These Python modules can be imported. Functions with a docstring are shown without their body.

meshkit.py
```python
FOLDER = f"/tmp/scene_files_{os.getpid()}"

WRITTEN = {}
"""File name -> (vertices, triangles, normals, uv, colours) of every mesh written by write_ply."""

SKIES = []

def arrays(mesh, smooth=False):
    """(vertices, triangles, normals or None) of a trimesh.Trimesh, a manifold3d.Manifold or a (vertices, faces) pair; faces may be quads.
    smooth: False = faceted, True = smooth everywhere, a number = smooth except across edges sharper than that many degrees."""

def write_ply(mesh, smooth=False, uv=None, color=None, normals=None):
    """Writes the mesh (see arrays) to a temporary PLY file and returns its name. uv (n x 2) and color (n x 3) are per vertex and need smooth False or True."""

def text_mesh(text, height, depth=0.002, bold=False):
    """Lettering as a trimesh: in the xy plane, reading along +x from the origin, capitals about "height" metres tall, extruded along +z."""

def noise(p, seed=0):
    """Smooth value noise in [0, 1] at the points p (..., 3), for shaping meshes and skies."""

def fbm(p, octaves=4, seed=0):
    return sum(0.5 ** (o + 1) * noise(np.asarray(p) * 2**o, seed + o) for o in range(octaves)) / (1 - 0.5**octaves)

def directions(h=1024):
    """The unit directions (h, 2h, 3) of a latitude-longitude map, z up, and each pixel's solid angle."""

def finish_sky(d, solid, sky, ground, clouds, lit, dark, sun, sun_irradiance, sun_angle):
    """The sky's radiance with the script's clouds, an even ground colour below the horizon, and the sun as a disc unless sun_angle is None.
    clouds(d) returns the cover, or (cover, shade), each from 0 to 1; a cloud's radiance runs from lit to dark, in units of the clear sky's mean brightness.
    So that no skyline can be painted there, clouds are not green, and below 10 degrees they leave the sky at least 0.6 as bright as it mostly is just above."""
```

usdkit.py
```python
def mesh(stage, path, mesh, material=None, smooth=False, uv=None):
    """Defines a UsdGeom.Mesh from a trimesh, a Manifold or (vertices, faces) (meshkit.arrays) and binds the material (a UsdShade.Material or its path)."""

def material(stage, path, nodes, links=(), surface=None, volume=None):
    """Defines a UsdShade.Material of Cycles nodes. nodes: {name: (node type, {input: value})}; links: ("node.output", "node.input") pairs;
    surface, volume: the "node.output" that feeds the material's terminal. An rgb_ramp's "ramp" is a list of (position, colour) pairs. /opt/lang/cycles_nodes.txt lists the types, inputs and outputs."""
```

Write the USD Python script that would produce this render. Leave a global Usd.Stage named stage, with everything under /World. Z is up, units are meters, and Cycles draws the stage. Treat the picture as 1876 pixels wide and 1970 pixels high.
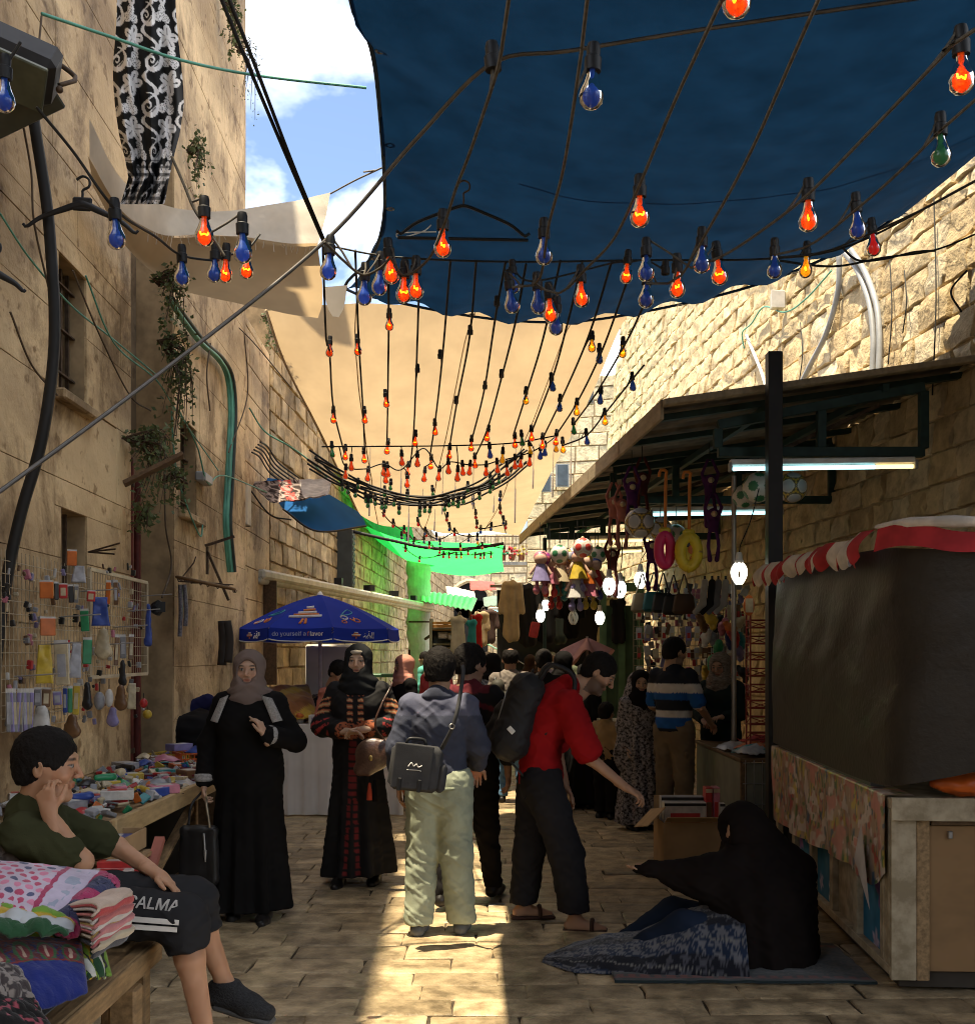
import math, random
import numpy as np, trimesh, usdkit, meshkit
import manifold3d as m3
from pxr import Usd, UsdGeom, UsdLux, UsdShade, Gf, Sdf, Vt

stage = Usd.Stage.CreateInMemory()
UsdGeom.SetStageUpAxis(stage, 'Z'); UsdGeom.SetStageMetersPerUnit(stage, 1.0)
UsdGeom.Xform.Define(stage, '/World'); UsdGeom.Scope.Define(stage, '/World/Looks')
# ---------------------------------------------------------------- camera, sky, sun
F, CX, HY, CAM = 2181.0, 938.0, 1260.0, 1.62
cam = UsdGeom.Camera.Define(stage, '/World/camera')
cam.AddTranslateOp().Set(Gf.Vec3d(0, 0, CAM)); cam.AddRotateXOp().Set(90.0)
cam.CreateHorizontalApertureAttr(36.0); cam.CreateVerticalApertureAttr(36.0 * 1970 / 1876)
cam.CreateFocalLengthAttr(36.0 * F / 1876); cam.CreateVerticalApertureOffsetAttr(36.0 * (HY - 985) / 1876)
cam.CreateClippingRangeAttr(Gf.Vec2f(0.1, 2000)); cam.CreateExposureAttr(EXPOSURE := 1.55)
SUN = np.array([-0.156, -0.10, 1.0]); SUN /= np.linalg.norm(SUN)
dome = UsdLux.DomeLight.Define(stage, '/World/sky')
dome.GetPrim().SetCustomDataByKey('kind', 'structure')
skym = usdkit.material(stage, '/World/Looks/sky', {
    's': ('sky_texture', dict(sky_type='single_scattering', sun_disc=False, sun_elevation=math.asin(SUN[2]), sun_rotation=math.atan2(SUN[0], SUN[1]), aerosol_density=1.2)),
    'tc': ('texture_coordinate', {}), 'mp': ('mapping', dict(scale=(1.0, 1.0, 1.6), location=(0.30, 0.1, 0.35))),
    'n': ('noise_texture', dict(scale=3.0, detail=7.0, roughness=0.56, distortion=0.25)),
    'r': ('rgb_ramp', dict(ramp=[(0, (0, 0, 0)), (0.45, (0, 0, 0)), (0.60, (.9, .9, .9)), (1, (1, 1, 1))])),
    'n2': ('noise_texture', dict(scale=6.0, detail=5.0)),
    'r2': ('rgb_ramp', dict(ramp=[(0, (6.4, 6.8, 7.4)), (0.4, (10.5, 10.9, 11.4)), (0.65, (17, 17, 17)), (1, (18, 18, 18))])),
    'm': ('mix_color', {}), 'b': ('background_shader', dict(strength=0.088))},
    [('tc.generated', 'mp.vector'), ('mp.vector', 'n.vector'), ('mp.vector', 'n2.vector'), ('n.fac', 'r.fac'), ('n2.fac', 'r2.fac'), ('r.color', 'm.fac'), ('s.color', 'm.a'), ('r2.color', 'm.b'), ('m.result', 'b.color')], surface='b.background')
UsdShade.MaterialBindingAPI.Apply(dome.GetPrim()).Bind(skym)
sun = UsdLux.DistantLight.Define(stage, '/World/sun')
sun.CreateNormalizeAttr(True); sun.CreateIntensityAttr(1.1); sun.CreateAngleAttr(0.5); sun.CreateColorAttr(Gf.Vec3f(1.0, 0.86, 0.62))
_b = np.cross([0, 1, 0], SUN); _b /= np.linalg.norm(_b); _c = np.cross(SUN, _b)
sun.AddTransformOp().Set(Gf.Matrix4d(*_b, 0, *_c, 0, *SUN, 0, 0, 0, 30, 1))

# ---------------------------------------------------------------- helpers
rnd = random.Random(7)
A = np.array
def P(px, py, d): return A([(px - CX) * d / F, d, CAM - (py - HY) * d / F])
def Z(py, d): return CAM - (py - HY) * d / F
def X(px, d): return (px - CX) * d / F
def G(px, py, z=0.0):
    d = (CAM - z) * F / (py - HY); return A([X(px, d), d, z])
_used = {}
def unique(path):
    n = _used.get(path, -1) + 1; _used[path] = n
    return path if n == 0 else f'{path}_{n:03d}'
def tag(p, label=None, cat=None, group=None, kind=None):
    for k, v in (('label', label), ('category', cat), ('group', group), ('kind', kind)):
        if v: p.SetCustomDataByKey(k, v)
    return p
def thing(name, label=None, cat=None, loc=(0, 0, 0), rz=0.0, group=None, kind=None):
    x = UsdGeom.Xform.Define(stage, unique('/World/' + name)); x.AddTranslateOp().Set(Gf.Vec3d(*map(float, loc)))
    if rz: x.AddRotateZOp().Set(math.degrees(rz))
    return tag(x.GetPrim(), label, cat, group, kind)
def copy_of(src, label, loc, rz=0.0, name=None):
    cd = src.GetCustomData()
    p = thing(name or src.GetName(), label, cd.get('category'), loc, rz, cd.get('group'))
    p.GetReferences().AddInternalReference(src.GetPath()); p.SetInstanceable(True)
    return p
def put(name, mesh, m, parent=None, smooth=30, label=None, kind=None, col=None, uv=None, cat=None, group=None):
    path = unique((str(parent.GetPath()) if parent else '/World') + '/' + name)
    if isinstance(mesh, MB):
        v, f, c = mesh.arrays(); mesh = (v, f)
        if c is not None and col is None: col = c
    if isinstance(mesh, tuple): mesh = trimesh.Trimesh(np.asarray(mesh[0], float), tri(mesh[1]), process=False)
    g = usdkit.mesh(stage, path, mesh, m, True if (col is not None or uv is not None) and smooth else smooth, uv)
    if col is not None:
        UsdGeom.PrimvarsAPI(g).CreatePrimvar('col', Sdf.ValueTypeNames.Color3fArray, 'vertex').Set(Vt.Vec3fArray.FromNumpy(np.asarray(col, np.float32)))
    return tag(g.GetPrim(), label, cat, group, kind)
def tri(f):
    f = np.asarray(f, int)
    return np.vstack([f[:, [0, 1, 2]], f[:, [0, 2, 3]]]) if f.shape[1] == 4 else f
def unit(v): v = np.asarray(v, float); return v / max(np.linalg.norm(v), 1e-12)
def rot(axis, ang): return trimesh.transformations.rotation_matrix(ang, axis)[:3, :3]
def frame(d, up=(0, 0, 1)):
    d = unit(d); u = np.asarray(up, float)
    if abs(d @ unit(u)) > .98: u = A([1., 0, 0]) if abs(d[0]) < .9 else A([0, 1., 0])
    a = unit(np.cross(u, d)); return a, np.cross(d, a), d
class MB:
    def __init__(s): s.v, s.f, s.c, s.n = [], [], [], 0
    def add(s, v, f, c=None):
        v = np.asarray(v, float); f = tri(f); s.v.append(v); s.f.append(f + s.n); s.n += len(v)
        s.c.append(None if c is None else np.broadcast_to(np.asarray(c, float), (len(v), 3))); return s
    def arrays(s):
        c = None
        if any(x is not None for x in s.c): c = np.vstack([np.full((len(v), 3), .5) if x is None else x for v, x in zip(s.v, s.c)])
        return np.vstack(s.v), np.vstack(s.f), c
    def mesh(s, m, c=None): return s.add(m.vertices, m.faces, c)
    def box(s, c, size, R=None, bev=0.0, col=None):
        v, f = rbox(size, bev)
        if R is not None: v = v @ np.asarray(R).T
        return s.add(v + np.asarray(c, float), f, col)
    def beam(s, a, b, w, h=None, bev=0.0, up=(0, 0, 1), col=None):
        a, b = np.asarray(a, float), np.asarray(b, float); x, y, z = frame(b - a, up)
        return s.box((a + b) / 2, (w, h or w, np.linalg.norm(b - a)), np.stack([x, y, z], 1), bev, col)
    def tube(s, pts, r, n=6, cap=True, col=None):
        v, f = tube(pts, r, n, cap); return s.add(v, f, col)
    def ball(s, c, r, sub=1, sc=(1, 1, 1), R=None, col=None):
        m = ICO[sub]; v = m[0] * A(sc) * r
        if R is not None: v = v @ np.asarray(R).T
        return s.add(v + np.asarray(c, float), m[1], col)
    def lathe(s, prof, n=12, c=(0, 0, 0), R=None, col=None):
        v, f = lathe(prof, n)
        if R is not None: v = v @ np.asarray(R).T
        return s.add(v + np.asarray(c, float), f, col)
ICO = {k: (np.array(m.vertices), np.array(m.faces)) for k, m in ((k, trimesh.creation.icosphere(k)) for k in range(4))}
_bf = [(0, 3, 2, 1), (4, 5, 6, 7), (0, 1, 5, 4), (1, 2, 6, 5), (2, 3, 7, 6), (3, 0, 4, 7)]
def rbox(size, bev=0.0):
    h = np.asarray(size, float) / 2
    if bev <= 0:
        v = A([(-1, -1, -1), (1, -1, -1), (1, 1, -1), (-1, 1, -1), (-1, -1, 1), (1, -1, 1), (1, 1, 1), (-1, 1, 1)]) * h
        return v, tri(_bf)
    b = min(bev, h.min() * .9)
    pts = [A([sx * (h[0] - (b if k != 0 else 0)), sy * (h[1] - (b if k != 1 else 0)), sz * (h[2] - (b if k != 2 else 0))]) for sx in (-1, 1) for sy in (-1, 1) for sz in (-1, 1) for k in range(3)]
    m = trimesh.convex.convex_hull(A(pts)); return np.array(m.vertices), np.array(m.faces)
def tube(pts, r, n=6, cap=True):
    pts = np.asarray(pts, float); m = len(pts); r = np.broadcast_to(np.asarray(r, float), (m,))
    t = np.gradient(pts, axis=0); t /= np.maximum(np.linalg.norm(t, axis=1, keepdims=True), 1e-9)
    a, b, _ = frame(t[0]); rings = []
    for i in range(m):
        a = unit(a - t[i] * (a @ t[i])); b = np.cross(t[i], a)
        th = np.arange(n) * 2 * np.pi / n
        rings.append(pts[i] + r[i] * (np.cos(th)[:, None] * a + np.sin(th)[:, None] * b))
    v = np.vstack(rings); f = [(i * n + j, i * n + (j + 1) % n, (i + 1) * n + (j + 1) % n, (i + 1) * n + j) for i in range(m - 1) for j in range(n)]
    f = tri(f)
    if cap:
        v = np.vstack([v, pts[0], pts[-1]]); k = m * n
        f = np.vstack([f, [(k, (j + 1) % n, j) for j in range(n)], [(k + 1, (m - 1) * n + j, (m - 1) * n + (j + 1) % n) for j in range(n)]])
    return v, f
def lathe(prof, n=12):
    prof = np.asarray(prof, float); m = len(prof); th = np.arange(n) * 2 * np.pi / n
    v = np.vstack([np.stack([p[0] * np.cos(th), p[0] * np.sin(th), np.full(n, p[1])], 1) for p in prof])
    return v, tri([(i * n + j, i * n + (j + 1) % n, (i + 1) * n + (j + 1) % n, (i + 1) * n + j) for i in range(m - 1) for j in range(n)])
def curve(pts, n=24):
    """Catmull-Rom through the points."""
    p = np.asarray(pts, float)
    if len(p) == 2: return p[0] + np.linspace(0, 1, n)[:, None] * (p[1] - p[0])
    q = np.vstack([2 * p[0] - p[1], p, 2 * p[-1] - p[-2]]); L = np.r_[0, np.cumsum(np.linalg.norm(np.diff(p, axis=0), axis=1))]
    out = []
    for s in np.linspace(0, L[-1], n):
        i = min(np.searchsorted(L, s, 'right') - 1, len(p) - 2); t = (s - L[i]) / max(L[i + 1] - L[i], 1e-9)
        a, b, c, e = q[i:i + 4]
        out.append(.5 * (2 * b + (c - a) * t + (2 * a - 5 * b + 4 * c - e) * t * t + (3 * b - a - 3 * c + e) * t ** 3))
    return A(out)
def sag(a, b, s, n=16, jit=0.0, seed=0):
    t = np.linspace(0, 1, n)[:, None]; p = A(a) + t * (A(b) - A(a)); p[:, 2] -= 4 * s * (t * (1 - t))[:, 0]
    if jit: p[1:-1] += (meshkit.noise(np.stack([np.arange(n) * .9 + seed * 17.3, np.zeros(n), np.zeros(n)], 1))[1:-1, None] - .5) * A([jit, 0, jit])
    return p
def grid_faces(nu, nv): return A([(i * nv + j, (i + 1) * nv + j, (i + 1) * nv + j + 1, i * nv + j + 1) for i in range(nu - 1) for j in range(nv - 1)])
def coons(c0, c1, d0, d1, nu, nv):
    """c0, c1: curves over u at v=0, 1; d0, d1: curves over v at u=0, 1. Returns (nu, nv, 3)."""
    c0, c1, d0, d1 = curve(c0, nu), curve(c1, nu), curve(d0, nv), curve(d1, nv)
    u, v = np.linspace(0, 1, nu)[:, None, None], np.linspace(0, 1, nv)[None, :, None]
    return (1 - v) * c0[:, None] + v * c1[:, None] + (1 - u) * d0[None] + u * d1[None] - ((1 - u) * (1 - v) * c0[0] + u * (1 - v) * c0[-1] + (1 - u) * v * c1[0] + u * v * c1[-1])
def fb(p, s, o=3, seed=0): return meshkit.fbm(np.asarray(p) * s, o, seed) - .5
def sheet(g, thick=0.0):
    """A cloth grid (nu, nv, 3) as (v, f); with thickness it becomes a closed slab."""
    nu, nv = g.shape[:2]; v = g.reshape(-1, 3); f = tri(grid_faces(nu, nv))
    if not thick: return v, f
    e1 = np.gradient(g, axis=0); e2 = np.gradient(g, axis=1); n = np.cross(e1, e2); n /= np.maximum(np.linalg.norm(n, axis=2, keepdims=True), 1e-12)
    w = (g - n * thick).reshape(-1, 3); N = len(v)
    loop = [i * nv for i in range(nu)] + [(nu - 1) * nv + j for j in range(1, nv)] + [i * nv + nv - 1 for i in range(nu - 2, -1, -1)] + [j for j in range(nv - 2, 0, -1)]
    sf = [(loop[k], loop[k] + N, loop[(k + 1) % len(loop)] + N, loop[(k + 1) % len(loop)]) for k in range(len(loop))]
    return np.vstack([v, w]), np.vstack([f, f[:, ::-1] + N, tri(sf)])

# ---------------------------------------------------------------- materials
LK = '/World/Looks/'
_m = {}
def mat(name, c, rough=.75, var=.25, vs=6.0, c2=None, bump=0.0, bs=60.0, spec=.3, metal=0.0, rndv=0.0, sheen=0.0, coat=0.0, sss=0.0, obj=False, detail=4.0, streak=0.0, stretch=(1, 1, 1), emit=0.0):
    """Principled with a noise-varied colour; c2: the second colour that the noise blends in; rndv: brightness spread between objects; streak: dark runs down the face."""
    if name in _m: return _m[name]
    c = A(c, float); c2 = c * (1 - var) if c2 is None else A(c2, float)
    N = {'g': ('geometry', {}), 'tc': ('texture_coordinate', {}), 'mp': ('mapping', dict(scale=stretch)),
         'n': ('noise_texture', dict(scale=vs, detail=detail, roughness=.6)), 'r': ('rgb_ramp', dict(ramp=[(0, c2), (.36, c2), (.62, c), (1, np.minimum(c * (1 + .3 * var), 1))])),
         'p': ('principled_bsdf', dict(roughness=rough, specular_ior_level=spec, metallic=metal, sheen_weight=sheen, coat_weight=coat, subsurface_weight=sss))}
    if sss: N['p'][1].update(subsurface_radius=(1, .35, .2), subsurface_scale=.012)
    src = 'tc.object' if obj else 'g.position'
    L = [(src, 'mp.vector'), ('mp.vector', 'n.vector'), ('n.fac', 'r.fac')]; out = 'r.color'
    if streak:
        N['ms'] = ('mapping', dict(scale=(1.9, .75, .60))); N['ns'] = ('noise_texture', dict(scale=1.3, detail=9.0, roughness=.72, distortion=.3)); N['rs'] = ('rgb_ramp', dict(ramp=[(0, (1 - streak,) * 3), (.40, (1 - streak * .75, 1 - streak * .8, 1 - streak * .85)), (.52, (1, 1, 1)), (1, (1, 1, 1))]))
        N['mq'] = ('mapping', dict(scale=(11, 4.2, 5.0))); N['nq'] = ('noise_texture', dict(scale=1.4, detail=3.0, roughness=.6)); N['rq'] = ('rgb_ramp', dict(ramp=[(0, (.35, .28, .2)), (.34, (.45, .38, .3)), (.40, (1, 1, 1)), (1, (1, 1, 1))])); N['xq'] = ('mix_color', dict(blend_type='multiply', fac=streak)); L += [('g.position', 'mq.vector'), ('mq.vector', 'nq.vector'), ('nq.fac', 'rq.fac'), (out, 'xq.a'), ('rq.color', 'xq.b')]; out = 'xq.result'
        N['xs'] = ('mix_color', dict(blend_type='multiply', fac=1.0)); L += [('g.position', 'ms.vector'), ('ms.vector', 'ns.vector'), ('ns.fac', 'rs.fac'), (out, 'xs.a'), ('rs.color', 'xs.b')]; out = 'xs.result'
    if rndv:
        N['o'] = ('object_info', {}); N['hr'] = ('map_range', dict(to_min=1 - rndv, to_max=1 + rndv * .6)); N['h'] = ('hsv', {})
        L += [('o.random', 'hr.value'), ('hr.result', 'h.value'), (out, 'h.color')]; out = 'h.color'
    L += [(out, 'p.base_color')]
    if emit: N['p'][1]['emission_strength'] = emit; L += [(out, 'p.emission_color')]
    if bump:
        N['bn'] = ('noise_texture', dict(scale=bs, detail=4.0, roughness=.6)); N['b'] = ('bump', dict(height=1.0, strength=1.0, distance=bump)); L += [(src, 'bn.vector'), ('bn.fac', 'b.height'), ('b.normal', 'p.normal')]
    _m[name] = usdkit.material(stage, LK + name, N, L, surface='p.BSDF'); return _m[name]
def vmat(name, rough=.8, spec=.25, bump=0.0, bs=80.0, var=.2, vs=14.0, sheen=0.0, sss=0.0, trans=0.0, metal=0.0):
    """Colour from the mesh's own 'col' attribute (prints, weaves, skin), with a little noise."""
    if name in _m: return _m[name]
    N = {'a': ('attribute', dict(attribute='col')), 'g': ('geometry', {}), 'n': ('noise_texture', dict(scale=vs, detail=4.0)), 'mr': ('map_range', dict(from_min=.3, from_max=.7, to_min=1 - var, to_max=1 + var * .4)), 'h': ('hsv', {}),
         'p': ('principled_bsdf', dict(roughness=rough, specular_ior_level=spec, sheen_weight=sheen, subsurface_weight=sss, metallic=metal))}
    if sss: N['p'][1].update(subsurface_radius=(1, .35, .2), subsurface_scale=.010)
    L = [('g.position', 'n.vector'), ('n.fac', 'mr.value'), ('mr.result', 'h.value'), ('a.color', 'h.color'), ('h.color', 'p.base_color')]; surf = 'p.BSDF'
    if bump: N['bn'] = ('noise_texture', dict(scale=bs, detail=3.0)); N['b'] = ('bump', dict(height=1.0, strength=1.0, distance=bump)); L += [('g.position', 'bn.vector'), ('bn.fac', 'b.height'), ('b.normal', 'p.normal')]
    if trans: N['t'] = ('translucent_bsdf', {}); N['x'] = ('mix_closure', dict(fac=trans)); L += [('h.color', 't.color'), ('p.BSDF', 'x.closure1'), ('t.BSDF', 'x.closure2')]; surf = 'x.closure'
    _m[name] = usdkit.material(stage, LK + name, N, L, surface=surf); return _m[name]
def cloth(name, c, tc, fac=.5, var=.15, vs=3.0, weave=0.0, rough=.85, bs=400.0):
    """A translucent cloth: c seen by reflection, tc by the light through it."""
    if name in _m: return _m[name]
    c, tc = A(c, float), A(tc, float)
    N = {'g': ('geometry', {}), 'n': ('noise_texture', dict(scale=vs, detail=5.0, roughness=.6)), 'mr': ('map_range', dict(from_min=.3, from_max=.7, to_min=1 - var, to_max=1 + var * .5)), 'h': ('hsv', dict(color=c)), 'h2': ('hsv', dict(color=tc)),
         'd': ('principled_bsdf', dict(roughness=rough, specular_ior_level=.12)), 't': ('translucent_bsdf', {}), 'x': ('mix_closure', dict(fac=fac)), 'bn': ('noise_texture', dict(scale=bs, detail=2.0)), 'b': ('bump', dict(height=1.0, distance=.0008))}
    L = [('g.position', 'n.vector'), ('n.fac', 'mr.value'), ('mr.result', 'h.value'), ('mr.result', 'h2.value'), ('h.color', 'd.base_color'), ('h2.color', 't.color'), ('d.BSDF', 'x.closure1'), ('t.BSDF', 'x.closure2'), ('g.position', 'bn.vector'), ('bn.fac', 'b.height'), ('b.normal', 'd.normal')]
    _m[name] = usdkit.material(stage, LK + name, N, L, surface='x.closure'); return _m[name]
def glow(name, c, s):
    if name not in _m: _m[name] = usdkit.material(stage, LK + name, {'e': ('emission', dict(color=c, strength=s))}, [], surface='e.emission')
    return _m[name]
def bulbglass(name, c, clear=.6, body=(0, 0, 0), emit=0.0):
    if name not in _m:
        _m[name] = usdkit.material(stage, LK + name, {'t': ('transparent_bsdf', dict(color=c)), 'd': ('principled_bsdf', dict(base_color=body, roughness=.3, emission_color=body, emission_strength=emit)), 'tl': ('translucent_bsdf', dict(color=body)), 'm0': ('mix_closure', dict(fac=.5)), 'm1': ('mix_closure', dict(fac=1 - clear)), 'gl': ('glossy_bsdf', dict(roughness=.07, color=(.9, .9, .9))), 'f': ('fresnel', dict(IOR=1.36)), 'm2': ('mix_closure', {})},
            [('d.BSDF', 'm0.closure1'), ('tl.BSDF', 'm0.closure2'), ('t.BSDF', 'm1.closure1'), ('m0.closure', 'm1.closure2'), ('m1.closure', 'm2.closure1'), ('gl.BSDF', 'm2.closure2'), ('f.fac', 'm2.fac')], surface='m2.closure')
    return _m[name]
BLACK = mat('black_plastic', (.012, .012, .013), .5, .3)
RUBBER = mat('black_rubber', (.015, .014, .013), .65, .3)
WIREM = mat('wire_black', (.018, .017, .015), .6, .3)
STEEL = mat('grey_steel', (.32, .31, .30), .35, .2, metal=.8)
RUST = mat('rusty_iron', (.10, .065, .04), .7, .5, vs=20, metal=.3)
WHITEP = mat('white_paint', (.72, .70, .66), .5, .2, vs=9)
GREYP = mat('grey_plastic', (.34, .34, .33), .5, .2)
GREENH = mat('green_hose', (.10, .33, .24), .5, .35, vs=3)
WOOD = mat('raw_wood', (.30, .19, .09), .7, .45, vs=7, stretch=(6, 1, 6), bump=.001, bs=90)
WOODD = mat('dark_wood', (.13, .075, .035), .65, .4, vs=7, stretch=(5, 1, 5))
CARD = mat('cardboard', (.36, .235, .12), .85, .2, vs=5)
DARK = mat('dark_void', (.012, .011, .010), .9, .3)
VC = vmat('printed', .75)
VCLOTH = vmat('printed_cloth', .9, .15, bump=.0015, bs=160, sheen=.2)
# ---------------------------------------------------------------- ground
PAVE = mat('worn_limestone_paving', (.46, .35, .205), .42, vs=6.5, c2=(.17, .125, .070), bump=.010, bs=32, rndv=.34, spec=.3, detail=10)
ground = thing('ground', kind='structure')
def lumpy_sheet(x0, x1, y0, y1, z):
    return A([(x0, y0, z), (x1, y0, z), (x1, y1, z), (x0, y1, z)]), A([(0, 1, 2, 3)])
put('bedding', lumpy_sheet(-300, 300, -60, 900, -.014), mat('joint_dirt', (.075, .055, .034), .95, .5, vs=9), ground, False)
def slab(x0, x1, y0, y1, r, top=0.0):
    """A worn paving stone: a chamfered slab with uneven edges, its top a 3 x 3 grid."""
    b, g = .010, []
    for i, s in enumerate((0, .5, 1)):
        for j, t in enumerate((0, .5, 1)):
            g.append((x0 + b + s * (x1 - x0 - 2 * b) + r.uniform(-.008, .008), y0 + b + t * (y1 - y0 - 2 * b) + r.uniform(-.006, .006), top + r.uniform(-.0035, .0025) + (.0025 if i == j == 1 else 0)))
    ring = [0, 3, 6, 7, 8, 5, 2, 1]; c = A([(x0 + x1) / 2, (y0 + y1) / 2, 0]); v = list(g)
    for k in ring:
        p = A(g[k]); o = np.sign(p - c) * A([b, b, 0]); o[np.abs(p - c) < .06] = 0 if False else o[np.abs(p - c) < .06]
        q = p + A([b * np.sign(round((p[0] - c[0]) / max(x1 - x0, 1e-6) * 2)), b * np.sign(round((p[1] - c[1]) / max(y1 - y0, 1e-6) * 2)), -.008]); v.append(q)
    for k in range(8): v.append(v[9 + k] - A([0, 0, .05]))
    f = [(0, 3, 4, 1), (3, 6, 7, 4), (1, 4, 5, 2), (4, 7, 8, 5)]
    for k in range(8):
        a, b2 = ring[k], ring[(k + 1) % 8]; f += [(a, 9 + k, 9 + (k + 1) % 8, b2), (9 + k, 17 + k, 17 + (k + 1) % 8, 9 + (k + 1) % 8)]
    return A(v), tri(f)[:, ::-1]
r = random.Random(3); y = 2.6; npave = 0; rest = MB(); row = 0
while y < 46:
    dy = r.uniform(.21, .29); x = -3.7 - r.uniform(0, .6)
    while x < 5.0:
        w = r.uniform(.38, .82); tilt = .012 * (x + w / 2)
        v, f = slab(x, x + w - .007, y, y + dy - .008, r, r.uniform(-.005, .005)); v[:, 1] += .012 * v[:, 0]
        vis = abs((x + w / 2) / (y + .1)) < .46 and 4.6 < y < 15.5
        if vis and npave < 300: put('paving_stone', (v, f), PAVE, ground, 40); npave += 1
        else: rest.add(v, f)
        x += w
    y += dy; row += 1
put('paving_stones', rest, PAVE, ground, 40, kind='stuff')

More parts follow.
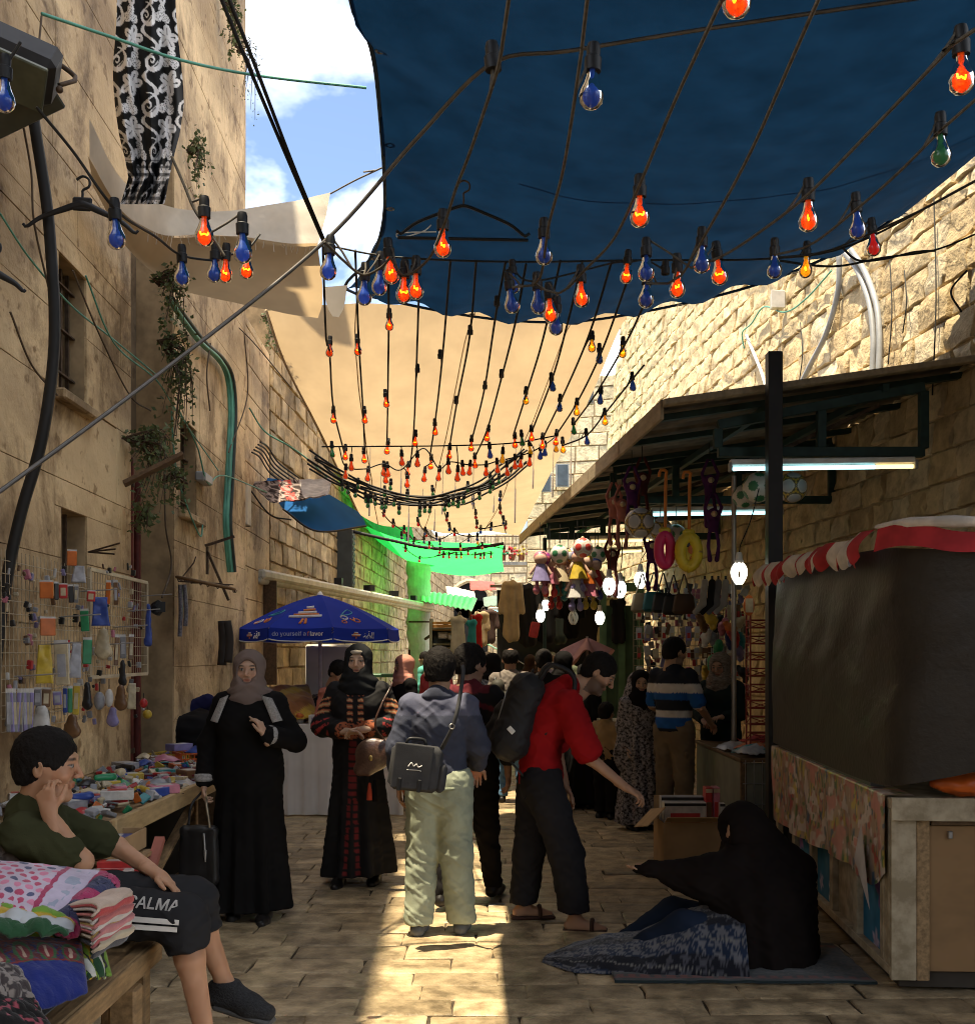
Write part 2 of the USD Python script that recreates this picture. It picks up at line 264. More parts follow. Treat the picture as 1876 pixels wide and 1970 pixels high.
# ---------------------------------------------------------------- masonry walls
def cut(rects, hole):
    out, (a0, a1, b0, b1) = [], hole
    for (s0, s1, z0, z1) in rects:
        if s1 <= a0 or s0 >= a1 or z1 <= b0 or z0 >= b1: out.append((s0, s1, z0, z1)); continue
        if z0 < b0: out.append((s0, s1, z0, b0))
        if z1 > b1: out.append((s0, s1, b1, z1))
        zz0, zz1 = max(z0, b0), min(z1, b1)
        if s0 < a0: out.append((s0, a0, zz0, zz1))
        if s1 > a1: out.append((a1, s1, zz0, zz1))
    return out
class Wall:
    """A wall in plan from p0 to p1; out = its street side (unit 2-D); batter leans it back with height."""
    def __init__(s, p0, p1, street, batter=0.0):
        s.p0 = A(p0, float); e = A(p1, float) - s.p0; s.L = float(np.linalg.norm(e)); s.e = e / s.L; n = A([-s.e[1], s.e[0]]); s.n = n if n @ A(street, float) > 0 else -n; s.bat = batter
    def w(s, q):
        q = np.asarray(q, float); xy = s.p0 + q[..., 0:1] * s.e + (q[..., 2:3] - s.bat * q[..., 1:2]) * s.n
        return np.concatenate([xy, q[..., 1:2]], -1)
    def s_at(s, d): return (d - s.p0[1]) / s.e[1]
    def pt(s, px, py, off=0.0):
        """The point of the wall face (pushed out by off) seen at the picture point px, py."""
        k = (px - CX) / F; m = -(py - HY) / F
        # p = p0 + a e + (off - bat z) n ; x = k y ; z = CAM + m y
        # unknown a, y (z = CAM + m y)
        M = A([[s.e[0], -(k) - s.bat * m * s.n[0]], [s.e[1], -1 - s.bat * m * s.n[1]]])
        rhs = -(s.p0 + (off - s.bat * CAM) * s.n); a, yy = np.linalg.solve(M, rhs); return A([k * yy, yy, CAM + m * yy])
    def sz(s, p): p = A(p); return float((p[:2] - s.p0) @ s.e), float(p[2])
    def build(s, name, label, z0, z1, course, wr, gap, holes, mats, mortar, seed, rough=.0, nparts=300, depth=.35, recess=.012, proud=.004, m=1):
        r = random.Random(seed); t = thing(name, label, 'wall', (s.p0[0], s.p0[1], 0)); org = A([s.p0[0], s.p0[1], 0])
        back = MB(); rects = [(0, s.L, z0, z1)]
        for h in holes: rects = cut(rects, h)
        for (a, b, c, e) in rects:
            q = A([(a, c, -recess), (b, c, -recess), (b, e, -recess), (a, e, -recess), (a, c, -depth), (b, c, -depth), (b, e, -depth), (a, e, -depth)])
            f = tri(_bf)
            if np.linalg.det(np.stack([np.r_[s.e, 0], [0, 0, 1], np.r_[s.n, 0]])) < 0: f = f[:, ::-1]
            back.add(s.w(q) - org, f[:, ::-1])
        put('mortar', back, mortar, t, False)
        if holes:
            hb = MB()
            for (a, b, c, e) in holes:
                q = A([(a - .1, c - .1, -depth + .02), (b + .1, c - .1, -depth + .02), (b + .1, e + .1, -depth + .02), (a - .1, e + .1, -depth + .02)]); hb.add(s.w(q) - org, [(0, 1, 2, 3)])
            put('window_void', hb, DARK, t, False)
        blocks = []; z = z0
        while z < z1 - .03:
            h = min(r.uniform(*course), z1 - z); a = -r.uniform(0, wr[0])
            if z1 - z - h < .1: h = z1 - z
            while a < s.L:
                b = a + r.uniform(*wr); rr = [(max(a, 0), min(b, s.L), z, z + h)]
                for hh in holes: rr = cut(rr, hh)
                blocks += [q for q in rr if q[1] - q[0] > .03 and q[3] - q[2] > .03]; a = b
            z += h
        sc = []
        for q in blocks:
            c = s.w(A([(q[0] + q[1]) / 2, (q[2] + q[3]) / 2, 0.])); d = max(c[1], .5); px = CX + F * c[0] / d; py = HY - F * (c[2] - CAM) / d
            ins = -80 < px < 1956 and -80 < py < 2050 and c[1] > 1
            sc.append((q[1] - q[0]) * (q[3] - q[2]) / d ** 2.5 if ins else 0)
        order = np.argsort(sc)[::-1]; rest = MB(); flip = np.linalg.det(np.stack([np.r_[s.e, 0], [0, 0, 1], np.r_[s.n, 0]])) < 0
        for k, i in enumerate(order):
            a, b, c, e = blocks[i]; g = gap / 2; a, b, c, e = a + g, b - g, c + g, e - g
            if b - a < .02 or e - c < .02: continue
            mm = m if sc[i] > 0 else 1; ch = min(max(.002, gap * .6), (b - a) * .3, (e - c) * .3); base = r.uniform(0, proud)
            us, vs = np.linspace(a + ch, b - ch, mm + 1), np.linspace(c + ch, e - ch, mm + 1)
            front = A([(u, v, base + (r.uniform(-rough, rough) if rough else 0)) for u in us for v in vs]); W = mm + 1
            if rough: front[:, :2] += A([[r.uniform(-1, 1) * ch * .6, r.uniform(-1, 1) * ch * .6] for _ in front])
            ring = [i2 * W for i2 in range(W)] + [(W - 1) * W + j for j in range(1, W)] + [i2 * W + W - 1 for i2 in range(W - 2, -1, -1)] + [j for j in range(W - 2, 0, -1)]
            c0 = A([(a + b) / 2, (c + e) / 2])
            rim = A([np.r_[np.clip(c0 + (front[q2, :2] - c0) * A([(b - a) / max(b - a - 2 * ch, 1e-4), (e - c) / max(e - c - 2 * ch, 1e-4)]), [a, c], [b, e]), min(front[q2, 2], base) - ch] for q2 in ring])
            deep = rim.copy(); deep[:, 2] = -.06; n1 = len(front); K = len(ring)
            f = list(map(tuple, grid_faces(W, W))) + [x for q2 in range(K) for x in ((ring[q2], n1 + q2, n1 + (q2 + 1) % K, ring[(q2 + 1) % K]), (n1 + q2, n1 + K + q2, n1 + K + (q2 + 1) % K, n1 + (q2 + 1) % K))]
            f = tri(f); f = f if not flip else f[:, ::-1]
            v = s.w(np.vstack([front, rim, deep])) - org
            if k < nparts and sc[i] > 0: put('stone', (v, f), mats[i % len(mats)], t, 40)
            else: rest.add(v, f)
        if rest.n: put('stones', rest, mats[0], t, 40, kind='stuff')
        return t
PLAST = mat('weathered_plaster', (.64, .46, .245), .85, vs=.8, c2=(.26, .17, .085), bump=.012, bs=14, streak=.8, detail=9, stretch=(1, .45, 1))
PLAST2 = mat('weathered_plaster_b', (.68, .50, .28), .85, vs=1.1, c2=(.32, .22, .115), bump=.012, bs=16, streak=.75, detail=9, stretch=(1, .45, 1))
PMORT = mat('plaster_joint', (.40, .28, .15), .95, .4, vs=5)
MORT = mat('lime_mortar', (.30, .21, .115), .95, .4, vs=8)
RUB = [mat(f'rubble_stone_{k}', c, .85, vs=5, c2=A(c) * .5, bump=.008, bs=26, streak=.45, detail=8, rndv=.30, stretch=(1, .5, 1)) for k, c in zip('abc', ((.46, .34, .18), (.38, .275, .145), (.52, .40, .235)))]
ROUGH = [mat(f'rough_limestone_{k}', c, .85, vs=6, c2=A(c) * .62, bump=.022, bs=15, streak=.25, detail=8, rndv=.14) for k, c in zip('abc', ((.74, .58, .34), (.66, .50, .28), (.80, .66, .43)))]
LX = lambda d: -2.30 - .036 * d
RX = lambda d: 4.15 - .083 * d
W1 = Wall((LX(1.5), 1.5), (LX(8.25), 8.25), (1, 0))
W2 = Wall((LX(9.15) + .10, 9.15), (LX(12.4) + .10, 12.4), (1, 0))
W3 = Wall((LX(12.4), 12.4), (-2.81, 14.6), (1, 0))
W4 = Wall((-2.81, 14.6), (-2.28, 31.0), (1, 0))
W5 = Wall((-2.28, 31.0), (-1.55, 52.0), (1, 0))
WR = Wall((RX(4.0), 4.0), (RX(25.5), 25.5), (-1, 0), .11)
def hole(w, x0, x1, y0, y1):
    p, q = w.pt(x0, (y0 + y1) / 2), w.pt(x1, (y0 + y1) / 2); m = w.pt((x0 + x1) / 2, y0), w.pt((x0 + x1) / 2, y1); return (w.sz(p)[0], w.sz(q)[0], w.sz(m[1])[1], w.sz(m[0])[1])
H1, H2, H3 = hole(W1, 113, 166, 510, 768), hole(W2, 347, 378, 815, 990), hole(W1, 118, 167, 985, 1150)
W1.build('plastered_wall', 'weathered plastered stone wall with two barred windows behind the seated boy', 0, 12.2, (.40, .62), (.6, 1.7), .0035, [H1, H3], [PLAST], PMORT, 1, proud=.004, nparts=150)
W2.build('plastered_wall', 'tall pale plastered wall with one barred window beside the green conduits', 0, 12.2, (.40, .58), (.6, 1.6), .0035, [H2], [PLAST2], PMORT, 2, proud=.003, nparts=140)
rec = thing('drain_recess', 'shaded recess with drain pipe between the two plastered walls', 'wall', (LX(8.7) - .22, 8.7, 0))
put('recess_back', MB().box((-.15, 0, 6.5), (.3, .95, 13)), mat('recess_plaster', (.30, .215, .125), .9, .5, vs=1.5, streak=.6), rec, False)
W3.build('low_plaster_wall', 'low pale plaster wall between the grey junction box and the rubble masonry', 0, 5.5, (.34, .42), (.6, 1.0), .008, [], [PLAST2], MORT, 3, proud=.004, nparts=60)
W4.build('rubble_wall', 'old masonry wall of small weathered blocks behind the blue umbrella', 0, 6.2, (.24, .32), (.3, .62), .018, [], RUB, MORT, 4, rough=.012, proud=.02, m=2, nparts=300)
W5.build('far_rubble_wall', 'far end of the left masonry wall past the wrapped pillar', 0, 6.0, (.26, .36), (.35, .7), .02, [], RUB, MORT, 5, rough=.012, proud=.02, m=1, nparts=80)
WR.build('rough_stone_wall', 'sunlit rough limestone block wall rising above the right stall roof', 0, 10.5, (.23, .36), (.26, .60), .018, [], ROUGH, mat('pale_mortar', (.48, .37, .22), .95, .4, vs=8), 6, rough=.020, proud=.032, m=3, nparts=300, depth=.6, recess=.02)
# far end of the alley
WF = Wall((-3.5, 56.0), (7.0, 54.0), (0, -1))
WF.build('end_wall', 'bright sunlit stone wall closing the far end of the alley', 0, 7.5, (.35, .5), (.5, .9), .03, [], [ROUGH[2], ROUGH[0]], MORT, 8, rough=.02, proud=.03, m=1, nparts=60)
WB = Wall((1.15, 33.0), (4.6, 32.0), (0, -1))
WB.build('far_building', 'sunlit white stone building in the gap beyond the right wall', 2.6, 9.6, (.35, .5), (.5, .9), .025, [], [ROUGH[2]], MORT, 9, rough=.015, proud=.02, m=1, nparts=60)
# blocks that close the place behind the camera
put('wall_behind', MB().box((0, -7.0, 4.5), (12, .4, 9), bev=.02), RUB[1], None, label='plain stone house wall closing the alley behind the viewer', cat='wall')
# barred windows
def barred(w, h, nb, nh, label, sill=True):
    a, b, c, e = h; t = thing('barred_window', label, 'window', w.w(A([(a + b) / 2, c, 0.]))); o = w.w(A([(a + b) / 2, c, 0.]))
    for k in range(nb):
        s = a + (k + .5) * (b - a) / nb; put('bar', MB().beam(w.w(A([s, c - .01, -.10])) - o, w.w(A([s, e + .01, -.10])) - o, .022), RUST, t, False)
    for k in range(nh):
        z = c + (k + .6) * (e - c) / nh; put('cross_bar', MB().beam(w.w(A([a - .01, z, -.085])) - o, w.w(A([b + .01, z, -.085])) - o, .028, .012), RUST, t, False)
    fr = MB()
    for (q0, q1) in (((a + .03, c), (a + .03, e)), ((b - .03, c), (b - .03, e)), ((a, c + .03), (b, c + .03)), ((a, e - .03), (b, e - .03))): fr.beam(w.w(A([*q0, -.2])) - o, w.w(A([*q1, -.2])) - o, .055, .04)
    put('frame', fr, WOODD, t, False)
    if sill: put('sill', MB().beam(w.w(A([a - .09, c - .035, -.03])) - o, w.w(A([b + .09, c - .035, -.03])) - o, .20, .065, .012, up=np.r_[0, 0, 1]), PLAST2, t, False)
    return t
barred(W1, H1, 4, 3, 'tall barred window high on the wall near the black hose')
barred(W2, H2, 4, 4, 'narrow barred window between the green cables and junction box')
t = barred(W1, H3, 2, 0, 'small dark shuttered window just above the hanging wire racks', False)

# ---------------------------------------------------------------- tarpaulins overhead
BLUE = cloth('blue_tarpaulin', (.007, .019, .034), (.0022, .0115, .031), .5, .3, vs=3.0)
TAN = cloth('tan_canvas', (.44, .33, .20), (.41, .30, .175), .5, .14, vs=2.0)
WHITEC = cloth('white_canvas', (.66, .60, .50), (.60, .50, .36), .35, .15, vs=4)
GREEN = cloth('green_shade_cloth', (.03, .45, .10), (.045, .95, .13), .72, .08, vs=2)
BLUE2 = cloth('small_blue_tarpaulin', (.02, .12, .36), (.01, .13, .42), .4, .2, vs=2)
def at(pts, z): return A([P(px, py, (zz - CAM) * F / (HY - py)) for (px, py), zz in zip(pts, [z] * len(pts) if np.isscalar(z) else z)])
HB = 5.0
left = np.vstack([A([(-.35, -6.5, HB), (-.66, 1.5, HB), (-.68, 4.0, HB)]), at([(676, 0), (712, 80), (730, 200), (740, 400), (716, 490), (665, 552)], HB)])
far = at([(665, 552), (750, 576), (850, 597), (960, 613), (1080, 618), (1200, 605), (1400, 562), (1560, 507), (1700, 432), (1840, 310), (1980, 205)], [HB] * 7 + [5.15, 5.3, 5.55, 5.8])
right = A([(4.6, -6.5, 5.8), (4.5, 0, 5.8), (4.4, 4, 5.8), far[-1]])
near = A([left[0], (1.5, -6.5, HB - .3), right[0]])
g = coons(left, right, near, far, 90, 70)
g = np.swapaxes(g, 0, 1)
uu, vv = np.meshgrid(np.linspace(0, 1, 70), np.linspace(0, 1, 90), indexing='ij'); w_ = np.clip(np.minimum(np.minimum(uu, 1 - uu), np.minimum(vv, 1 - vv)) * 6, 0, 1)
g[..., 2] -= .35 * (4 * uu * (1 - uu) * 4 * vv * (1 - vv)) - .10 * fb(g, .9, 3) * w_
bt = thing('blue_tarpaulin', 'huge dark blue tarpaulin stretched overhead across the upper right', 'tarpaulin', (0, 0, HB))
g[..., 2] += .05 * np.sin(vv * 75) * np.exp(-uu * 14) + .045 * np.sin(uu * 66) * np.exp(-(1 - vv) * 14)
g0 = A([0, 0, HB]); put('sheet', sheet(g - g0), BLUE, bt, True)
edge = np.vstack([left[2:], far[1:-1]]) - g0; put('hem', MB().tube(curve(edge, 90) - A([0, 0, .006]), .014, 5), mat('blue_hem', (.02, .05, .10), .7), bt, True)
cr = curve(edge, 60)
for k in range(6, 60, 5): put('eyelet', MB().lathe([(.018, 0), (.024, .006), (.036, 0), (.024, -.006), (.018, 0)], 8, cr[k] + A([.05, -.06, -.016])), STEEL, bt, True)
for k in (22, 45): put('seam', MB().tube(g[1:-1, k] - g0 - A([0, 0, .006]), .006, 4), mat('blue_hem', (.02, .05, .10)), bt, True)
put('seam_rope', MB().tube(curve([P(965, 125, 7.6) , P(1100, 95, 7.7), P(1400, 50, 7.6), P(1876, -20, 7.3)], 20) - g0, .012, 5), mat('grey_rope', (.06, .05, .045), .9), bt, True)
# big tan canvas
zt = lambda py: 5.6 - 1.85 * np.clip((py - 590) / 410, 0, 1)
dd = lambda px, py, z: P(px, py, (z - CAM) * F / (HY - py))
tl = A([dd(x, y, zt(y)) for x, y in ((512, 596), (545, 690), (600, 800), (640, 880), (688, 985))])
tr = A([dd(x, y, zt(y)) for x, y in ((1225, 590), (1190, 640), (1120, 800), (1062, 905), (1000, 1030))])
tt = A([dd(x, y, zt(y)) for x, y in ((512, 596), (700, 575), (860, 590), (1050, 596), (1225, 590))])
tb = A([dd(x, y, zt(y)) for x, y in ((688, 985), (740, 1012), (830, 1026), (920, 1028), (1000, 1030))])
g = coons(tt, tb, tl, tr, 60, 70); uu, vv = np.meshgrid(np.linspace(0, 1, 60), np.linspace(0, 1, 70), indexing='ij')
g[..., 2] -= .22 * (4 * uu * (1 - uu) * 4 * vv * (1 - vv)) + .05 * np.sin(vv * 9 + 3 * uu) * (uu * (1 - uu) * 4) + .12 * fb(g * A([2.2, .5, 1]), .8, 2)
o = g[30, 35]; tg = g.copy(); t = thing('tan_canvas', 'large sunlit tan canvas sheet sloping over the middle of the alley', 'canvas', o); put('sheet', sheet(g - o), TAN, t, True)
put('hem', MB().tube(curve(tl, 40) - o, .02, 5), mat('tan_hem', (.42, .30, .17), .9), t, True)
for k in (15, 34, 50): put('seam', MB().tube(tg[k] - o - A([0, 0, .004]), .007, 4), mat('tan_hem', (.42, .30, .17)), t, True)
# tan canvas drop at the right edge
# near tan cloth hanging from the left wall, with its white top strip
top = [P(170, 225, 6.6), P(235, 345, 7.3), P(310, 392, 8.0), P(400, 405, 8.4), P(480, 400, 8.6), P(560, 388, 8.7), P(636, 370, 8.8)]
mid = [P(170, 300, 6.7), P(235, 405, 7.3), P(310, 450, 8.0), P(400, 452, 8.3), P(480, 458, 8.4), P(560, 470, 8.5), P(612, 470, 8.6)]
bot = [P(165, 330, 7.0), P(240, 470, 7.8), P(330, 548, 8.8), P(400, 572, 9.2), P(480, 590, 9.4), P(560, 606, 9.5), P(612, 612, 9.4)]
t = thing('canvas_strip', 'tan and white canvas sagging from the left wall under the hanging fabric', 'canvas', P(400, 480, 8.4)); o = P(400, 480, 8.4)
g = coons(top, mid, [top[0], mid[0]], [top[-1], (P(634, 400, 8.75) + P(620, 440, 8.7)) / 2, mid[-1]], 50, 12); g[..., 1] += .10 * fb(g, 3, 3); put('white_flap', sheet(g - o), WHITEC, t, True)
g = coons(mid, bot, [mid[0], bot[0]], [mid[-1], P(618, 540, 9.0), bot[-1]], 50, 24); uu = np.linspace(0, 1, 24)[None, :]; g[..., 2] -= .10 * np.sin(uu * np.pi) * .8; g[..., 1] += .16 * fb(g, 2.2, 3) + .1 * np.sin(uu * np.pi); put('tan_drape', sheet(g - o), TAN, t, True)
fr = MB(); rr = random.Random(5); mc = curve(mid, 80)
for k in range(28, 80):
    if rr.random() < .55: p = mc[k] - o; fr.tube([p, p + A([rr.uniform(-.02, .02), -.01, -rr.uniform(.03, .09)])], .0022, 3)
put('frayed_edge', fr, WHITEC, t, False)
tip = coons([P(622, 552, 8.9), P(668, 548, 8.9)], [P(640, 608, 8.9), P(652, 610, 8.9)], [P(622, 552, 8.9), P(630, 590, 8.9), P(640, 608, 8.9)], [P(668, 548, 8.9), P(662, 590, 8.9), P(652, 610, 8.9)], 8, 8); put('white_tip', sheet(tip - o), WHITEC, t, True)
# green shade cloth
gt = [P(682, 978, 20.3), P(700, 1008, 22), P(770, 1036, 23), P(850, 1043, 24), P(968, 1046, 25)]; gb = [P(760, 1050, 27), P(808, 1092, 28), P(900, 1108, 29), P(970, 1100, 30)]
g = coons(gt, gb, [gt[0], P(712, 1022, 24.0), gb[0]], [gt[-1], P(966, 1076, 27.5), gb[-1]], 30, 24); g[..., 2] += .05 * fb(g, .8, 2)
t = thing('green_shade_cloth', 'bright green shade cloth glowing over the far alley', 'shade cloth', g[15, 12]); put('sheet', sheet(g - g[15, 12]), GREEN, t, True)
g2 = coons([(-2.6, 18.9, 5.9), (-2.3, 25, 5.8), (-2.2, 31, 5.6)], [P(682, 978, 20.3), P(730, 1025, 24), (-1.9, 31, 4.4)], [(-2.6, 18.9, 5.9), P(682, 978, 20.3)], [(-2.2, 31, 5.6), (-1.9, 31, 4.4)], 24, 10); put('wall_side_sheet', sheet(g2 - g[15, 12]), GREEN, t, True)
# ---------------------------------------------------------------- right stall: roof, frames, lamps
TEAL = mat('teal_frame_paint', (.022, .052, .046), .55, .35, vs=12)
FASC = mat('bare_fascia_board', (.40, .32, .21), .75, .3, vs=4, stretch=(5, 1, 5))
ROOFM = mat('old_roof_sheet', (.22, .19, .15), .7, .45, vs=5)
E0, E1 = P(1275, 782, 8.8), P(1000, 1036, 18.6)
B0, B1 = A([3.84, 8.8, 3.90]), A([3.02, 18.6, 3.86])
st = thing('stall_roof', 'long sloping stall roof with pale fascia board along its street edge', 'roof', E0)
n = 96; rows = []
for v in np.linspace(0, 1, 7):
    a, b = E0 + (B0 - E0) * v, E1 + (B1 - E1) * v; t = np.linspace(0, 1, n * 2)[:, None]
    q = a + (b - a) * t; q[:, 2] += .015 * np.sin(np.arange(n * 2) * np.pi * .5) + .05; rows.append(q)
put('corrugated_sheet', sheet(A(rows) - E0, .012), ROOFM, st, 40)
for k in range(6):
    t0, t1 = k / 6 + .002, (k + 1) / 6 - .002
    put('fascia_board', MB().beam((E1 - E0) * t0 + A([0, 0, -.02]), (E1 - E0) * t1 + A([0, 0, -.02]), .03, .15, .004), FASC, st, False)
put('barge_board', MB().beam(A([0, -.03, .02]), B0 - E0 + A([0, -.03, .02]), .05, .10, .006, up=(0, 1, 0)), FASC, st, False)
for k in range(9):
    t = (k + .3) / 9; a, b = (E1 - E0) * t, (B0 - E0) + ((B1 - E0) - (B0 - E0)) * t
    put('rafter', MB().beam(a + A([0.02, 0, -.03]), b + A([0, 0, -.03]), .05, .07, up=(0, 1, 0)), TEAL, st, False)
for v in (.35, .7):
    put('purlin', MB().beam((B0 - E0) * v + A([0, 0, -.10]), (E1 - E0) + (B1 - E1) * v + A([0, 0, -.10]), .05, .06), TEAL, st, False)
def truss(d, xs, ytop, ybot, label, w=.075):
    """A welded frame across the stall: posts at picture columns xs, a bottom and a sloping top rail."""
    t = thing('roof_truss', label, 'truss', P(xs[0], ybot, d)); o = P(xs[0], ybot, d)
    put('bottom_rail', MB().beam(P(xs[0], ybot, d) - o, P(xs[-1], ybot, d) - o, w, w, .004), TEAL, t, False)
    put('top_rail', MB().beam(P(xs[0], ytop[0], d) - o, P(xs[-1], ytop[1], d) - o, w, w, .004), TEAL, t, False)
    for k, x in enumerate(xs):
        f = (x - xs[0]) / (xs[-1] - xs[0]); put('upright', MB().beam(P(x, ybot, d) - o + A([0, .003, .03]), P(x, ytop[0] + f * (ytop[1] - ytop[0]), d) - o + A([0, .003, -.03]), w * .9, w * .9, .004, up=(0, 1, 0)), TEAL, t, False)
    put('brace', MB().beam(P(xs[0] + .55 * (xs[1] - xs[0]), ybot, d) - o + A([0, .08, 0]), P(xs[1] + .6 * (xs[-1] - xs[1]), ytop[1] + 30, d) - o + A([0, .08, 0]), .03, .03), RUST, t, False)
truss(8.85, (1381, 1580, 1777), (818, 745), 870, 'nearest teal welded roof truss just above the brightest tube lamp')
truss(11.6, (1180, 1300, 1420, 1600), (905, 850), 962, 'second dark roof truss above the shorter tube lamp')
truss(15.5, (1052, 1100, 1160, 1260, 1380), (1012, 990), 1032, 'farthest dark roof truss behind the hanging toy balls', .085)
pst = thing('square_post', 'tall black square steel post standing at the stall corner', 'post', P(1489, 1260, 8.55) * A([1, 1, 0]))
put('shaft', MB().box((0, 0, 1.95), (.108, .108, 3.9), bev=.004), mat('black_steel', (.022, .018, .015), .5, .3), pst, False); put('base_plate', MB().box((0, 0, .012), (.22, .22, .02), bev=.004), BLACK, pst, False)
for (x, y, z) in ((1048, 1018, 18.2),):
    pp = P(x, y, z); t = thing('roof_post', 'slim dark roof post under the stall eave, ' + ('the farther one' if z > 15 else 'behind the hanging monkeys'), 'post', pp * A([1, 1, 0])); pp[2] = min(pp[2], 3.5)
    put('shaft', MB().box((0, 0, pp[2] / 2), (.06, .06, pp[2]), bev=.004), TEAL, t, False)
TUBEC = glow('tube_cool', (.42, .85, .90), 1.0); TUBEW = glow('tube_warm', (1.0, .74, .30), .95)
def tube_lamp(a, b, label, warm=0.0):
    t = thing('tube_lamp', label, 'lamp', a); d = b - a
    put('housing', MB().beam(A([0, .02, .05]), d + A([0, .02, .05]), .055, .05, .008), WHITEP, t, False)
    k = 1 - warm
    if k > 0: put('tube', MB().tube([d * .015, d * k], .017, 8), TUBEC, t, True)
    if warm > 0: put('tube', MB().tube([d * (k + .004), d * .985], .017, 8), TUBEW, t, True, label='yellowed warm end of the tube' if k > 0 else None)
    for s in (0, 1): put('end_cap', MB().box(d * s + A([0, 0, .012]), (.025, .05, .07), bev=.005), GREYP, t, False)
tube_lamp(P(1405, 902, 8.75), P(1762, 897, 8.75), 'brightest fluorescent tube lamp, near end of the stall, crossing behind the post', .22)
tube_lamp(P(1253, 990, 11.3), P(1505, 986, 11.3), 'shorter bluish tube lamp behind the inflatable rings')
tube_lamp(P(1135, 1042, 14.8), P(1262, 1039, 14.8), 'yellow glowing tube lamp above the hanging balls', 1.0)
tube_lamp(P(1172, 1063, 17.2), P(1236, 1060, 17.2), 'small dim tube lamp far back in the stall', 1.0)
# hanging lit spiral lamps
CFL = glow('lit_lamp', (1.0, .97, .85), 1.3)
def cfl(px, py, d, label, lit=True, drop=.5, hook=None):
    o = P(px, py, d); t = thing('hanging_lamp', label, 'lamp', o)
    put('socket', MB().lathe([(.0, .145), (.02, .145), (.026, .12), (.03, .085), (.036, .08), (.034, .055), (0, .052)], 12), WHITEP if lit else GREYP, t, 40)
    g = MB()
    for k in range(6):
        a = k * np.pi / 3 + .3; h = np.linspace(0, 1, 13); rr = .012 + .040 * np.sin(np.pi * np.clip(h * .96 + .02, 0, 1) ** .8) ** .8
        g.tube(np.stack([rr * np.cos(a + h * .9), rr * np.sin(a + h * .9), .055 - h * .155], 1), .0150, 6)
    put('spiral_tube', g, CFL if lit else mat('unlit_lamp', (.75, .78, .72), .35, .1), t, True)
    top = A([0, 0, .14]); e = hook if hook is not None else A([.02, .02, drop])
    put('cord', MB().tube(curve([top, top + A([.01, 0, .06]), (top + e) / 2 + A([.012, 0, 0]), e], 10), .005, 5), WIREM, t, True)
    return o
cfl(1422, 1098, 8.9, 'largest lit spiral lamp, hanging left of the black post', hook=A([.18, .1, .66]))
cfl(1172, 1124, 11.2, 'left one of two lit spiral lamps hanging side by side under the dolls')
cfl(1193, 1130, 11.4, 'right one of two lit spiral lamps hanging side by side')
cfl(1232, 1112, 11.8, 'lit spiral lamp hanging in front of the row of handbags', hook=A([.10, 0, .42]))
cfl(1154, 1186, 14.5, 'small lit spiral lamp low beside the green frame')
cfl(1040, 1182, 15.5, 'lit spiral lamp left of the unlit one beside the black coats')
cfl(1050, 1162, 17.5, 'faint lit lamp just behind the one by the black coats')
cfl(1103, 1186, 14.6, 'unlit white spiral lamp below the hanging doll bags', lit=False)

# ---------------------------------------------------------------- right foreground kiosk
ke = unit(A([.068, 1.0, 0])); kn = A([-ke[1], ke[0], 0])            # along the counter (away), towards the street
K0 = A([1.955, 5.46, 0])
kp = lambda s, n, z: K0 + ke * s + kn * n + A([0, 0, z])
KR = np.stack([ke, -kn, A([0, 0, 1])], 1)
WPAINT = mat('chipped_white_paint', (.38, .31, .205), .6, c2=(.22, .17, .10), vs=11, bump=.001)
PLYW = mat('brown_hardboard', (.235, .135, .058), .7, .25, vs=2.5, stretch=(1, 1, 2))
kt = thing('kiosk_counter', 'white painted kiosk counter with floral side panels and brown end panel', 'kiosk', K0)
def kbox(m, s0, s1, n0, n1, z0, z1, bev=.003): return m.box(kp((s0 + s1) / 2, (n0 + n1) / 2, (z0 + z1) / 2) - K0, (s1 - s0, n1 - n0, z1 - z0), KR, bev)
put('counter_top', kbox(MB(), -.06, 3.1, -1.5, .03, .885, .935), WPAINT, kt, False)
put('counter_edge', kbox(MB(), -.075, -.062, -1.5, .03, .83, .94), WPAINT, kt, False, label='thick white front edge spattered with dirt')
put('body', kbox(MB(), .06, 3.02, -1.5, -.05, .10, .884), DARK, kt, False)
put('plinth', kbox(MB(), .02, 3.05, -1.5, -.03, .015, .11), mat('dark_plinth', (.045, .035, .025), .8), kt, False)
put('bottom_rail', kbox(MB(), -.02, 3.05, -.03, .025, .08, .125), WPAINT, kt, False)
for k, s in enumerate((.0, .095, .60, 1.15, 1.70, 2.25, 2.85)): put('batten', kbox(MB(), s, s + (.075 if k != 1 else .06), -.02, .022, .126, .884), WPAINT, kt, False)
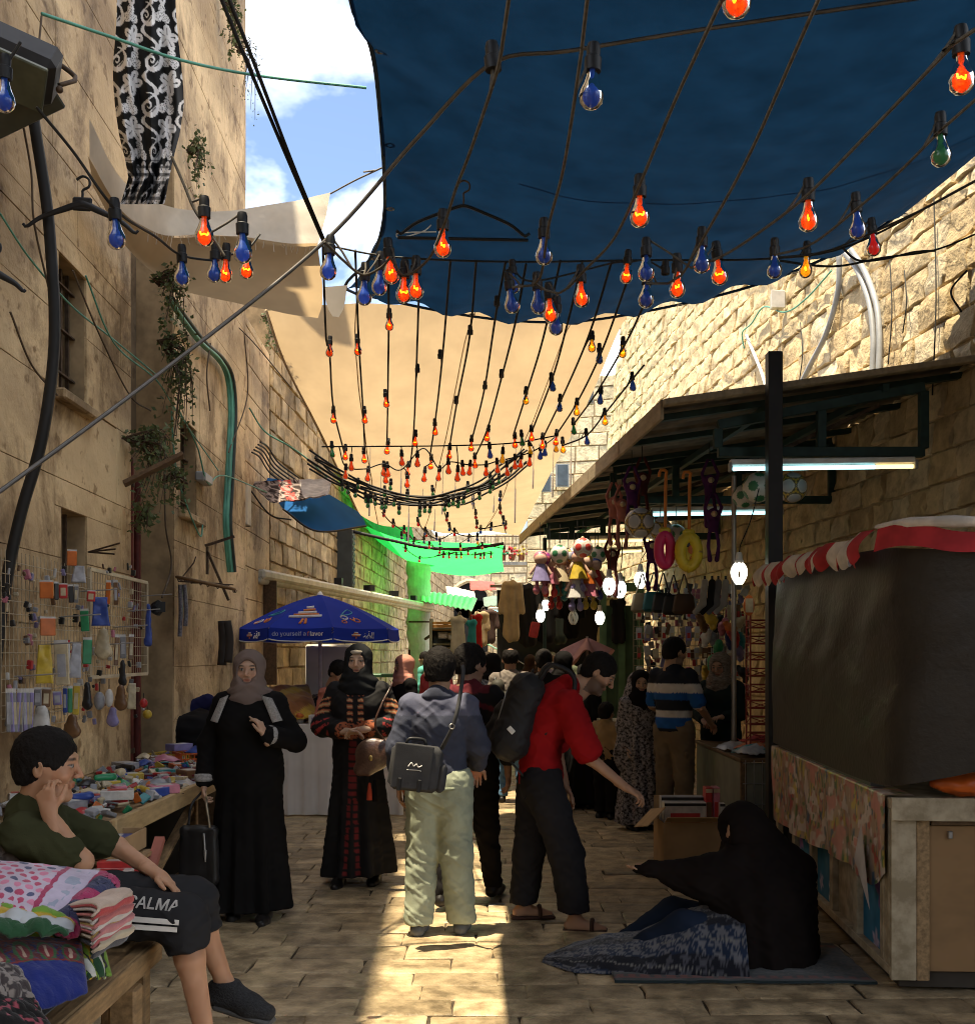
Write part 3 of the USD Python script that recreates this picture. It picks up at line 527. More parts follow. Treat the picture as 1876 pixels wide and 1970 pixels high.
def floral(seed, s0, s1, z0, z1, name):
    nu, nv = 26, 46; g = A([[kp(s0 + (s1 - s0) * i / (nu - 1), -.012, z0 + (z1 - z0) * j / (nv - 1)) - K0 for j in range(nv)] for i in range(nu)])
    u = np.linspace(0, s1 - s0, nu)[:, None]; v = np.linspace(0, z1 - z0, nv)[None, :]; r = np.random.RandomState(seed)
    c = np.zeros((nu, nv, 3)) + A([.02, .13, .22]); c += .06 * (meshkit.noise(np.stack(np.broadcast_arrays(u * 14, v * 9, 0 * u + seed), -1)) - .5)[..., None]
    for _ in range(7):
        x, y, R = r.uniform(0, s1 - s0), r.uniform(0, z1 - z0), r.uniform(.05, .10); th = np.arctan2(v - y, u - x); d = np.hypot(u - x, v - y)
        w = np.clip((R * (.75 + .25 * np.cos(5 * th + r.uniform(0, 6))) - d) / .012, 0, 1)[..., None]; cc = A([(.30, .14, .36), (.42, .36, .46), (.14, .07, .22), (.5, .5, .55)][r.randint(4)]); c = c * (1 - w) + w * cc * (.7 + .5 * (d / R)[..., None].clip(0, 1))
    put(name, sheet(g), VC, kt, True, col=np.clip(c, .01, 1).reshape(-1, 3))
for k, (a, b) in enumerate(((.162, .595), (.680, 1.145), (1.230, 1.695), (1.780, 2.245))):
    if k in (1,): put('plank_panel', kbox(MB(), a, b, -.03, -.012, .126, .884), WPAINT, kt, False)
    else: floral(k + 3, a, b, .127, .884, 'floral_panel')
put('end_panel', kbox(MB(), -.012, .0, -1.30, -.16, .10, .80), PLYW, kt, False, label='brown hardboard end panel')
for (n0, n1, z0, z1) in ((-.16, -.10, .06, .83), (-.098, .02, .06, .88), (-1.38, -1.31, .06, .83)): put('end_stile', kbox(MB(), -.035, -.002, n0, n1, z0, z1), WOOD if n0 < -.1 or n1 > .5 else WPAINT, kt, False)
put('end_rail', kbox(MB(), -.03, -.002, -1.3, -.17, .805, .875), WOODD, kt, False); put('catch', kbox(MB(), -.03, -.012, -.27, -.25, .74, .775), STEEL, kt, False)
put('corner_gap', kbox(MB(), -.004, .05, -.10, -.02, .1, .88), DARK, kt, False)
# printed oilcloth hanging over the counter
nu, nv = 90, 34; g = np.zeros((nu, nv, 3)); s_ = np.linspace(-.02, 2.98, nu); drop = np.linspace(0, 1, nv)
for i, s in enumerate(s_):
    L = .50 - .03 * np.sin(s * 2) - (.12 * max(0, .25 - s) / .25)
    for j, q in enumerate(drop):
        q2 = q * (L + .14); over = max(0, .14 - q2); down = max(0, q2 - .14)
        g[i, j] = kp(s + .10 * down * (-.4 + .2 * math.sin(s * 3)), .045 - over + .035 * (math.sin(s * 11 + q * 3) * down + .3 * math.sin(s * 23) * down), .945 - down) - K0
pp = np.stack([np.broadcast_to(s_[:, None], (nu, nv)), np.broadcast_to(drop[None] * .6, (nu, nv)), np.zeros((nu, nv))], -1)
nu2, nv2 = 220, 80
def resample(g, a, b):
    from scipy.ndimage import zoom
    return np.stack([zoom(g[..., k], ((a) / g.shape[0], (b) / g.shape[1]), order=1, grid_mode=False) for k in range(3)], -1)
g = resample(g, nu2, nv2); pp = resample(pp, nu2, nv2)
c = np.zeros((nu2, nv2, 3)) + A([.36, .25, .17]); nn = lambda sc, sd: meshkit.noise(pp * sc * 1.7 + sd)
for sd, col, th, sc in ((3, (.36, .07, .05), .70, (16, 11, 1)), (9, (.46, .34, .06), .73, (13, 9, 1)), (15, (.05, .10, .16), .75, (19, 14, 1)), (21, (.55, .46, .40), .62, (9, 12, 1)), (27, (.08, .15, .04), .77, (21, 15, 1)), (33, (.5, .2, .16), .72, (8, 8, 1))):
    w = np.clip((nn(A(sc), sd) - th) * 14, 0, 1)[..., None]; c = c * (1 - w) + w * A(col)
oc = thing('oilcloth', 'pink and yellow printed oilcloth draped over the kiosk counter', 'oilcloth', K0); put('sheet', sheet(g), vmat('oilcloth_print', .35, .5), oc, True, col=np.clip(c, .01, 1).reshape(-1, 3))
put('folded_corner', MB().add([kp(.32, .07, .77) - K0, kp(.44, .075, .56) - K0, kp(.12, .08, .36) - K0, kp(.40, .068, .60) - K0], [(0, 1, 2, 3)]), mat('oilcloth_back', (.5, .45, .42), .8), oc, False, label='white underside of a turned-up corner')
rail = thing('metal_rail', 'long grey metal rail lying on the kiosk counter edge', 'rail', kp(1.6, -.02, .955)); put('bar', MB().box((0, 0, 0), (2.5, .07, .03), KR, .004).box(kp(1.25, 0, .02) - K0 - A([0, 0, 0]), (.03, .06, .03), KR, .003), mat('dark_rail', (.10, .10, .10), .4, metal=.6), rail, False)
# black tarpaulin covering the kiosk front
TARPK = mat('dark_brown_tarp', (.018, .0135, .0095), .55, .35, vs=7, bump=.004, bs=30, spec=.5)
nu, nv = 170, 100
top = [kp(2.85, .03, 2.16), kp(2.0, .04, 2.17), kp(1.0, .04, 2.17), kp(.1, .03, 2.14), kp(-.22, -.08, 2.11), kp(-.42, -.38, 2.09), kp(-.56, -.8, 2.08), kp(-.66, -1.3, 2.08)]
bot = [kp(2.95, .04, .97), kp(2.0, .02, .96), kp(1.0, .02, .96), kp(.30, .02, .97), kp(.0, -.02, .99), kp(-.16, -.22, 1.05), kp(-.34, -.6, 1.16), kp(-.48, -1.3, 1.22)]
g = coons(top, bot, [top[0], bot[0]], [top[-1], bot[-1]], nu, nv)
uu, vv = np.meshgrid(np.linspace(0, 1, nu), np.linspace(0, 1, nv), indexing='ij'); env = np.sin(np.pi * np.clip(vv, .04, .96))
rg_ = lambda a, b, s_: np.maximum(0, 1 - np.abs(2 * meshkit.fbm(np.stack([a, b, 0 * a], -1) + s_, 3, s_) - 1) * 3.5)
fold = .022 * rg_(uu * 2.6 + vv * 1.6, vv * .5 - uu * .6, 3) * env + .016 * rg_(uu * 2.2 - vv * 1.9, vv * .5 + uu * .5, 8) * env + .03 * fb(np.stack([uu * 5 + vv * 2, vv * 1.2 - uu * 2, 0 * uu], -1), 1.6, 4) * env + .012 * np.sin(uu * 40 + vv * 9) * env * (1 - vv)
g += fold[..., None] * (kn * .8 - ke * .3)
t = thing('dark_tarp_cover', 'dark brown plastic tarp hanging over the closed kiosk', 'tarp', K0); put('sheet', sheet(g - K0), TARPK, t, True)
put('roof_sheet', sheet(coons([kp(2.9, 0, 2.17), kp(-.1, -.05, 2.10)], [kp(2.9, -1.5, 2.2), kp(-.6, -1.5, 2.1)], [kp(2.9, 0, 2.17), kp(2.9, -1.5, 2.2)], [kp(-.1, -.05, 2.10), kp(-.6, -1.5, 2.1)], 12, 12) - K0, .01), TARPK, t, True)
# striped valance
def stripes_val(p, q, h, n, label, twist=.0, colors=((.42, .03, .035), (.62, .55, .47))):
    t = thing('striped_valance', label, 'valance', p)
    for k in range(n):
        a, b = k / n, (k + 1) / n; gg = np.zeros((6, 8, 3))
        for i in range(6):
            u = a + (b - a) * (i / 5); base = p + (q - p) * u + kn * (.03 * math.sin(u * 21) + .015 * math.sin(u * 55))
            hh = h * (1 + .12 * math.sin(u * 9)) ; scal = .035 * math.sin(np.pi * (i / 5))
            for j in range(8):
                w = j / 7; gg[i, j] = base + A([0, 0, -w * (hh + scal)]) + ke * (.10 * w) * (1 if twist else 0) + kn * (.05 * math.sin(w * np.pi * .8) + .02 * math.sin(u * 40) * w)
        put('stripe', sheet(gg - p), mat('valance_red' if k % 2 == 0 else 'valance_white', colors[k % 2], .85, .3, vs=9), t, True, label='red stripe' if k % 2 == 0 else 'off-white stripe')
    return t
stripes_val(kp(2.95, .10, 2.28), kp(-.05, .09, 2.22), .115, 23, 'red and white striped valance along the kiosk roof', .1)
vv2 = thing('red_awning_roll', 'red and white awning cloth rolled at the kiosk corner', 'awning', kp(-.1, .08, 2.27))
rg = coons([kp(-.06, .09, 2.22), kp(-.30, -.05, 2.20), kp(-.48, -.36, 2.18), kp(-.72, -1.3, 2.17)], [kp(-.06, .11, 2.11), kp(-.32, -.03, 2.10), kp(-.51, -.35, 2.09), kp(-.75, -1.3, 2.08)], [kp(-.06, .09, 2.22), kp(-.06, .11, 2.11)], [kp(-.72, -1.3, 2.17), kp(-.75, -1.3, 2.08)], 40, 8)
rg[..., 2] += .02 * np.sin(np.linspace(0, 14, 40))[:, None]; put('red_cloth', sheet(rg - kp(-.1, .08, 2.27)), mat('valance_red', (.42, .03, .035)), vv2, True)
put('white_roll', MB().tube(curve([kp(.0, .08, 2.235), kp(-.30, -.06, 2.225), kp(-.47, -.36, 2.205), kp(-.70, -1.25, 2.20)], 14) - kp(-.1, .08, 2.27), [.012, .022, .028, .024, .03, .022, .026, .03, .026, .022, .028, .026, .022, .02], 8), mat('valance_white', (.62, .55, .47)), vv2, True)
# things on the kiosk counter
b = thing('orange_bag', 'crumpled orange plastic bag on the kiosk counter', 'bag', kp(.02, -.34, .94)); m = trimesh.creation.icosphere(3, .1); v = m.vertices * A([1.5, 1.0, .62]); v *= (1 + .5 * fb(v, 18, 3))[:, None]; v[:, 2] += .06; put('body', (v, m.faces), mat('orange_plastic', (.50, .10, .015), .4, .3), b, True)
b = thing('white_paper', 'creased white and blue paper packet on the kiosk counter', 'packet', kp(-.02, -.58, .945)); put('sheet', sheet(coons([(-.1, 0, .01), (.12, .0, .0)], [(-.02, .1, .10), (.14, .1, .12)], [(-.1, 0, .01), (-.02, .1, .10)], [(.12, 0, 0), (.14, .1, .12)], 8, 6), .004), mat('blue_white_paper', (.5, .54, .62), .6, c2=(.10, .14, .36), vs=12), b, True)
b = thing('cellophane_heap', 'heap of clear and orange wrappers behind the kiosk packet', 'wrappers', kp(.25, -.55, .94)); m = trimesh.creation.icosphere(3, .12); v = m.vertices * A([1.2, 1.4, .7]); v *= (1 + .6 * fb(v, 14, 3, 5))[:, None]; v[:, 2] += .08; put('body', (v, m.faces), mat('dull_wrapper', (.10, .11, .13), .3, .5, vs=20), b, True)
# ---------------------------------------------------------------- cables, hoses, hangers, left-wall fittings
def line(name, label, pts, r, m, cat='cable', n=40, group=None, part='strand', extra=()):
    pts = A(pts); o = pts[0]; t = thing(name, label, cat, o, group=group)
    put(part, MB().tube(curve(pts, n) - o, r, 6), m, t, True)
    for e in extra: put(part, MB().tube(curve(A(e), n) - o, r, 6), m, t, True)
    return t
line('black_hose', 'thick black hose curving down the left wall from the top pole', [P(x, y, 5.75) for x, y in ((55, 120), (64, 220), (90, 392), (100, 510), (105, 600), (103, 690), (89, 799), (71, 884), (41, 985), (14, 1110), (-6, 1260), (-14, 1400))], .029, RUBBER, 'hose', 60, part='tube')
line('grey_stay_cable', 'long grey steel stay crossing from the left wall up over the blue tarp', [P(-40, 970, 5.1), P(0, 945, 5.2), P(310, 716, 5.7), P(620, 468, 6.0), P(800, 268, 5.9), P(945, 122, 5.7), P(1100, 96, 5.5), P(1400, 48, 5.3), P(1900, -24, 5.0)], .011, mat('dull_cable', (.16, .15, .14), .4, .3, metal=.5), n=70)
line('black_strap', 'twisted black strap hanging from the top beside the sky gap', [P(415, -30, 6.0), P(480, 130, 6.3), P(560, 320, 6.8), P(625, 470, 7.2)], .012, RUBBER, 'strap', 30, extra=([P(430, -30, 6.02), P(492, 128, 6.3), P(566, 322, 6.8), P(627, 470, 7.2)],))
line('green_rope', 'thin green rope slung across the sky gap near the top', [P(80, 25, 6.0), P(220, 72, 6.4), P(350, 115, 6.8), P(500, 145, 7.3), P(705, 168, 7.4)], .009, GREENH, 'rope')
line('tie_cord', 'knotted cord tying the canvas strip to the blue tarp edge', [P(636, 372, 8.75), P(680, 348, 8.5), P(722, 328, 8.0)], .006, mat('grey_cord', (.22, .2, .18)), 'cord', 12, extra=([P(700, 330, 8.2), P(722, 327, 8.0)], [P(722, 328, 8.0), P(735, 322, 7.9)]))
line('support_wire', 'thin wire across the alley that carries the nearer string lights', [P(640, 474, 6.8), P(760, 494, 6.6), P(980, 503, 6.6), P(1230, 500, 6.7), P(1480, 497, 6.6), P(1640, 470, 6.4), P(1880, 345, 6.0)], .006, WIREM, 'wire')
line('wall_wire', 'knotted black wire running to the right wall beside the red bulb', [P(1480, 498, 6.6), P(1600, 512, 6.8), P(1700, 495, 7.2), P(1800, 480, 7.6), P(1900, 440, 7.8)], .007, WIREM, 'wire', 30, extra=([P(1620, 475, 7.0), P(1650, 500, 7.0), P(1700, 498, 7.1), P(1760, 484, 7.4), P(1800, 482, 7.6)], [P(1860, 520, 7.7), P(1830, 560, 7.7), P(1850, 600, 7.7)]))
# a spread of thin wires on the left wall
wl = [((0, 410), (60, 500), (140, 590), (215, 650), (300, 720)), ((40, 215), (60, 330), (66, 430), (95, 560)), ((20, 600), (60, 700), (110, 760)), ((140, 520), (190, 640), (250, 760), (290, 790)), ((165, 530), (220, 660), (300, 730), (340, 790), (420, 905)), ((80, 30), (66, 200), (75, 330), (100, 470))]
for k, q in enumerate(wl):
    line('slack_cord', f'thin slack {"green" if k in (0, 4) else "brown"} cord trailing down the left wall, ' + ('beside the tall barred window', 'from the floodlight', 'below the black hose', 'under the first window sill', 'between the two barred windows', 'left of the patterned fabric')[k], [W1.pt(x, y, .10 + .02 * k) for x, y in q], .006, GREENH if k in (0, 4) else mat('brown_cord', (.10, .07, .045), .8), 'cord', 40)
far_w = [((345, 790), (380, 860), (400, 930), (432, 915), (520, 950)), ((330, 790), (335, 870), (348, 940), (384, 1030), (390, 1010)), ((318, 830), (318, 1000), (330, 1085), (312, 1150)), ((470, 640), (476, 760), (440, 870)), ((405, 660), (398, 720), (404, 790)), ((380, 570), (470, 640), (560, 745))]
for k, q in enumerate(far_w):
    line('slack_cord', ('pale green cable looping under the second barred window', 'green cable drooping left of the second barred window', 'thin brown wire hanging to the black lamp on the wall', 'thin wire beside the green conduits', 'short dark rope hanging below the tan canvas', 'taut wire from conduits to the tan canvas edge')[k], [W2.pt(x, y, .08) if k < 5 else P(x, y, 11.5 + k * .1) for x, y in q], .007, GREENH if k < 2 else mat('brown_cord', (.10, .07, .045), .8), 'cable', 40)
# conduits
t = thing('conduit_bundle', 'bundle of green conduits running down the left wall to the grey boxes', 'conduits', W2.pt(400, 700, .1)); o = W2.pt(400, 700, .1)
for k in range(4):
    q = [(322 + k * 3, 572), (352 + k * 4, 618), (385 + k * 4, 660), (418 + k * 4, 690), (436 + k * 4, 725), (442 + k * 4, 790), (438 + k * 4, 880), (434 + k * 4, 960), (432 + k * 4, 1010), (440 + k * 4, 1100)]
    put('conduit', MB().tube(curve([W2.pt(x, y, .05 + .02 * (k % 2)) for x, y in q], 40) - o, .018, 6), GREENH if k != 3 else mat('dark_conduit', (.05, .06, .05), .6), t, True)
for k, q in enumerate((((455, 880), (458, 820), (470, 790), (474, 830), (466, 880)), ((480, 785), (510, 830), (560, 860), (600, 890), (640, 930)), ((485, 870), (500, 880), (520, 910), (560, 940)), ((480, 940), (520, 990), (560, 1000)))):
    line('looped_cable', ('green looped cable above the small grey meter box', 'long green cable sagging toward the green shade cloth', 'cluster of dark cables leaving the meter box', 'drooping dark cable under the patterned banner')[k], [P(x, y, 12.8 + .5 * j) for j, (x, y) in enumerate(q)], .010, GREENH if k < 2 else WIREM, 'cable', 30, extra=() if k != 2 else tuple([P(x + 4 * j, y - 5 * j, 12.8 + .5 * i) for i, (x, y) in enumerate(q)] for j in range(1, 5)))
def wallbox(w, x0, x1, y0, y1, dep, label, m, cat='box', d=None):
    if d is None:
        c = w.pt((x0 + x1) / 2, (y0 + y1) / 2, dep / 2); sw = abs(w.sz(w.pt(x1, y0))[0] - w.sz(w.pt(x0, y0))[0]); h = (y1 - y0) * c[1] / F; R = np.stack([np.r_[w.e, 0], np.r_[w.n, 0], [0, 0, 1]], 1); sz = (sw, dep, h)
    else: c = P((x0 + x1) / 2, (y0 + y1) / 2, d); R = np.eye(3); sz = ((x1 - x0) * d / F, dep, (y1 - y0) * d / F)
    t = thing('junction_box', label, cat, c); put('case', MB().box((0, 0, 0), sz, R, .012), m, t, False)
    put('lid', MB().box(R @ A([0, sz[1] / 2 * (1 if d is None else -1), 0]), (sz[0] * .86, .02, sz[2] * .9), R, .006), m, t, False); return t
wallbox(W2, 441, 458, 872, 925, .16, 'small grey meter box at the top of the conduit bundle', GREYP, d=12.3)
wallbox(W2, 450, 480, 932, 1012, .22, 'large pale junction cabinet fixed under the meter box', mat('dirty_cabinet', (.42, .36, .27), .7, .35, vs=4), d=12.6)
wallbox(W2, 384, 400, 912, 930, .08, 'little grey junction box between two green cables', GREYP)
# drain pipe and recess
t = thing('drain_pipe', 'dark red rusty drain pipe in the shaded wall recess', 'pipe', (LX(8.5) - .10, 8.5, 0)); put('pipe', MB().tube([(0, 0, .2), (0, 0, 2.0), (0, .02, 3.0), (0, 0, 3.1)], .05, 10), mat('dark_red_paint', (.12, .022, .016), .6, .5, vs=9), t, True)
for z in (.9, 2.0, 2.9): put('clamp', MB().lathe([(.052, -.02), (.06, -.018), (.06, .018), (.052, .02)], 10, (0, .01, z)), RUST, t, True)
t = thing('drain_pipe', 'second narrower red pipe beside the drain pipe', 'pipe', (LX(8.75) - .10, 8.78, 0)); put('pipe', MB().tube([(0, 0, .2), (0, 0, 3.0)], .03, 10), mat('dark_red_paint', (.12, .022, .016)), t, True)
t = thing('wood_plank', 'short wooden plank jutting from the wall plants', 'plank', W1.pt(272, 906, .2)); put('plank', MB().beam((-.12, 0, -.09), (.26, .1, .13), .16, .03, .004), WOODD, t, False)
# floodlight
o = P(40, 130, 5.4); t = thing('floodlight', 'black metal floodlight hanging at the top left corner', 'floodlight', o); Rf = rot((0, 0, 1), .5) @ rot((1, 0, 0), -.5) @ rot((0, 1, 0), .35)
put('housing', MB().box((0, 0, .02), (.34, .26, .17), Rf, .03), mat('black_casting', (.02, .02, .022), .5, .4), t, False); put('lamp_glass', MB().box(Rf @ A([-.02, 0, -.09]), (.32, .24, .025), Rf, .006), mat('murky_glass', (.09, .10, .07), .2, .3), t, False)
for k in range(6): put('fin', MB().box(Rf @ A([-.13 + .05 * k, .05, .12]), (.008, .16, .05), Rf), BLACK, t, False)
put('bracket', MB().tube(curve([Rf @ A([.18, 0, .0]), Rf @ A([.22, .02, .14]), Rf @ A([.0, .05, .24]), Rf @ A([-.2, .02, .12]), Rf @ A([-.18, 0, 0])], 16), .012, 6), RUST, t, True)
put('toggle', MB().ball(Rf @ A([.19, 0, -.03]), .018, 1), RUST, t, True)
t = thing('flat_lamp', 'dark flat lamp plate tilted below the floodlight', 'lamp', P(20, 190, 5.5)); put('plate', MB().box((0, 0, 0), (.42, .30, .025), rot((0, 1, 0), -.45) @ rot((1, 0, 0), -.5), .008), mat('murky_plate', (.07, .075, .06), .45, .3), t, False)
# clothes hangers
def hanger(o, w, tilt, label, clip=False, big=True):
    t = thing('coat_hanger', label, 'hanger', o); R = rot((0, 1, 0), tilt)
    pr = A([(-1, -.40), (-.93, -.44), (-.7, -.27), (-.3, -.10), (-.12, -.03), (0, 0), (.12, -.03), (.3, -.10), (.7, -.27), (.93, -.44), (1, -.40)]) * (w / 2)
    pr = np.stack([pr[:, 0], 0 * pr[:, 0], pr[:, 1]], 1) @ R.T
    if big:
        v, f = tube(curve(pr, 40), np.r_[np.linspace(.008, .02, 20), np.linspace(.02, .008, 20)], 8); v[:, 1] *= .8; put('shoulders', (v, f), BLACK, t, True)
        put('centre_block', MB().box((0, 0, .0), (w * .17, .018, w * .12), R, .008), BLACK, t, False)
    else:
        put('shoulders', MB().tube(curve(pr, 30), .009, 6), BLACK, t, True)
        put('trouser_bar', MB().tube([R @ A([-w / 2 * .98, 0, -.25 * w]), R @ A([w / 2 * .98, 0, -.25 * w])], .009, 6), BLACK, t, True)
        put('wire_clip', MB().tube(curve([R @ A(q) for q in ((-w * .2, 0, -.20 * w), (-w * .47, 0, -.215 * w), (-w * .5, 0, -.24 * w), (-w * .46, 0, -.25 * w), (-w * .3, 0, -.20 * w), (-w * .24, 0, -.15 * w))], 20), .004, 5), WHITEP, t, True)
    h = [R @ A([x, 0, z]) for x, z in ((0, 0), (0, .05), (.0, .07), (.03, .09), (.028, .125), (-.005, .14), (-.035, .12))]
    put('hook', MB().tube(curve(h, 18), .0065 if big else .005, 6), BLACK if big else RUST, t, True); return t
hanger(P(158, 392, 5.7), .58, .06, 'wide black plastic coat hanger with no clothes hung at upper left')
hanger(P(-18, 520, 5.2), .34, .12, 'black plastic hanger cut off by the left picture edge')
hanger(P(892, 395, 6.3), .74, .02, 'black trouser hanger dangling in front of the blue tarp', big=False)
# hanging black and white fabric
nu, nv = 90, 260; o = P(285, 190, 6.9); g = np.zeros((nu, nv, 3)); L = np.linspace(-60, 392, nv)
for j, y in enumerate(L):
    q = (y + 60) / 452; x0 = np.interp(y, (-60, 120, 260, 340, 392), (222, 219, 229, 243, 230)); x1 = np.interp(y, (-60, 60, 200, 260, 340, 380, 392), (338, 345, 350, 345, 330, 322, 318))
    for i in range(nu):
        u = i / (nu - 1); dep = 6.9 + .05 * math.sin(u * 17 + q * 4) * (.4 + q) + .05 * math.sin(u * 31 - q * 7) * q - .10 * math.sin(u * np.pi); g[i, j] = P(x0 + u * (x1 - x0) + 4 * math.sin(q * 9 + u * 3), y, dep)
U, V = np.meshgrid(np.linspace(0, .42, nu), np.linspace(0, 1.45, nv), indexing='ij')
def damask(U, V, p=.225):
    """White scrolls, petals and leaves on black."""
    out = np.zeros_like(U)
    for sx, sy, kind in ((0, 0, 0), (.5, .5, 1), (.5, 0, 2), (0, .5, 3)):
        a = (U / p + sx + .12 * np.sin(V / p * 2)) % 1 - .5; b = (V / (p * 1.25) + sy) % 1 - .5; r = np.hypot(a, b) + 1e-6; th = np.arctan2(b, a)
        if kind == 0: w = (r < .30 * (.55 + .45 * np.abs(np.cos(2.5 * th)))) & ~((r < .22 * np.abs(np.cos(2.5 * th))) & (r > .05) & (np.abs(np.sin(5 * th)) < .35))
        elif kind == 1: ph = th + 5.0 * np.log(r + .02); w = (np.cos(ph) > .35) & (r < .30) & (r > .02)
        elif kind == 2: w = (np.abs(a - .18 * np.sin(b * 9)) < .055 * (1.2 - 2 * np.abs(b))) | ((np.hypot(a - .2, b - .2) < .07) | (np.hypot(a + .18, b + .16) < .06))
        else: w = (r < .24 * (.4 + .6 * np.abs(np.sin(1.5 * th + .5)))) & (np.abs(np.sin(9 * r * 6 + 3 * th)) > .25)
        out = np.maximum(out, w)
    return out
Cc = damask(U, V)[..., None] * A([.72, .70, .68]) + .012
Cc = np.where((((V > 1.18) & (np.sin(V * 130) > .2)))[..., None], Cc * .25, Cc)
t = thing('patterned_fabric', 'black fabric with white scroll pattern hanging from above at upper left', 'fabric', o); put('sheet', sheet(g - o), vmat('damask_print', .85, .15), t, True, col=Cc.reshape(-1, 3))
# wall plants
LEAF = usdkit.material(stage, LK + 'wall_leaf', {'o': ('geometry', {}), 'n': ('noise_texture', dict(scale=9.0)), 'r': ('rgb_ramp', dict(ramp=[(.3, (.05, .075, .025)), (.7, (.15, .18, .07))])), 'p': ('principled_bsdf', dict(roughness=.65)), 't': ('translucent_bsdf', {}), 'x': ('mix_closure', dict(fac=.3))}, [('o.position', 'n.vector'), ('n.fac', 'r.fac'), ('r.color', 'p.base_color'), ('r.color', 't.color'), ('p.BSDF', 'x.closure1'), ('t.BSDF', 'x.closure2')], surface='x.closure')
def plant(o, h, w, n, label, seed, out=(1, 0, 0), dry=False, leaf=.040):
    r = np.random.RandomState(seed); t = thing('wall_plant', label, 'plant', o); sm, lm = MB(), MB(); out = unit(out)
    for k in range(int(n * .62)):
        a = A([0, r.uniform(-.3, .3) * w, 0]); tip = out * r.uniform(.2, 1) * w * .6 + A([0, r.uniform(-.9, .9) * w * .5, -h * r.uniform(.2, 1.0) + .12]); mid = (a + tip) / 2 + out * w * .25 + A([0, 0, .12]); c = curve([a, mid, tip], 8); sm.tube(c, np.linspace(.006, .002, 8), 4, False)
        for q in range(22):
            p = c[r.randint(1, 8)] + r.normal(0, .032, 3); d = unit(r.normal(0, 1, 3) + A([0, 0, -.3])); s = unit(np.cross(d, r.normal(0, 1, 3))); l = leaf * r.uniform(.6, 1.5); lm.add([p, p + d * l * .5 + s * l * .28, p + d * l, p + d * l * .5 - s * l * .28], [(0, 1, 2, 3)])
    put('stem', sm, RUST, t, False, kind='stuff'); put('foliage', lm, LEAF, t, False, kind='stuff')
plant(W2.pt(300, 545, .05), .5, .34, 24, 'dry trailing plant growing below the tan canvas', 1)
plant(W2.pt(308, 660, .05), .95, .36, 44, 'tall leafy trailing plant on the edge of the wall recess', 2)
plant(W1.pt(246, 850, .02), .65, .5, 40, 'bushy dark plant over the red drain pipe', 3)
plant(W2.pt(312, 925, .05), .35, .3, 12, 'sparse twiggy weed right of the drain pipe', 4)
plant(W1.pt(262, 1015, .12), .14, .16, 12, 'small bright green tuft low on the wall', 5)
plant(P(505, 612, 13.6), .55, .4, 34, 'dry brown hanging plant at the tan canvas corner', 6)
plant(W2.pt(430, 8, .05), .6, .22, 24, 'dark creeper behind the hanging patterned fabric', 7)
plant(W2.pt(452, 90, .12), .8, .34, 22, 'thin weed sprouting from the building corner against the sky', 8, leaf=.02)
plant(W2.pt(362, 295, .06), .4, .2, 18, 'green weed on the wall below the hanging fabric', 9)
# brackets, ring rack, wall lamp
t = thing('wall_bracket', 'bent iron bracket on the wall above the ring rack', 'bracket', P(420, 1045, 9.9)); o = P(420, 1045, 9.9)
for a, b in (((395, 1050), (451, 1032)), ((399, 1052), (399, 1105)), ((400, 1062), (440, 1155))): put('bar', MB().beam(P(*a, 9.9) - o, P(*b, 9.9) - o, .035, .02), RUST, t, False)
t = thing('ring_rack', 'rusty round hanging rack with small hooks on the wall', 'rack', P(396, 1122, 9.0)); th = np.linspace(0, 2 * np.pi, 33); ring = np.stack([.225 * np.cos(th), .225 * np.sin(th) * .9, .03 * np.cos(th) * -1.6], 1)
RB = mat('bamboo_rust', (.18, .10, .04), .6, .4, vs=15); put('ring', MB().tube(ring, .013, 6, False), RB, t, True)
for k in range(4): a = k * np.pi / 4; put('spoke', MB().tube([.22 * A([np.cos(a), .9 * np.sin(a), -.05 * np.cos(a) * 1.2]), -.22 * A([np.cos(a), .9 * np.sin(a), -.05 * np.cos(a) * 1.2])], .004, 4), RUST, t, True)
for k in range(10): put('hook', MB().tube(curve([ring[k * 3], ring[k * 3] + A([.01, 0, -.03]), ring[k * 3] + A([.02, 0, -.01])], 5), .004, 4), RUST, t, True)
put('hanger_rod', MB().tube([(-.2, 0, .03), (-.12, .1, .17), (-.11, .12, .22)], .006, 4), RUST, t, True)
line('hanging_chains', 'string of trinket chains hanging from the ring rack', [P(347, 1125, 8.95), P(348, 1180, 8.95), P(346, 1225, 8.95)], .018, mat('grey_chain', (.16, .15, .17), .4, .6, vs=60), 'chains', 12, extra=([P(355, 1125, 8.95), P(358, 1170, 8.95), P(357, 1205, 8.95)],))
t = thing('wall_lamp', 'small black lamp hanging from a wire on the left wall', 'lamp', P(304, 1168, 8.9)); put('shade', MB().lathe([(0, .05), (.03, .05), (.055, 0), (.05, -.05), (.03, -.06), (0, -.055)], 9, R=rot((0, 1, 0), .6)), BLACK, t, 30); put('flap', MB().box((.03, -.03, .0), (.07, .01, .08), rot((0, 0, 1), .4)), BLACK, t, False)
line('cord_hank', 'hank of dark cords hanging on the rubble wall', [P(428, 1195, 10.6), P(430, 1235, 10.6), P(427, 1280, 10.6)], .045, mat('dark_cords', (.03, .025, .022), .8), 'cords', 12, extra=([P(436, 1195, 10.6), P(441, 1230, 10.6), P(438, 1275, 10.6)],))
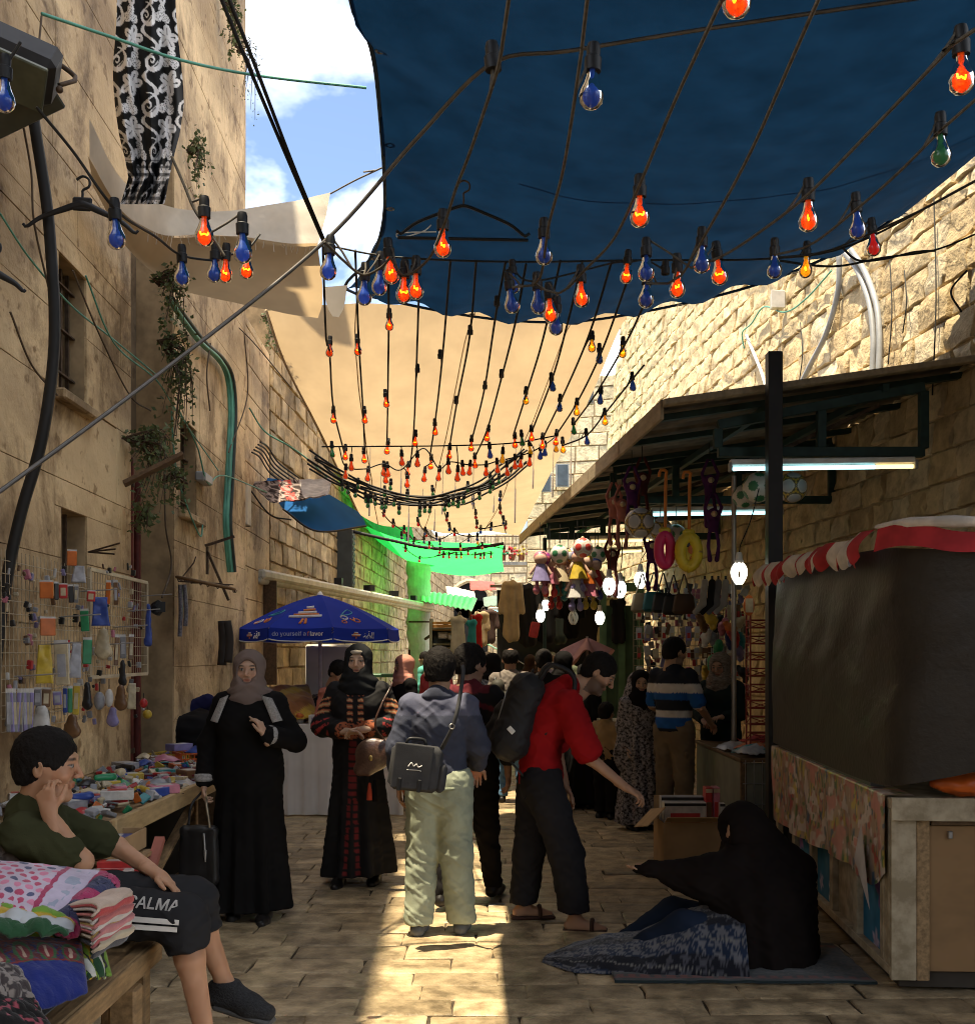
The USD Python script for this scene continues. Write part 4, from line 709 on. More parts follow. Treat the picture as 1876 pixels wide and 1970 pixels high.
# right wall: conduits, lamp box
GC = mat('grey_conduit', (.30, .31, .32), .5, .2)
line('grey_conduit', 'grey flexible conduit bending down the right wall to the stall roof', [WR.pt(1615, 490, .1), WR.pt(1612, 560, .07), WR.pt(1590, 640, .07), WR.pt(1560, 700, .07), WR.pt(1540, 740, .07)], .030, GC, 'conduit', 30)
line('grey_conduit', 'pair of grey conduits curving down to the wall end of the roof', [WR.pt(1625, 485, .12), WR.pt(1650, 520, .07), WR.pt(1672, 580, .07), WR.pt(1680, 650, .07), WR.pt(1678, 725, .07)], .030, GC, 'conduit', 30, extra=([WR.pt(1637, 480, .12), WR.pt(1664, 522, .07), WR.pt(1686, 585, .07), WR.pt(1692, 650, .07), WR.pt(1690, 725, .07)],))
line('green_cable', 'thin green cable looping from the small lamp box on the right wall', [WR.pt(1432, 670, .05), WR.pt(1428, 640, .1), WR.pt(1446, 622, .12), WR.pt(1470, 590, .1), WR.pt(1510, 600, .1), WR.pt(1550, 575, .08), WR.pt(1600, 520, .08)], .010, GREENH, 'cable', 40)
line('pale_pipe', 'pale plastic pipe leaning on the right wall above the roof', [WR.pt(1436, 645, .06), WR.pt(1465, 715, .06), WR.pt(1475, 750, .06)], .022, WHITEP, 'pipe', 8)
c = WR.pt(1497, 578, .12); t = thing('lamp_box', 'small cream lamp box fixed on the sunlit right wall', 'lamp', c); put('case', MB().box((0, 0, 0), (.16, .14, .20), rot((0, 0, 1), .1), .012), mat('cream_plastic', (.62, .58, .44), .5), t, False); put('rim', MB().box((-.02, -.075, 0), (.17, .015, .21), rot((0, 0, 1), .1), .004), WHITEP, t, False); put('arm', MB().tube([(.03, .05, .02), (.13, .08, .06)], .012), RUST, t, True)
for k, (x, y0, y1) in enumerate(((1712, 500, 700), (1797, 380, 760), (1740, 520, 640), (1540, 620, 740))): line('wall_wire', ('thin wire hanging down the right wall past the conduits', 'long thin wire down the right wall at its bright edge', 'black wire trailing on the right wall below the red bulb', 'wire hanging beside the bend of the grey conduit')[k], [WR.pt(x, y0, .08), WR.pt(x + 4, (y0 + y1) / 2, .09), WR.pt(x - 3, y1, .08)], .006, WIREM, 'wire', 16)

# ---------------------------------------------------------------- string lights
OR, BL, YE, GN, RD = 'orange', 'blue', 'yellow', 'green', 'red'
GLASS = {OR: bulbglass('orange_glass', (1.0, .24, .03), .40, (.78, .095, .008), .22), BL: bulbglass('blue_glass', (.3, .45, .95), .24, (.05, .14, .58)), YE: bulbglass('yellow_glass', (1.0, .58, .06), .35, (.78, .40, .01), .22), GN: bulbglass('green_glass', (.3, .8, .45), .25, (.06, .24, .10)), RD: bulbglass('red_glass', (1.0, .08, .06), .30, (.62, .025, .02), .2)}
FIL = glow('filament', (1.0, .42, .06), 14.0)
def bprof(s, G45=False):
    if G45: return [(.012 * s, 0), (.013 * s, -.012 * s), (.020 * s, -.024 * s), (.0225 * s, -.038 * s), (.020 * s, -.052 * s), (.011 * s, -.061 * s), (.001, -.063 * s)]
    return [(.013 * s, 0), (.0145 * s, -.018 * s), (.021 * s, -.038 * s), (.029 * s, -.056 * s), (.030 * s, -.068 * s), (.0265 * s, -.083 * s), (.017 * s, -.093 * s), (.006 * s, -.0975 * s), (.0005, -.098 * s)]
def add_bulb(t, o, c, col, fine=True, g45=False, s=1.0, tilt=None, sock=True):
    """c = centre of the bulb in the world; the holder sits above it."""
    r = random.Random(int(c[0] * 991 + c[1] * 313)); R = rot((r.uniform(-1, 1), r.uniform(-1, 1), 0), r.uniform(0, .14)) if tilt is None else rot((0, 1, 0), tilt)
    n = 14 if fine else 8; top = c - o + R @ A([0, 0, (.058 if not g45 else .034) * s])
    h = put('lamp_holder', MB().lathe([(.001, .062 * s), (.014 * s, .062 * s), (.017 * s, .05 * s), (.0165 * s, .03 * s), (.021 * s, .026 * s), (.020 * s, -.006 * s), (.001, -.004 * s)], n if fine else 7, top, R), BLACK, t, 40)
    if col:
        put('bulb', MB().lathe(bprof(s, g45), n, top, R), GLASS[col], h, True, label=f'{col} glass bulb')
        if fine and col in (OR, YE):
            a = r.uniform(0, 3); q = A([np.cos(a), np.sin(a), 0]); put('filament', MB().tube(curve([top + R @ (q * x * s + A([0, 0, z * s])) for x, z in ((-.012, -.050), (-.010, -.060), (.0, -.056), (.010, -.060), (.012, -.050))], 9), .0028 * s, 4), FIL, h, True)
            put('filament_stem', MB().tube([top + A([0, 0, 0]), top + R @ A([0, 0, -.045 * s])], .004 * s, 5), mat('lamp_stem', (.5, .4, .3), .3), h, True)
    return top + R @ A([0, 0, .062 * s])
ZN = 2.95
dn = lambda py, z=ZN: (z - CAM) * F / (HY - py)
def string(label, pts, bulbs, dfun, r=.0048, fine=True, g45=False, s=1.0, name='string_light', m=WIREM, group=None):
    """pts: picture points of the cable; bulbs: (x, y, colour) bulb centres; dfun(px, py) gives each its distance."""
    o = P(*pts[0], dfun(*pts[0])); t = thing(name, label, 'string light', o, group=group); w = [P(x, y, dfun(x, y)) for x, y in pts]
    if pts[0][1] < 0 or pts[0][0] > 1880: w = [w[0] + unit(w[0] - w[1]) * 2.5] + w
    put('cable', MB().tube(curve(w, max(16, 8 * len(w))) - o, r, 5), m, t, True); cw = curve(w, 120)
    for (x, y, c) in bulbs:
        p = P(x, y, dfun(x, y)); tp = add_bulb(t, o, p, c, fine, g45, s) + o
        q = cw[np.argmin(((cw - tp) ** 2).sum(1))]
        if np.linalg.norm(q - tp) > .012: put('lead', MB().tube([tp - o, (tp + q) / 2 - o + A([.004, 0, 0]), q - o], r * .8, 4), m, t, True)
    return t
near = lambda x, y: dn(y)
def nearlin(a, b):
    """distance from the height of the string: ZN near, rising to meet the support wire."""
    return lambda x, y: np.interp(y, (-100, 0, 300, 420, 500, 560, 620), (1.95, 2.3, 3.02, 3.45, 3.95, 4.2, 4.6))
nl = nearlin(0, 0); TW = mat('twisted_flex', (.10, .085, .065), .8, .4, vs=40)
string('near string light with an empty socket passing behind the trouser hanger', [(980, -10), (966, 90), (952, 150), (905, 290), (878, 360), (856, 428), (830, 490), (800, 520), (776, 530), (752, 495)], [(952, 175, None), (852, 472, OR), (800, 555, OR), (777, 562, OR), (752, 524, OR)], nl, m=TW)
string('near string light over the tarp whose first bulb is a large pale blue one', [(1131, -10), (1118, 105), (1085, 320), (1056, 432), (1036, 540), (985, 552)], [(1138, 178, BL), (1047, 487, BL), (1036, 584, BL), (985, 583, BL)], nl, m=TW)
string('near string light over the tarp with orange bulbs at its middle and low end', [(1392, -10), (1300, 190), (1229, 358), (1180, 460), (1122, 522), (1085, 560), (1059, 562), (1030, 545)], [(1231, 412, OR), (1119, 570, OR), (1059, 601, OR), (1070, 626, BL)], nl, m=TW)
string('near string light over the tarp ending in a blue bulb right of centre', [(1578, -10), (1440, 300), (1354, 456), (1310, 530), (1285, 545), (1243, 545)], [(1350, 503, BL), (1303, 552, OR), (1243, 572, BL)], nl, m=TW)
string('near string light at top right with a big orange bulb at the picture edge', [(1900, 40), (1840, 80), (1700, 225), (1558, 370), (1470, 440), (1394, 490), (1330, 515)], [(1850, 148, OR), (1555, 420, OR), (1384, 527, OR), (1243, 520, BL)], nl, m=TW)
string('near string light at right edge carrying the green bulb', [(1900, 170), (1812, 248), (1730, 330), (1656, 395), (1560, 470), (1490, 490)], [(1810, 294, GN), (1650, 437, BL), (1490, 516, BL)], lambda x, y: nl(x, y) * 1.12, m=TW)
string('near string light along the tarp edge with the red bulb', [(1900, 335), (1780, 400), (1683, 445), (1600, 480), (1550, 490), (1480, 496)], [(1681, 474, RD), (1550, 517, YE)], lambda x, y: nl(x, y) * 1.25, m=WIREM)
string('string light with one orange bulb cut by the top picture edge', [(1430, -60), (1417, -20)], [(1417, -4, OR)], nl, m=TW)
string('left string light with blue and orange bulbs hung below the canvas', [(70, 205), (140, 290), (222, 402), (300, 455), (348, 490), (410, 500), (432, 492), (474, 480), (500, 450)], [(223, 455, BL), (350, 530, BL), (412, 524, BL), (433, 525, OR), (474, 518, OR)], lambda x, y: np.interp(x, (60, 222, 350, 500), (3.3, 3.55, 4.4, 4.8)), m=WIREM)
string('left string light with one orange bulb under the patterned fabric', [(330, 300), (352, 350), (374, 402), (400, 440), (432, 492)], [(393, 450, OR), (467, 482, BL)], lambda x, y: 3.6, m=TW)
string('left string light with a blue bulb cut by the left picture edge', [(40, 80), (8, 130)], [(8, 188, BL)], lambda x, y: 3.2)
string('drooping string light with three blue bulbs beside the sky gap', [(625, 466), (636, 476), (660, 500), (697, 528), (732, 515), (752, 494)], [(632, 517, BL), (701, 567, BL), (730, 547, BL)], lambda x, y: np.interp(y, (460, 567), (3.65, 4.3)), m=TW)
string('cluster of blue and orange bulbs in front of the tarp lower edge', [(968, 520), (988, 520), (1030, 540), (1180, 505), (1205, 505), (1243, 500), (1280, 520)], [(988, 548, BL), (1205, 529, OR), (1280, 548, None)], lambda x, y: 5.4, m=WIREM)
# far strings over the tan canvas
C3 = lambda q: (619.4 + q[0] * .3302, 464.5 + q[1] * .3302)
fd = lambda x, y: np.interp(y, (480, 625, 907, 1000), (7.0, 7.75, 11.4, 13))
FAR = [
 ([(5, 0), (25, 560), (45, 640), (68, 970), (130, 1230)], [(45, 642, OR), (68, 1035, OR), (137, 1252, OR)]),
 ([(195, 50), (215, 570), (240, 980), (250, 1220)], [(210, 634, OR), (250, 1037, OR), (248, 1270, OR)]),
 ([(385, 90), (390, 420), (385, 880), (380, 1170)], [(393, 487, OR), (376, 942, OR), (380, 1218, OR)]),
 ([(565, 330), (550, 770), (535, 1110), (515, 1310)], [(557, 800, None), (543, 1170, OR), (500, 1347, OR)]),
 ([(750, 110), (700, 700), (660, 1050), (630, 1250)], [(690, 720, None), (660, 1107, OR), (634, 1307, OR)]),
 ([(900, 110), (860, 560), (785, 950), (745, 1190)], [(866, 585, None), (780, 980, None), (742, 1247, OR)]),
 ([(1070, 120), (1010, 450), (945, 870), (875, 1150)], [(1020, 420, None), (948, 895, None), (870, 1200, OR)]),
 ([(1190, 130), (1130, 460), (1045, 800), (965, 1090), (895, 1250)], [(1048, 830, None), (963, 1142, OR), (893, 1300, OR)]),
 ([(1390, 110), (1290, 560), (1200, 860), (1115, 1130)], [(1188, 924, YE), (1125, 1182, OR)]),
 ([(1520, 110), (1430, 480), (1345, 790), (1230, 1090)], [(1344, 847, BL), (1222, 1142, OR)]),
 ([(1690, 110), (1550, 560), (1395, 920), (1290, 1140)], [(1573, 614, YE), (1385, 967, BL), (1285, 1187, OR)]),
 ([(1800, 170), (1630, 640), (1485, 940), (1370, 1120)], [(1617, 684, BL), (1485, 990, YE), (1363, 1167, OR)]),
 ([(1876, 370), (1770, 590), (1600, 880), (1470, 1060)], [(1752, 647, YE), (1622, 924, BL), (1468, 1102, GN)]),
 ([(1876, 720), (1810, 800), (1650, 1000), (1540, 1130), (1400, 1190)], [(1812, 844, BL), (1650, 1047, YE), (1545, 1162, BL), (1405, 1210, YE)])]
ORD = 'first second third fourth fifth sixth seventh eighth ninth tenth eleventh twelfth thirteenth fourteenth'.split()
for k, (p, b) in enumerate(FAR):
    string(f'{ORD[k]} string light from the left over the tan canvas, {" ".join(c or "empty" for _, _, c in b)}', [C3(q) for q in p], [(*C3(q[:2]), q[2]) for q in b], fd, .008, True)
cross = lambda y: fd(0, y) + .1
string('straight crosswise string light along the foot of the hanging strings', [C3(q) for q in ((0, 1195), (350, 1193), (700, 1190), (1100, 1175), (1370, 1130))], [(*C3(q), OR) for q in ((172, 1314), (467, 1286), (557, 1292), (738, 1334), (790, 1377))] + [(*C3((980, 1242)), BL), (*C3((1052, 1272)), YE), (*C3((1168, 1170)), GN), (*C3((60, 1237)), GN)], lambda x, y: 10.6, .007, False)
string('zigzag garland of orange bulbs above the cable bundle', [C3(q) for q in ((100, 1195), (138, 1310), (250, 1325), (360, 1295), (460, 1330), (590, 1205), (680, 1320), (740, 1285), (800, 1290), (850, 1300), (950, 1300), (1020, 1280), (1110, 1260), (1210, 1230), (1290, 1190))], [(*C3(q), OR) for q in ((138, 1364), (267, 1377), (360, 1347), (385, 1352), (372, 1390), (497, 1414), (596, 1380), (680, 1374), (822, 1344), (860, 1342), (957, 1347), (1023, 1330), (1080, 1347), (1125, 1307), (1158, 1300), (1210, 1290))] + [(*C3(q), c) for q, c in (((1272, 1250), BL), ((1300, 1230), BL), ((1215, 1224), YE), ((1365, 1207), YE))], lambda x, y: 11.2, .007, False)
# black cable bundle with green globes
o = P(*C3((600, 1500)), 11.8); t = thing('cable_bundle', 'sagging bundle of black cables with small green globe bulbs across the alley', 'string light', o); r = random.Random(4)
for k in range(9):
    j = lambda: r.uniform(-26, 26); q = [C3((x + j(), y + j() + k * 9 - 30)) for x, y in ((-60, 1265), (120, 1385), (330, 1465), (560, 1505), (780, 1490), (930, 1430), (1060, 1350), (1180, 1250))]
    put('cable', MB().tube(curve([P(*p, 11.6 + .05 * k) for p in q], 40) - o, .011, 5), WIREM, t, True)
for q in ((120, 1440), (153, 1460), (195, 1478), (210, 1430), (257, 1510), (285, 1510), (312, 1525), (268, 1538), (350, 1548), (372, 1545), (400, 1435), (365, 1475), (450, 1578), (497, 1495), (420, 1530), (570, 1570), (600, 1568), (628, 1570), (570, 1592), (648, 1472), (715, 1560), (740, 1535), (765, 1525), (797, 1518), (825, 1515), (793, 1540), (850, 1450), (918, 1492), (980, 1395), (997, 1430), (1033, 1400), (980, 1455)):
    add_bulb(t, o, P(*C3(q), 11.7), GN, False, True, 1.0)
def dfar(x, y): return 3664.0 / (1260 - y)
GAR = [('garland of small red and blue bulbs below the cable bundle, left side', [(350, 1580), (405, 1640), (480, 1690), (540, 1740), (600, 1735)], [(362, 1594, RD), (415, 1657, RD), (480, 1693, RD), (465, 1727, BL), (498, 1732, BL), (535, 1757, BL)]),
 ('garland of small red and blue bulbs below the cable bundle, second from left', [(555, 1620), (600, 1690), (680, 1735), (760, 1700)], [(562, 1648, RD), (600, 1702, BL), (608, 1712, RD), (595, 1750, BL), (670, 1732, BL), (688, 1762, BL)]),
 ('garland of small red and blue bulbs below the cable bundle, middle', [(715, 1580), (742, 1660), (780, 1700), (860, 1720), (905, 1715)], [(728, 1620, RD), (743, 1677, BL), (772, 1707, RD), (855, 1740, BL), (808, 1792, YE)]),
 ('garland of small red and blue bulbs below the cable bundle, right of middle', [(880, 1500), (895, 1580), (910, 1670), (985, 1665), (1065, 1650)], [(880, 1524, BL), (897, 1605, RD), (902, 1662, RD), (925, 1692, BL), (905, 1734, BL), (985, 1675, BL), (908, 1757, YE)]),
 ('garland of small red and blue bulbs hanging at the tan canvas right edge', [(1040, 1480), (1040, 1560), (1058, 1640), (1072, 1700)], [(1038, 1502, BL), (1040, 1577, RD), (1058, 1639, BL), (1070, 1667, RD)]),
 ('row of small red bulbs in front of the green shade cloth', [(470, 1780), (560, 1840), (640, 1840), (720, 1820), (800, 1825), (900, 1825), (1000, 1815)], [(487, 1802, RD), (568, 1862, RD), (708, 1837, RD), (742, 1840, RD), (785, 1840, RD), (812, 1840, YE), (893, 1840, RD), (924, 1845, RD), (945, 1842, RD), (985, 1838, RD)]),
 ('upper row of red bulbs crossing the green shade cloth', [(480, 1740), (620, 1765), (690, 1795), (850, 1800), (935, 1770), (1065, 1790)], [(626, 1782, RD), (686, 1812, RD), (852, 1819, RD), (935, 1787, RD), (1062, 1805, RD)])]
for lab, p, b in GAR: string(lab, [C3(q) for q in p], [(*C3(q[:2]), q[2]) for q in b], dfar, .008, False, True)
string('thick black cable bundle in front of the green cloth', [C3(q) for q in ((180, 1690), (400, 1740), (620, 1785), (850, 1790), (1060, 1760))], [], lambda x, y: 20.0, .03, False)
r = random.Random(9)
for k, (x, y0, y1) in enumerate(((282, 1200, 1600), (345, 1360, 1520), (465, 1230, 1500), (510, 1370, 1760), (590, 1440, 1560), (660, 1560, 1690), (706, 1290, 1590), (780, 1350, 1490), (885, 1240, 1560), (1005, 1480, 1580), (1130, 1200, 1640), (1235, 1190, 1440), (1350, 1190, 1490), (1455, 1090, 1420))):
    o = P(*C3((x, y0)), 12.5); t = thing('icicle_tube', f'thin pale hanging light tube over the alley, {ORD[k]} of the row from the left', 'light tube', o, group='thin hanging light tubes'); e = P(*C3((x - 6, y1)), 12.5) - o
    put('cord', MB().tube([(0, 0, 0), e * .55], .004, 4), mat('pale_cord', (.5, .44, .36), .7), t, True); put('tube', MB().tube([e * .55, e], .010, 6), mat('frosted_tube', (.60, .52, .46), .3), t, True)
# ---------------------------------------------------------------- people: one distance field per body or garment
def snet(D, org, h):
    """Surface nets: the zero surface of the grid D as (v, f)."""
    S = D < 0; sh = tuple(n - 1 for n in D.shape); cnt = np.zeros(sh, np.int8); pos = np.zeros(sh + (3,), np.float32)
    for ax in range(3):
        oth = [k for k in range(3) if k != ax]
        for o1 in (0, 1):
            for o2 in (0, 1):
                off = [0, 0, 0]; off[oth[0]], off[oth[1]] = o1, o2; a = D[tuple(slice(off[k], off[k] + sh[k]) for k in range(3))]; off2 = list(off); off2[ax] = 1; b = D[tuple(slice(off2[k], off2[k] + sh[k]) for k in range(3))]
                x = (a < 0) != (b < 0)
                if not x.any(): continue
                t = a[x] / (a[x] - b[x]); cnt[x] += 1; q = np.zeros((len(t), 3), np.float32); q[:, ax] = t; q[:, oth[0]] += o1; q[:, oth[1]] += o2; pos[x] += q
    act = cnt > 0; idx = np.full(sh, -1, np.int64); idx[act] = np.arange(act.sum()); v = (pos[act] / cnt[act][:, None] + np.argwhere(act)) * h + org; F_ = []
    for ax in range(3):
        o1, o2 = [(1, 2), (2, 0), (0, 1)][ax]; sl = [slice(1, -1)] * 3; sl[ax] = slice(0, -1); a = S[tuple(sl)]; sl2 = list(sl); sl2[ax] = slice(1, None); b = S[tuple(sl2)]
        e = np.argwhere(a != b)
        if not len(e): continue
        base = e.copy(); base[:, o1] += 1; base[:, o2] += 1; fl = a[tuple(e.T)]
        def cell(d1, d2): q = base.copy(); q[:, o1] -= d1; q[:, o2] -= d2; return idx[tuple(q.T)]
        q = np.stack([cell(1, 1), cell(0, 1), cell(0, 0), cell(1, 0)], 1); q[~fl] = q[~fl][:, ::-1]; F_.append(q)
    return v, tri(np.vstack(F_))
def cap(a, b, ra, rb=None, k=.03, flat=None, s=1.0, op='+'): return (A(a, float), A(b, float), ra, ra if rb is None else rb, k, flat, s, op)
def ell(c, r, R=None, k=.03, op='+'): return ('e', A(c, float), A(r, float), R, k, op)
def field(prims, h, cut=None, pad=.03):
    lo, hi = np.full(3, 9e9), np.full(3, -9e9)
    for p in prims:
        if p[0] is 'e' or (isinstance(p[0], str)):
            if p[5] == '-': continue
            m = p[2].max(); lo, hi = np.minimum(lo, p[1] - m), np.maximum(hi, p[1] + m)
        elif p[7] == '+':
            for c, r in ((p[0], p[2]), (p[1], p[3])): lo, hi = np.minimum(lo, c - r), np.maximum(hi, c + r)
    lo -= pad; hi += pad; n = np.ceil((hi - lo) / h).astype(int) + 1; D = np.full(n, .2, np.float32); ax = [lo[k] + np.arange(n[k]) * h for k in range(3)]
    for p in prims:
        if isinstance(p[0], str): _, c, r, R, k, op = p; m = r.max() + k + 2 * h; l, u = c - m, c + m
        else: a, b, ra, rb, k, fl, s, op = p; l, u = np.minimum(a - ra, b - rb) - k - 2 * h, np.maximum(a + ra, b + rb) + k + 2 * h
        i0 = np.clip(((l - lo) / h).astype(int), 0, n - 1); i1 = np.clip(((u - lo) / h).astype(int) + 2, 1, n)
        if (i1 <= i0).any(): continue
        g = np.stack(np.meshgrid(*[ax[q][i0[q]:i1[q]] for q in range(3)], indexing='ij'), -1)
        if isinstance(p[0], str):
            q = g - c
            if R is not None: q = q @ R
            k0 = np.linalg.norm(q / r, axis=-1); k1 = np.linalg.norm(q / (r * r), axis=-1); d = np.where(k1 > 1e-6, k0 * (k0 - 1) / np.maximum(k1, 1e-6), -r.min())
        else:
            ab = b - a; t = np.clip(((g - a) @ ab) / max(ab @ ab, 1e-9), 0, 1); q = g - a - t[..., None] * ab
            if fl is not None:
                w = unit(fl); dw = q @ w; q = q + (dw * (1 / s - 1))[..., None] * w; d = np.linalg.norm(q, axis=-1); d = (d - (ra + (rb - ra) * t)) * np.where(d > 1e-6, (1 - (1 - s) * (np.abs(dw) / s / np.maximum(d, 1e-6)) ** 2), 1)
            else: d = np.linalg.norm(q, axis=-1) - (ra + (rb - ra) * t)
        sl = tuple(slice(i0[q], i1[q]) for q in range(3)); o = D[sl]
        if op == '+': hh = np.clip(.5 + .5 * (o - d) / k, 0, 1); D[sl] = o * (1 - hh) + d * hh - k * hh * (1 - hh)
        else: d = -d; hh = np.clip(.5 - .5 * (o - d) / k, 0, 1); D[sl] = o * (1 - hh) + d * hh + k * hh * (1 - hh)
    if cut is not None:
        g = np.stack(np.meshgrid(*ax, indexing='ij'), -1)
        for (pt, nrm) in cut: D = np.maximum(D, ((g - A(pt)) @ unit(nrm)).astype(np.float32))
    D[0], D[-1] = .1, .1; D[:, 0], D[:, -1] = .1, .1; D[:, :, 0], D[:, :, -1] = .1, .1
    return snet(D, lo, h)
def vnorm(v, f):
    n = np.zeros_like(v); fn = np.cross(v[f[:, 1]] - v[f[:, 0]], v[f[:, 2]] - v[f[:, 0]])
    for k in range(3): np.add.at(n, f[:, k], fn)
    return n / np.maximum(np.linalg.norm(n, axis=1, keepdims=True), 1e-12)
def relax(v, f, it=2):
    e = np.vstack([f[:, [0, 1]], f[:, [1, 2]], f[:, [2, 0]]]); e = np.vstack([e, e[:, ::-1]])
    for k in range(it * 2):
        s = np.zeros_like(v); c = np.zeros(len(v)); np.add.at(s, e[:, 0], v[e[:, 1]]); np.add.at(c, e[:, 0], 1); v = v + (.5 if k % 2 == 0 else -.52) * (s / np.maximum(c, 1)[:, None] - v)
    return v
def folds(v, f, amp=.006, sc=(9, 9, 4), seed=0, ridge=True):
    n = vnorm(v, f); w = v + .05 * (np.stack([meshkit.noise(v * 6 + seed + 31 * k) for k in range(3)], 1) - .5); a = np.stack([w[:, 0] * .9 + w[:, 2] * .5, w[:, 1], w[:, 2] * .9 - w[:, 0] * .6], 1) * A([5.5, 5, 17]); b = np.stack([w[:, 0] * .9 - w[:, 2] * .6, w[:, 1], w[:, 2] + w[:, 0] * .8], 1) * A([5, 5, 13])
    d = np.maximum(0, 1 - np.abs(2 * meshkit.fbm(a + seed * 7.7, 2, seed) - 1) * 3.2) + .8 * np.maximum(0, 1 - np.abs(2 * meshkit.fbm(b + seed * 3.1, 2, seed + 5) - 1) * 3.2); return v + n * (amp * .75 * (d - .45))[:, None]
HAIRM = mat('dark_hair', (.010, .008, .007), .75, .35, vs=60, bump=.004, bs=120, spec=.12)
SKINV = vmat('skin', .55, .35, var=.08, sss=.12)
def head_prims(c, R, female=False, k=1.0):
    q = lambda x, y, z: c + R @ (A([x, y, z]) * k); r = lambda x: x * k; Rm = R
    P_ = [ell(q(0, .012, .026), A([.075, .094, .087]) * k, Rm, .01), cap(q(0, -.022, -.005), q(0, -.034, -.072), r(.062), r(.040), .03 * k), cap(q(-.026, -.030, -.078), q(.026, -.030, -.078), r(.033), None, .025 * k), ell(q(0, -.068, -.093), A([.022, .018, .018]) * k, Rm, .02 * k),
          cap(q(-.034, -.076, .030), q(.034, -.076, .030), r(.0125), None, .014 * k), ell(q(-.042, -.060, -.022), A([.024, .022, .022]) * k, Rm, .02 * k), ell(q(.042, -.060, -.022), A([.024, .022, .022]) * k, Rm, .02 * k)]
    for s in (-1, 1): P_.append(ell(q(s * .032, -.100, .010), A([.020, .018, .012]) * k, Rm, .012 * k, '-'))
    for s in (-1, 1): P_.append(ell(q(s * .032, -.0775, .010), A([.0135, .012, .0095]) * k, Rm, .003 * k))
    P_ += [cap(q(0, -.086, .016), q(0, -.106, -.022), r(.0075), r(.0105), .010 * k), ell(q(-.011, -.094, -.026), A([.008, .009, .007]) * k, Rm, .006 * k), ell(q(.011, -.094, -.026), A([.008, .009, .007]) * k, Rm, .006 * k),
           cap(q(-.019, -.080, -.050), q(.019, -.080, -.050), r(.0065), None, .006 * k), cap(q(-.015, -.080, -.059), q(.015, -.080, -.059), r(.0075), None, .006 * k), cap(q(-.022, -.092, -.0545), q(.022, -.092, -.0545), r(.004), None, .004 * k, op='-')]
    for s in (-1, 1): P_ += [ell(q(s * .079, .010, -.004), A([.008, .019, .030]) * k, Rm @ rot((0, 0, 1), s * .35), .006 * k), ell(q(s * .086, .006, -.002), A([.005, .010, .016]) * k, Rm @ rot((0, 0, 1), s * .35), .005 * k, '-')]
    P_.append(cap(q(0, .020, -.06), q(0, .030, -.155), r(.052 if not female else .046), r(.056 if not female else .05), .03 * k)); return P_
def face_paint(v, c, R, k, tone, stubble=0.0, brow=(.018, .013, .010)):
    q = ((v - c) @ R) / k; tone = A(tone); col = np.tile(tone, (len(v), 1)); x, y, z = np.abs(q[:, 0]), q[:, 1], q[:, 2]; near = (np.abs(q).max(1) < .2)
    def lay(w, cc): nonlocal col; w = np.clip(w, 0, 1)[:, None] * near[:, None]; col = col * (1 - w) + w * A(cc)
    lay(.35 * np.exp(-((x - .045) ** 2 + (z + .022) ** 2) / .0006) * (y < -.03), tone * A([1.1, .75, .7])); lay(.30 * np.exp(-(x ** 2 + (z + .024) ** 2) / .0003) * (y < -.08), tone * A([1.05, .75, .7]))
    if stubble: lay(stubble * np.clip((-.030 - z + .5 * np.maximum(0, x - .035)) / .02, 0, 1) * (z > -.125) * (y < .02) * (1 - np.exp(-((x / .024) ** 2 + ((z + .054) / .010) ** 2))), A([.03, .024, .02]))
    lay(np.exp(-((x / .021) ** 4 + ((z + .0545) / .0085) ** 4)) * (y < -.07), tone * A([.85, .45, .42])); lay(np.exp(-((x / .022) ** 4 + ((z + .0545) / .0018) ** 2)) * (y < -.07), (.08, .03, .025))
    lay(np.exp(-(((x - .034) / .018) ** 4 + ((z - .033 + 9 * (x - .034) ** 2) / .0050) ** 4)) * (y < -.05), brow)
    e = ((x - .032) / .0125) ** 2 + ((z - .010) / .0062) ** 2; lay((e < 1.0) * (y < -.06), (.26, .225, .20)); lay(((x - .031) ** 2 + (z - .010) ** 2 < .0068 ** 2) * (y < -.06), (.012, .009, .007)); lay(((e > .75) & (e < 1.9) & (z > .011)) * (y < -.055), (.02, .014, .012)); lay(.35 * np.exp(-(((x - .032) / .019) ** 2 + ((z - .004) / .013) ** 2)) * (e > 1) * (y < -.05), tone * .5)
    return np.clip(col, .004, 1)
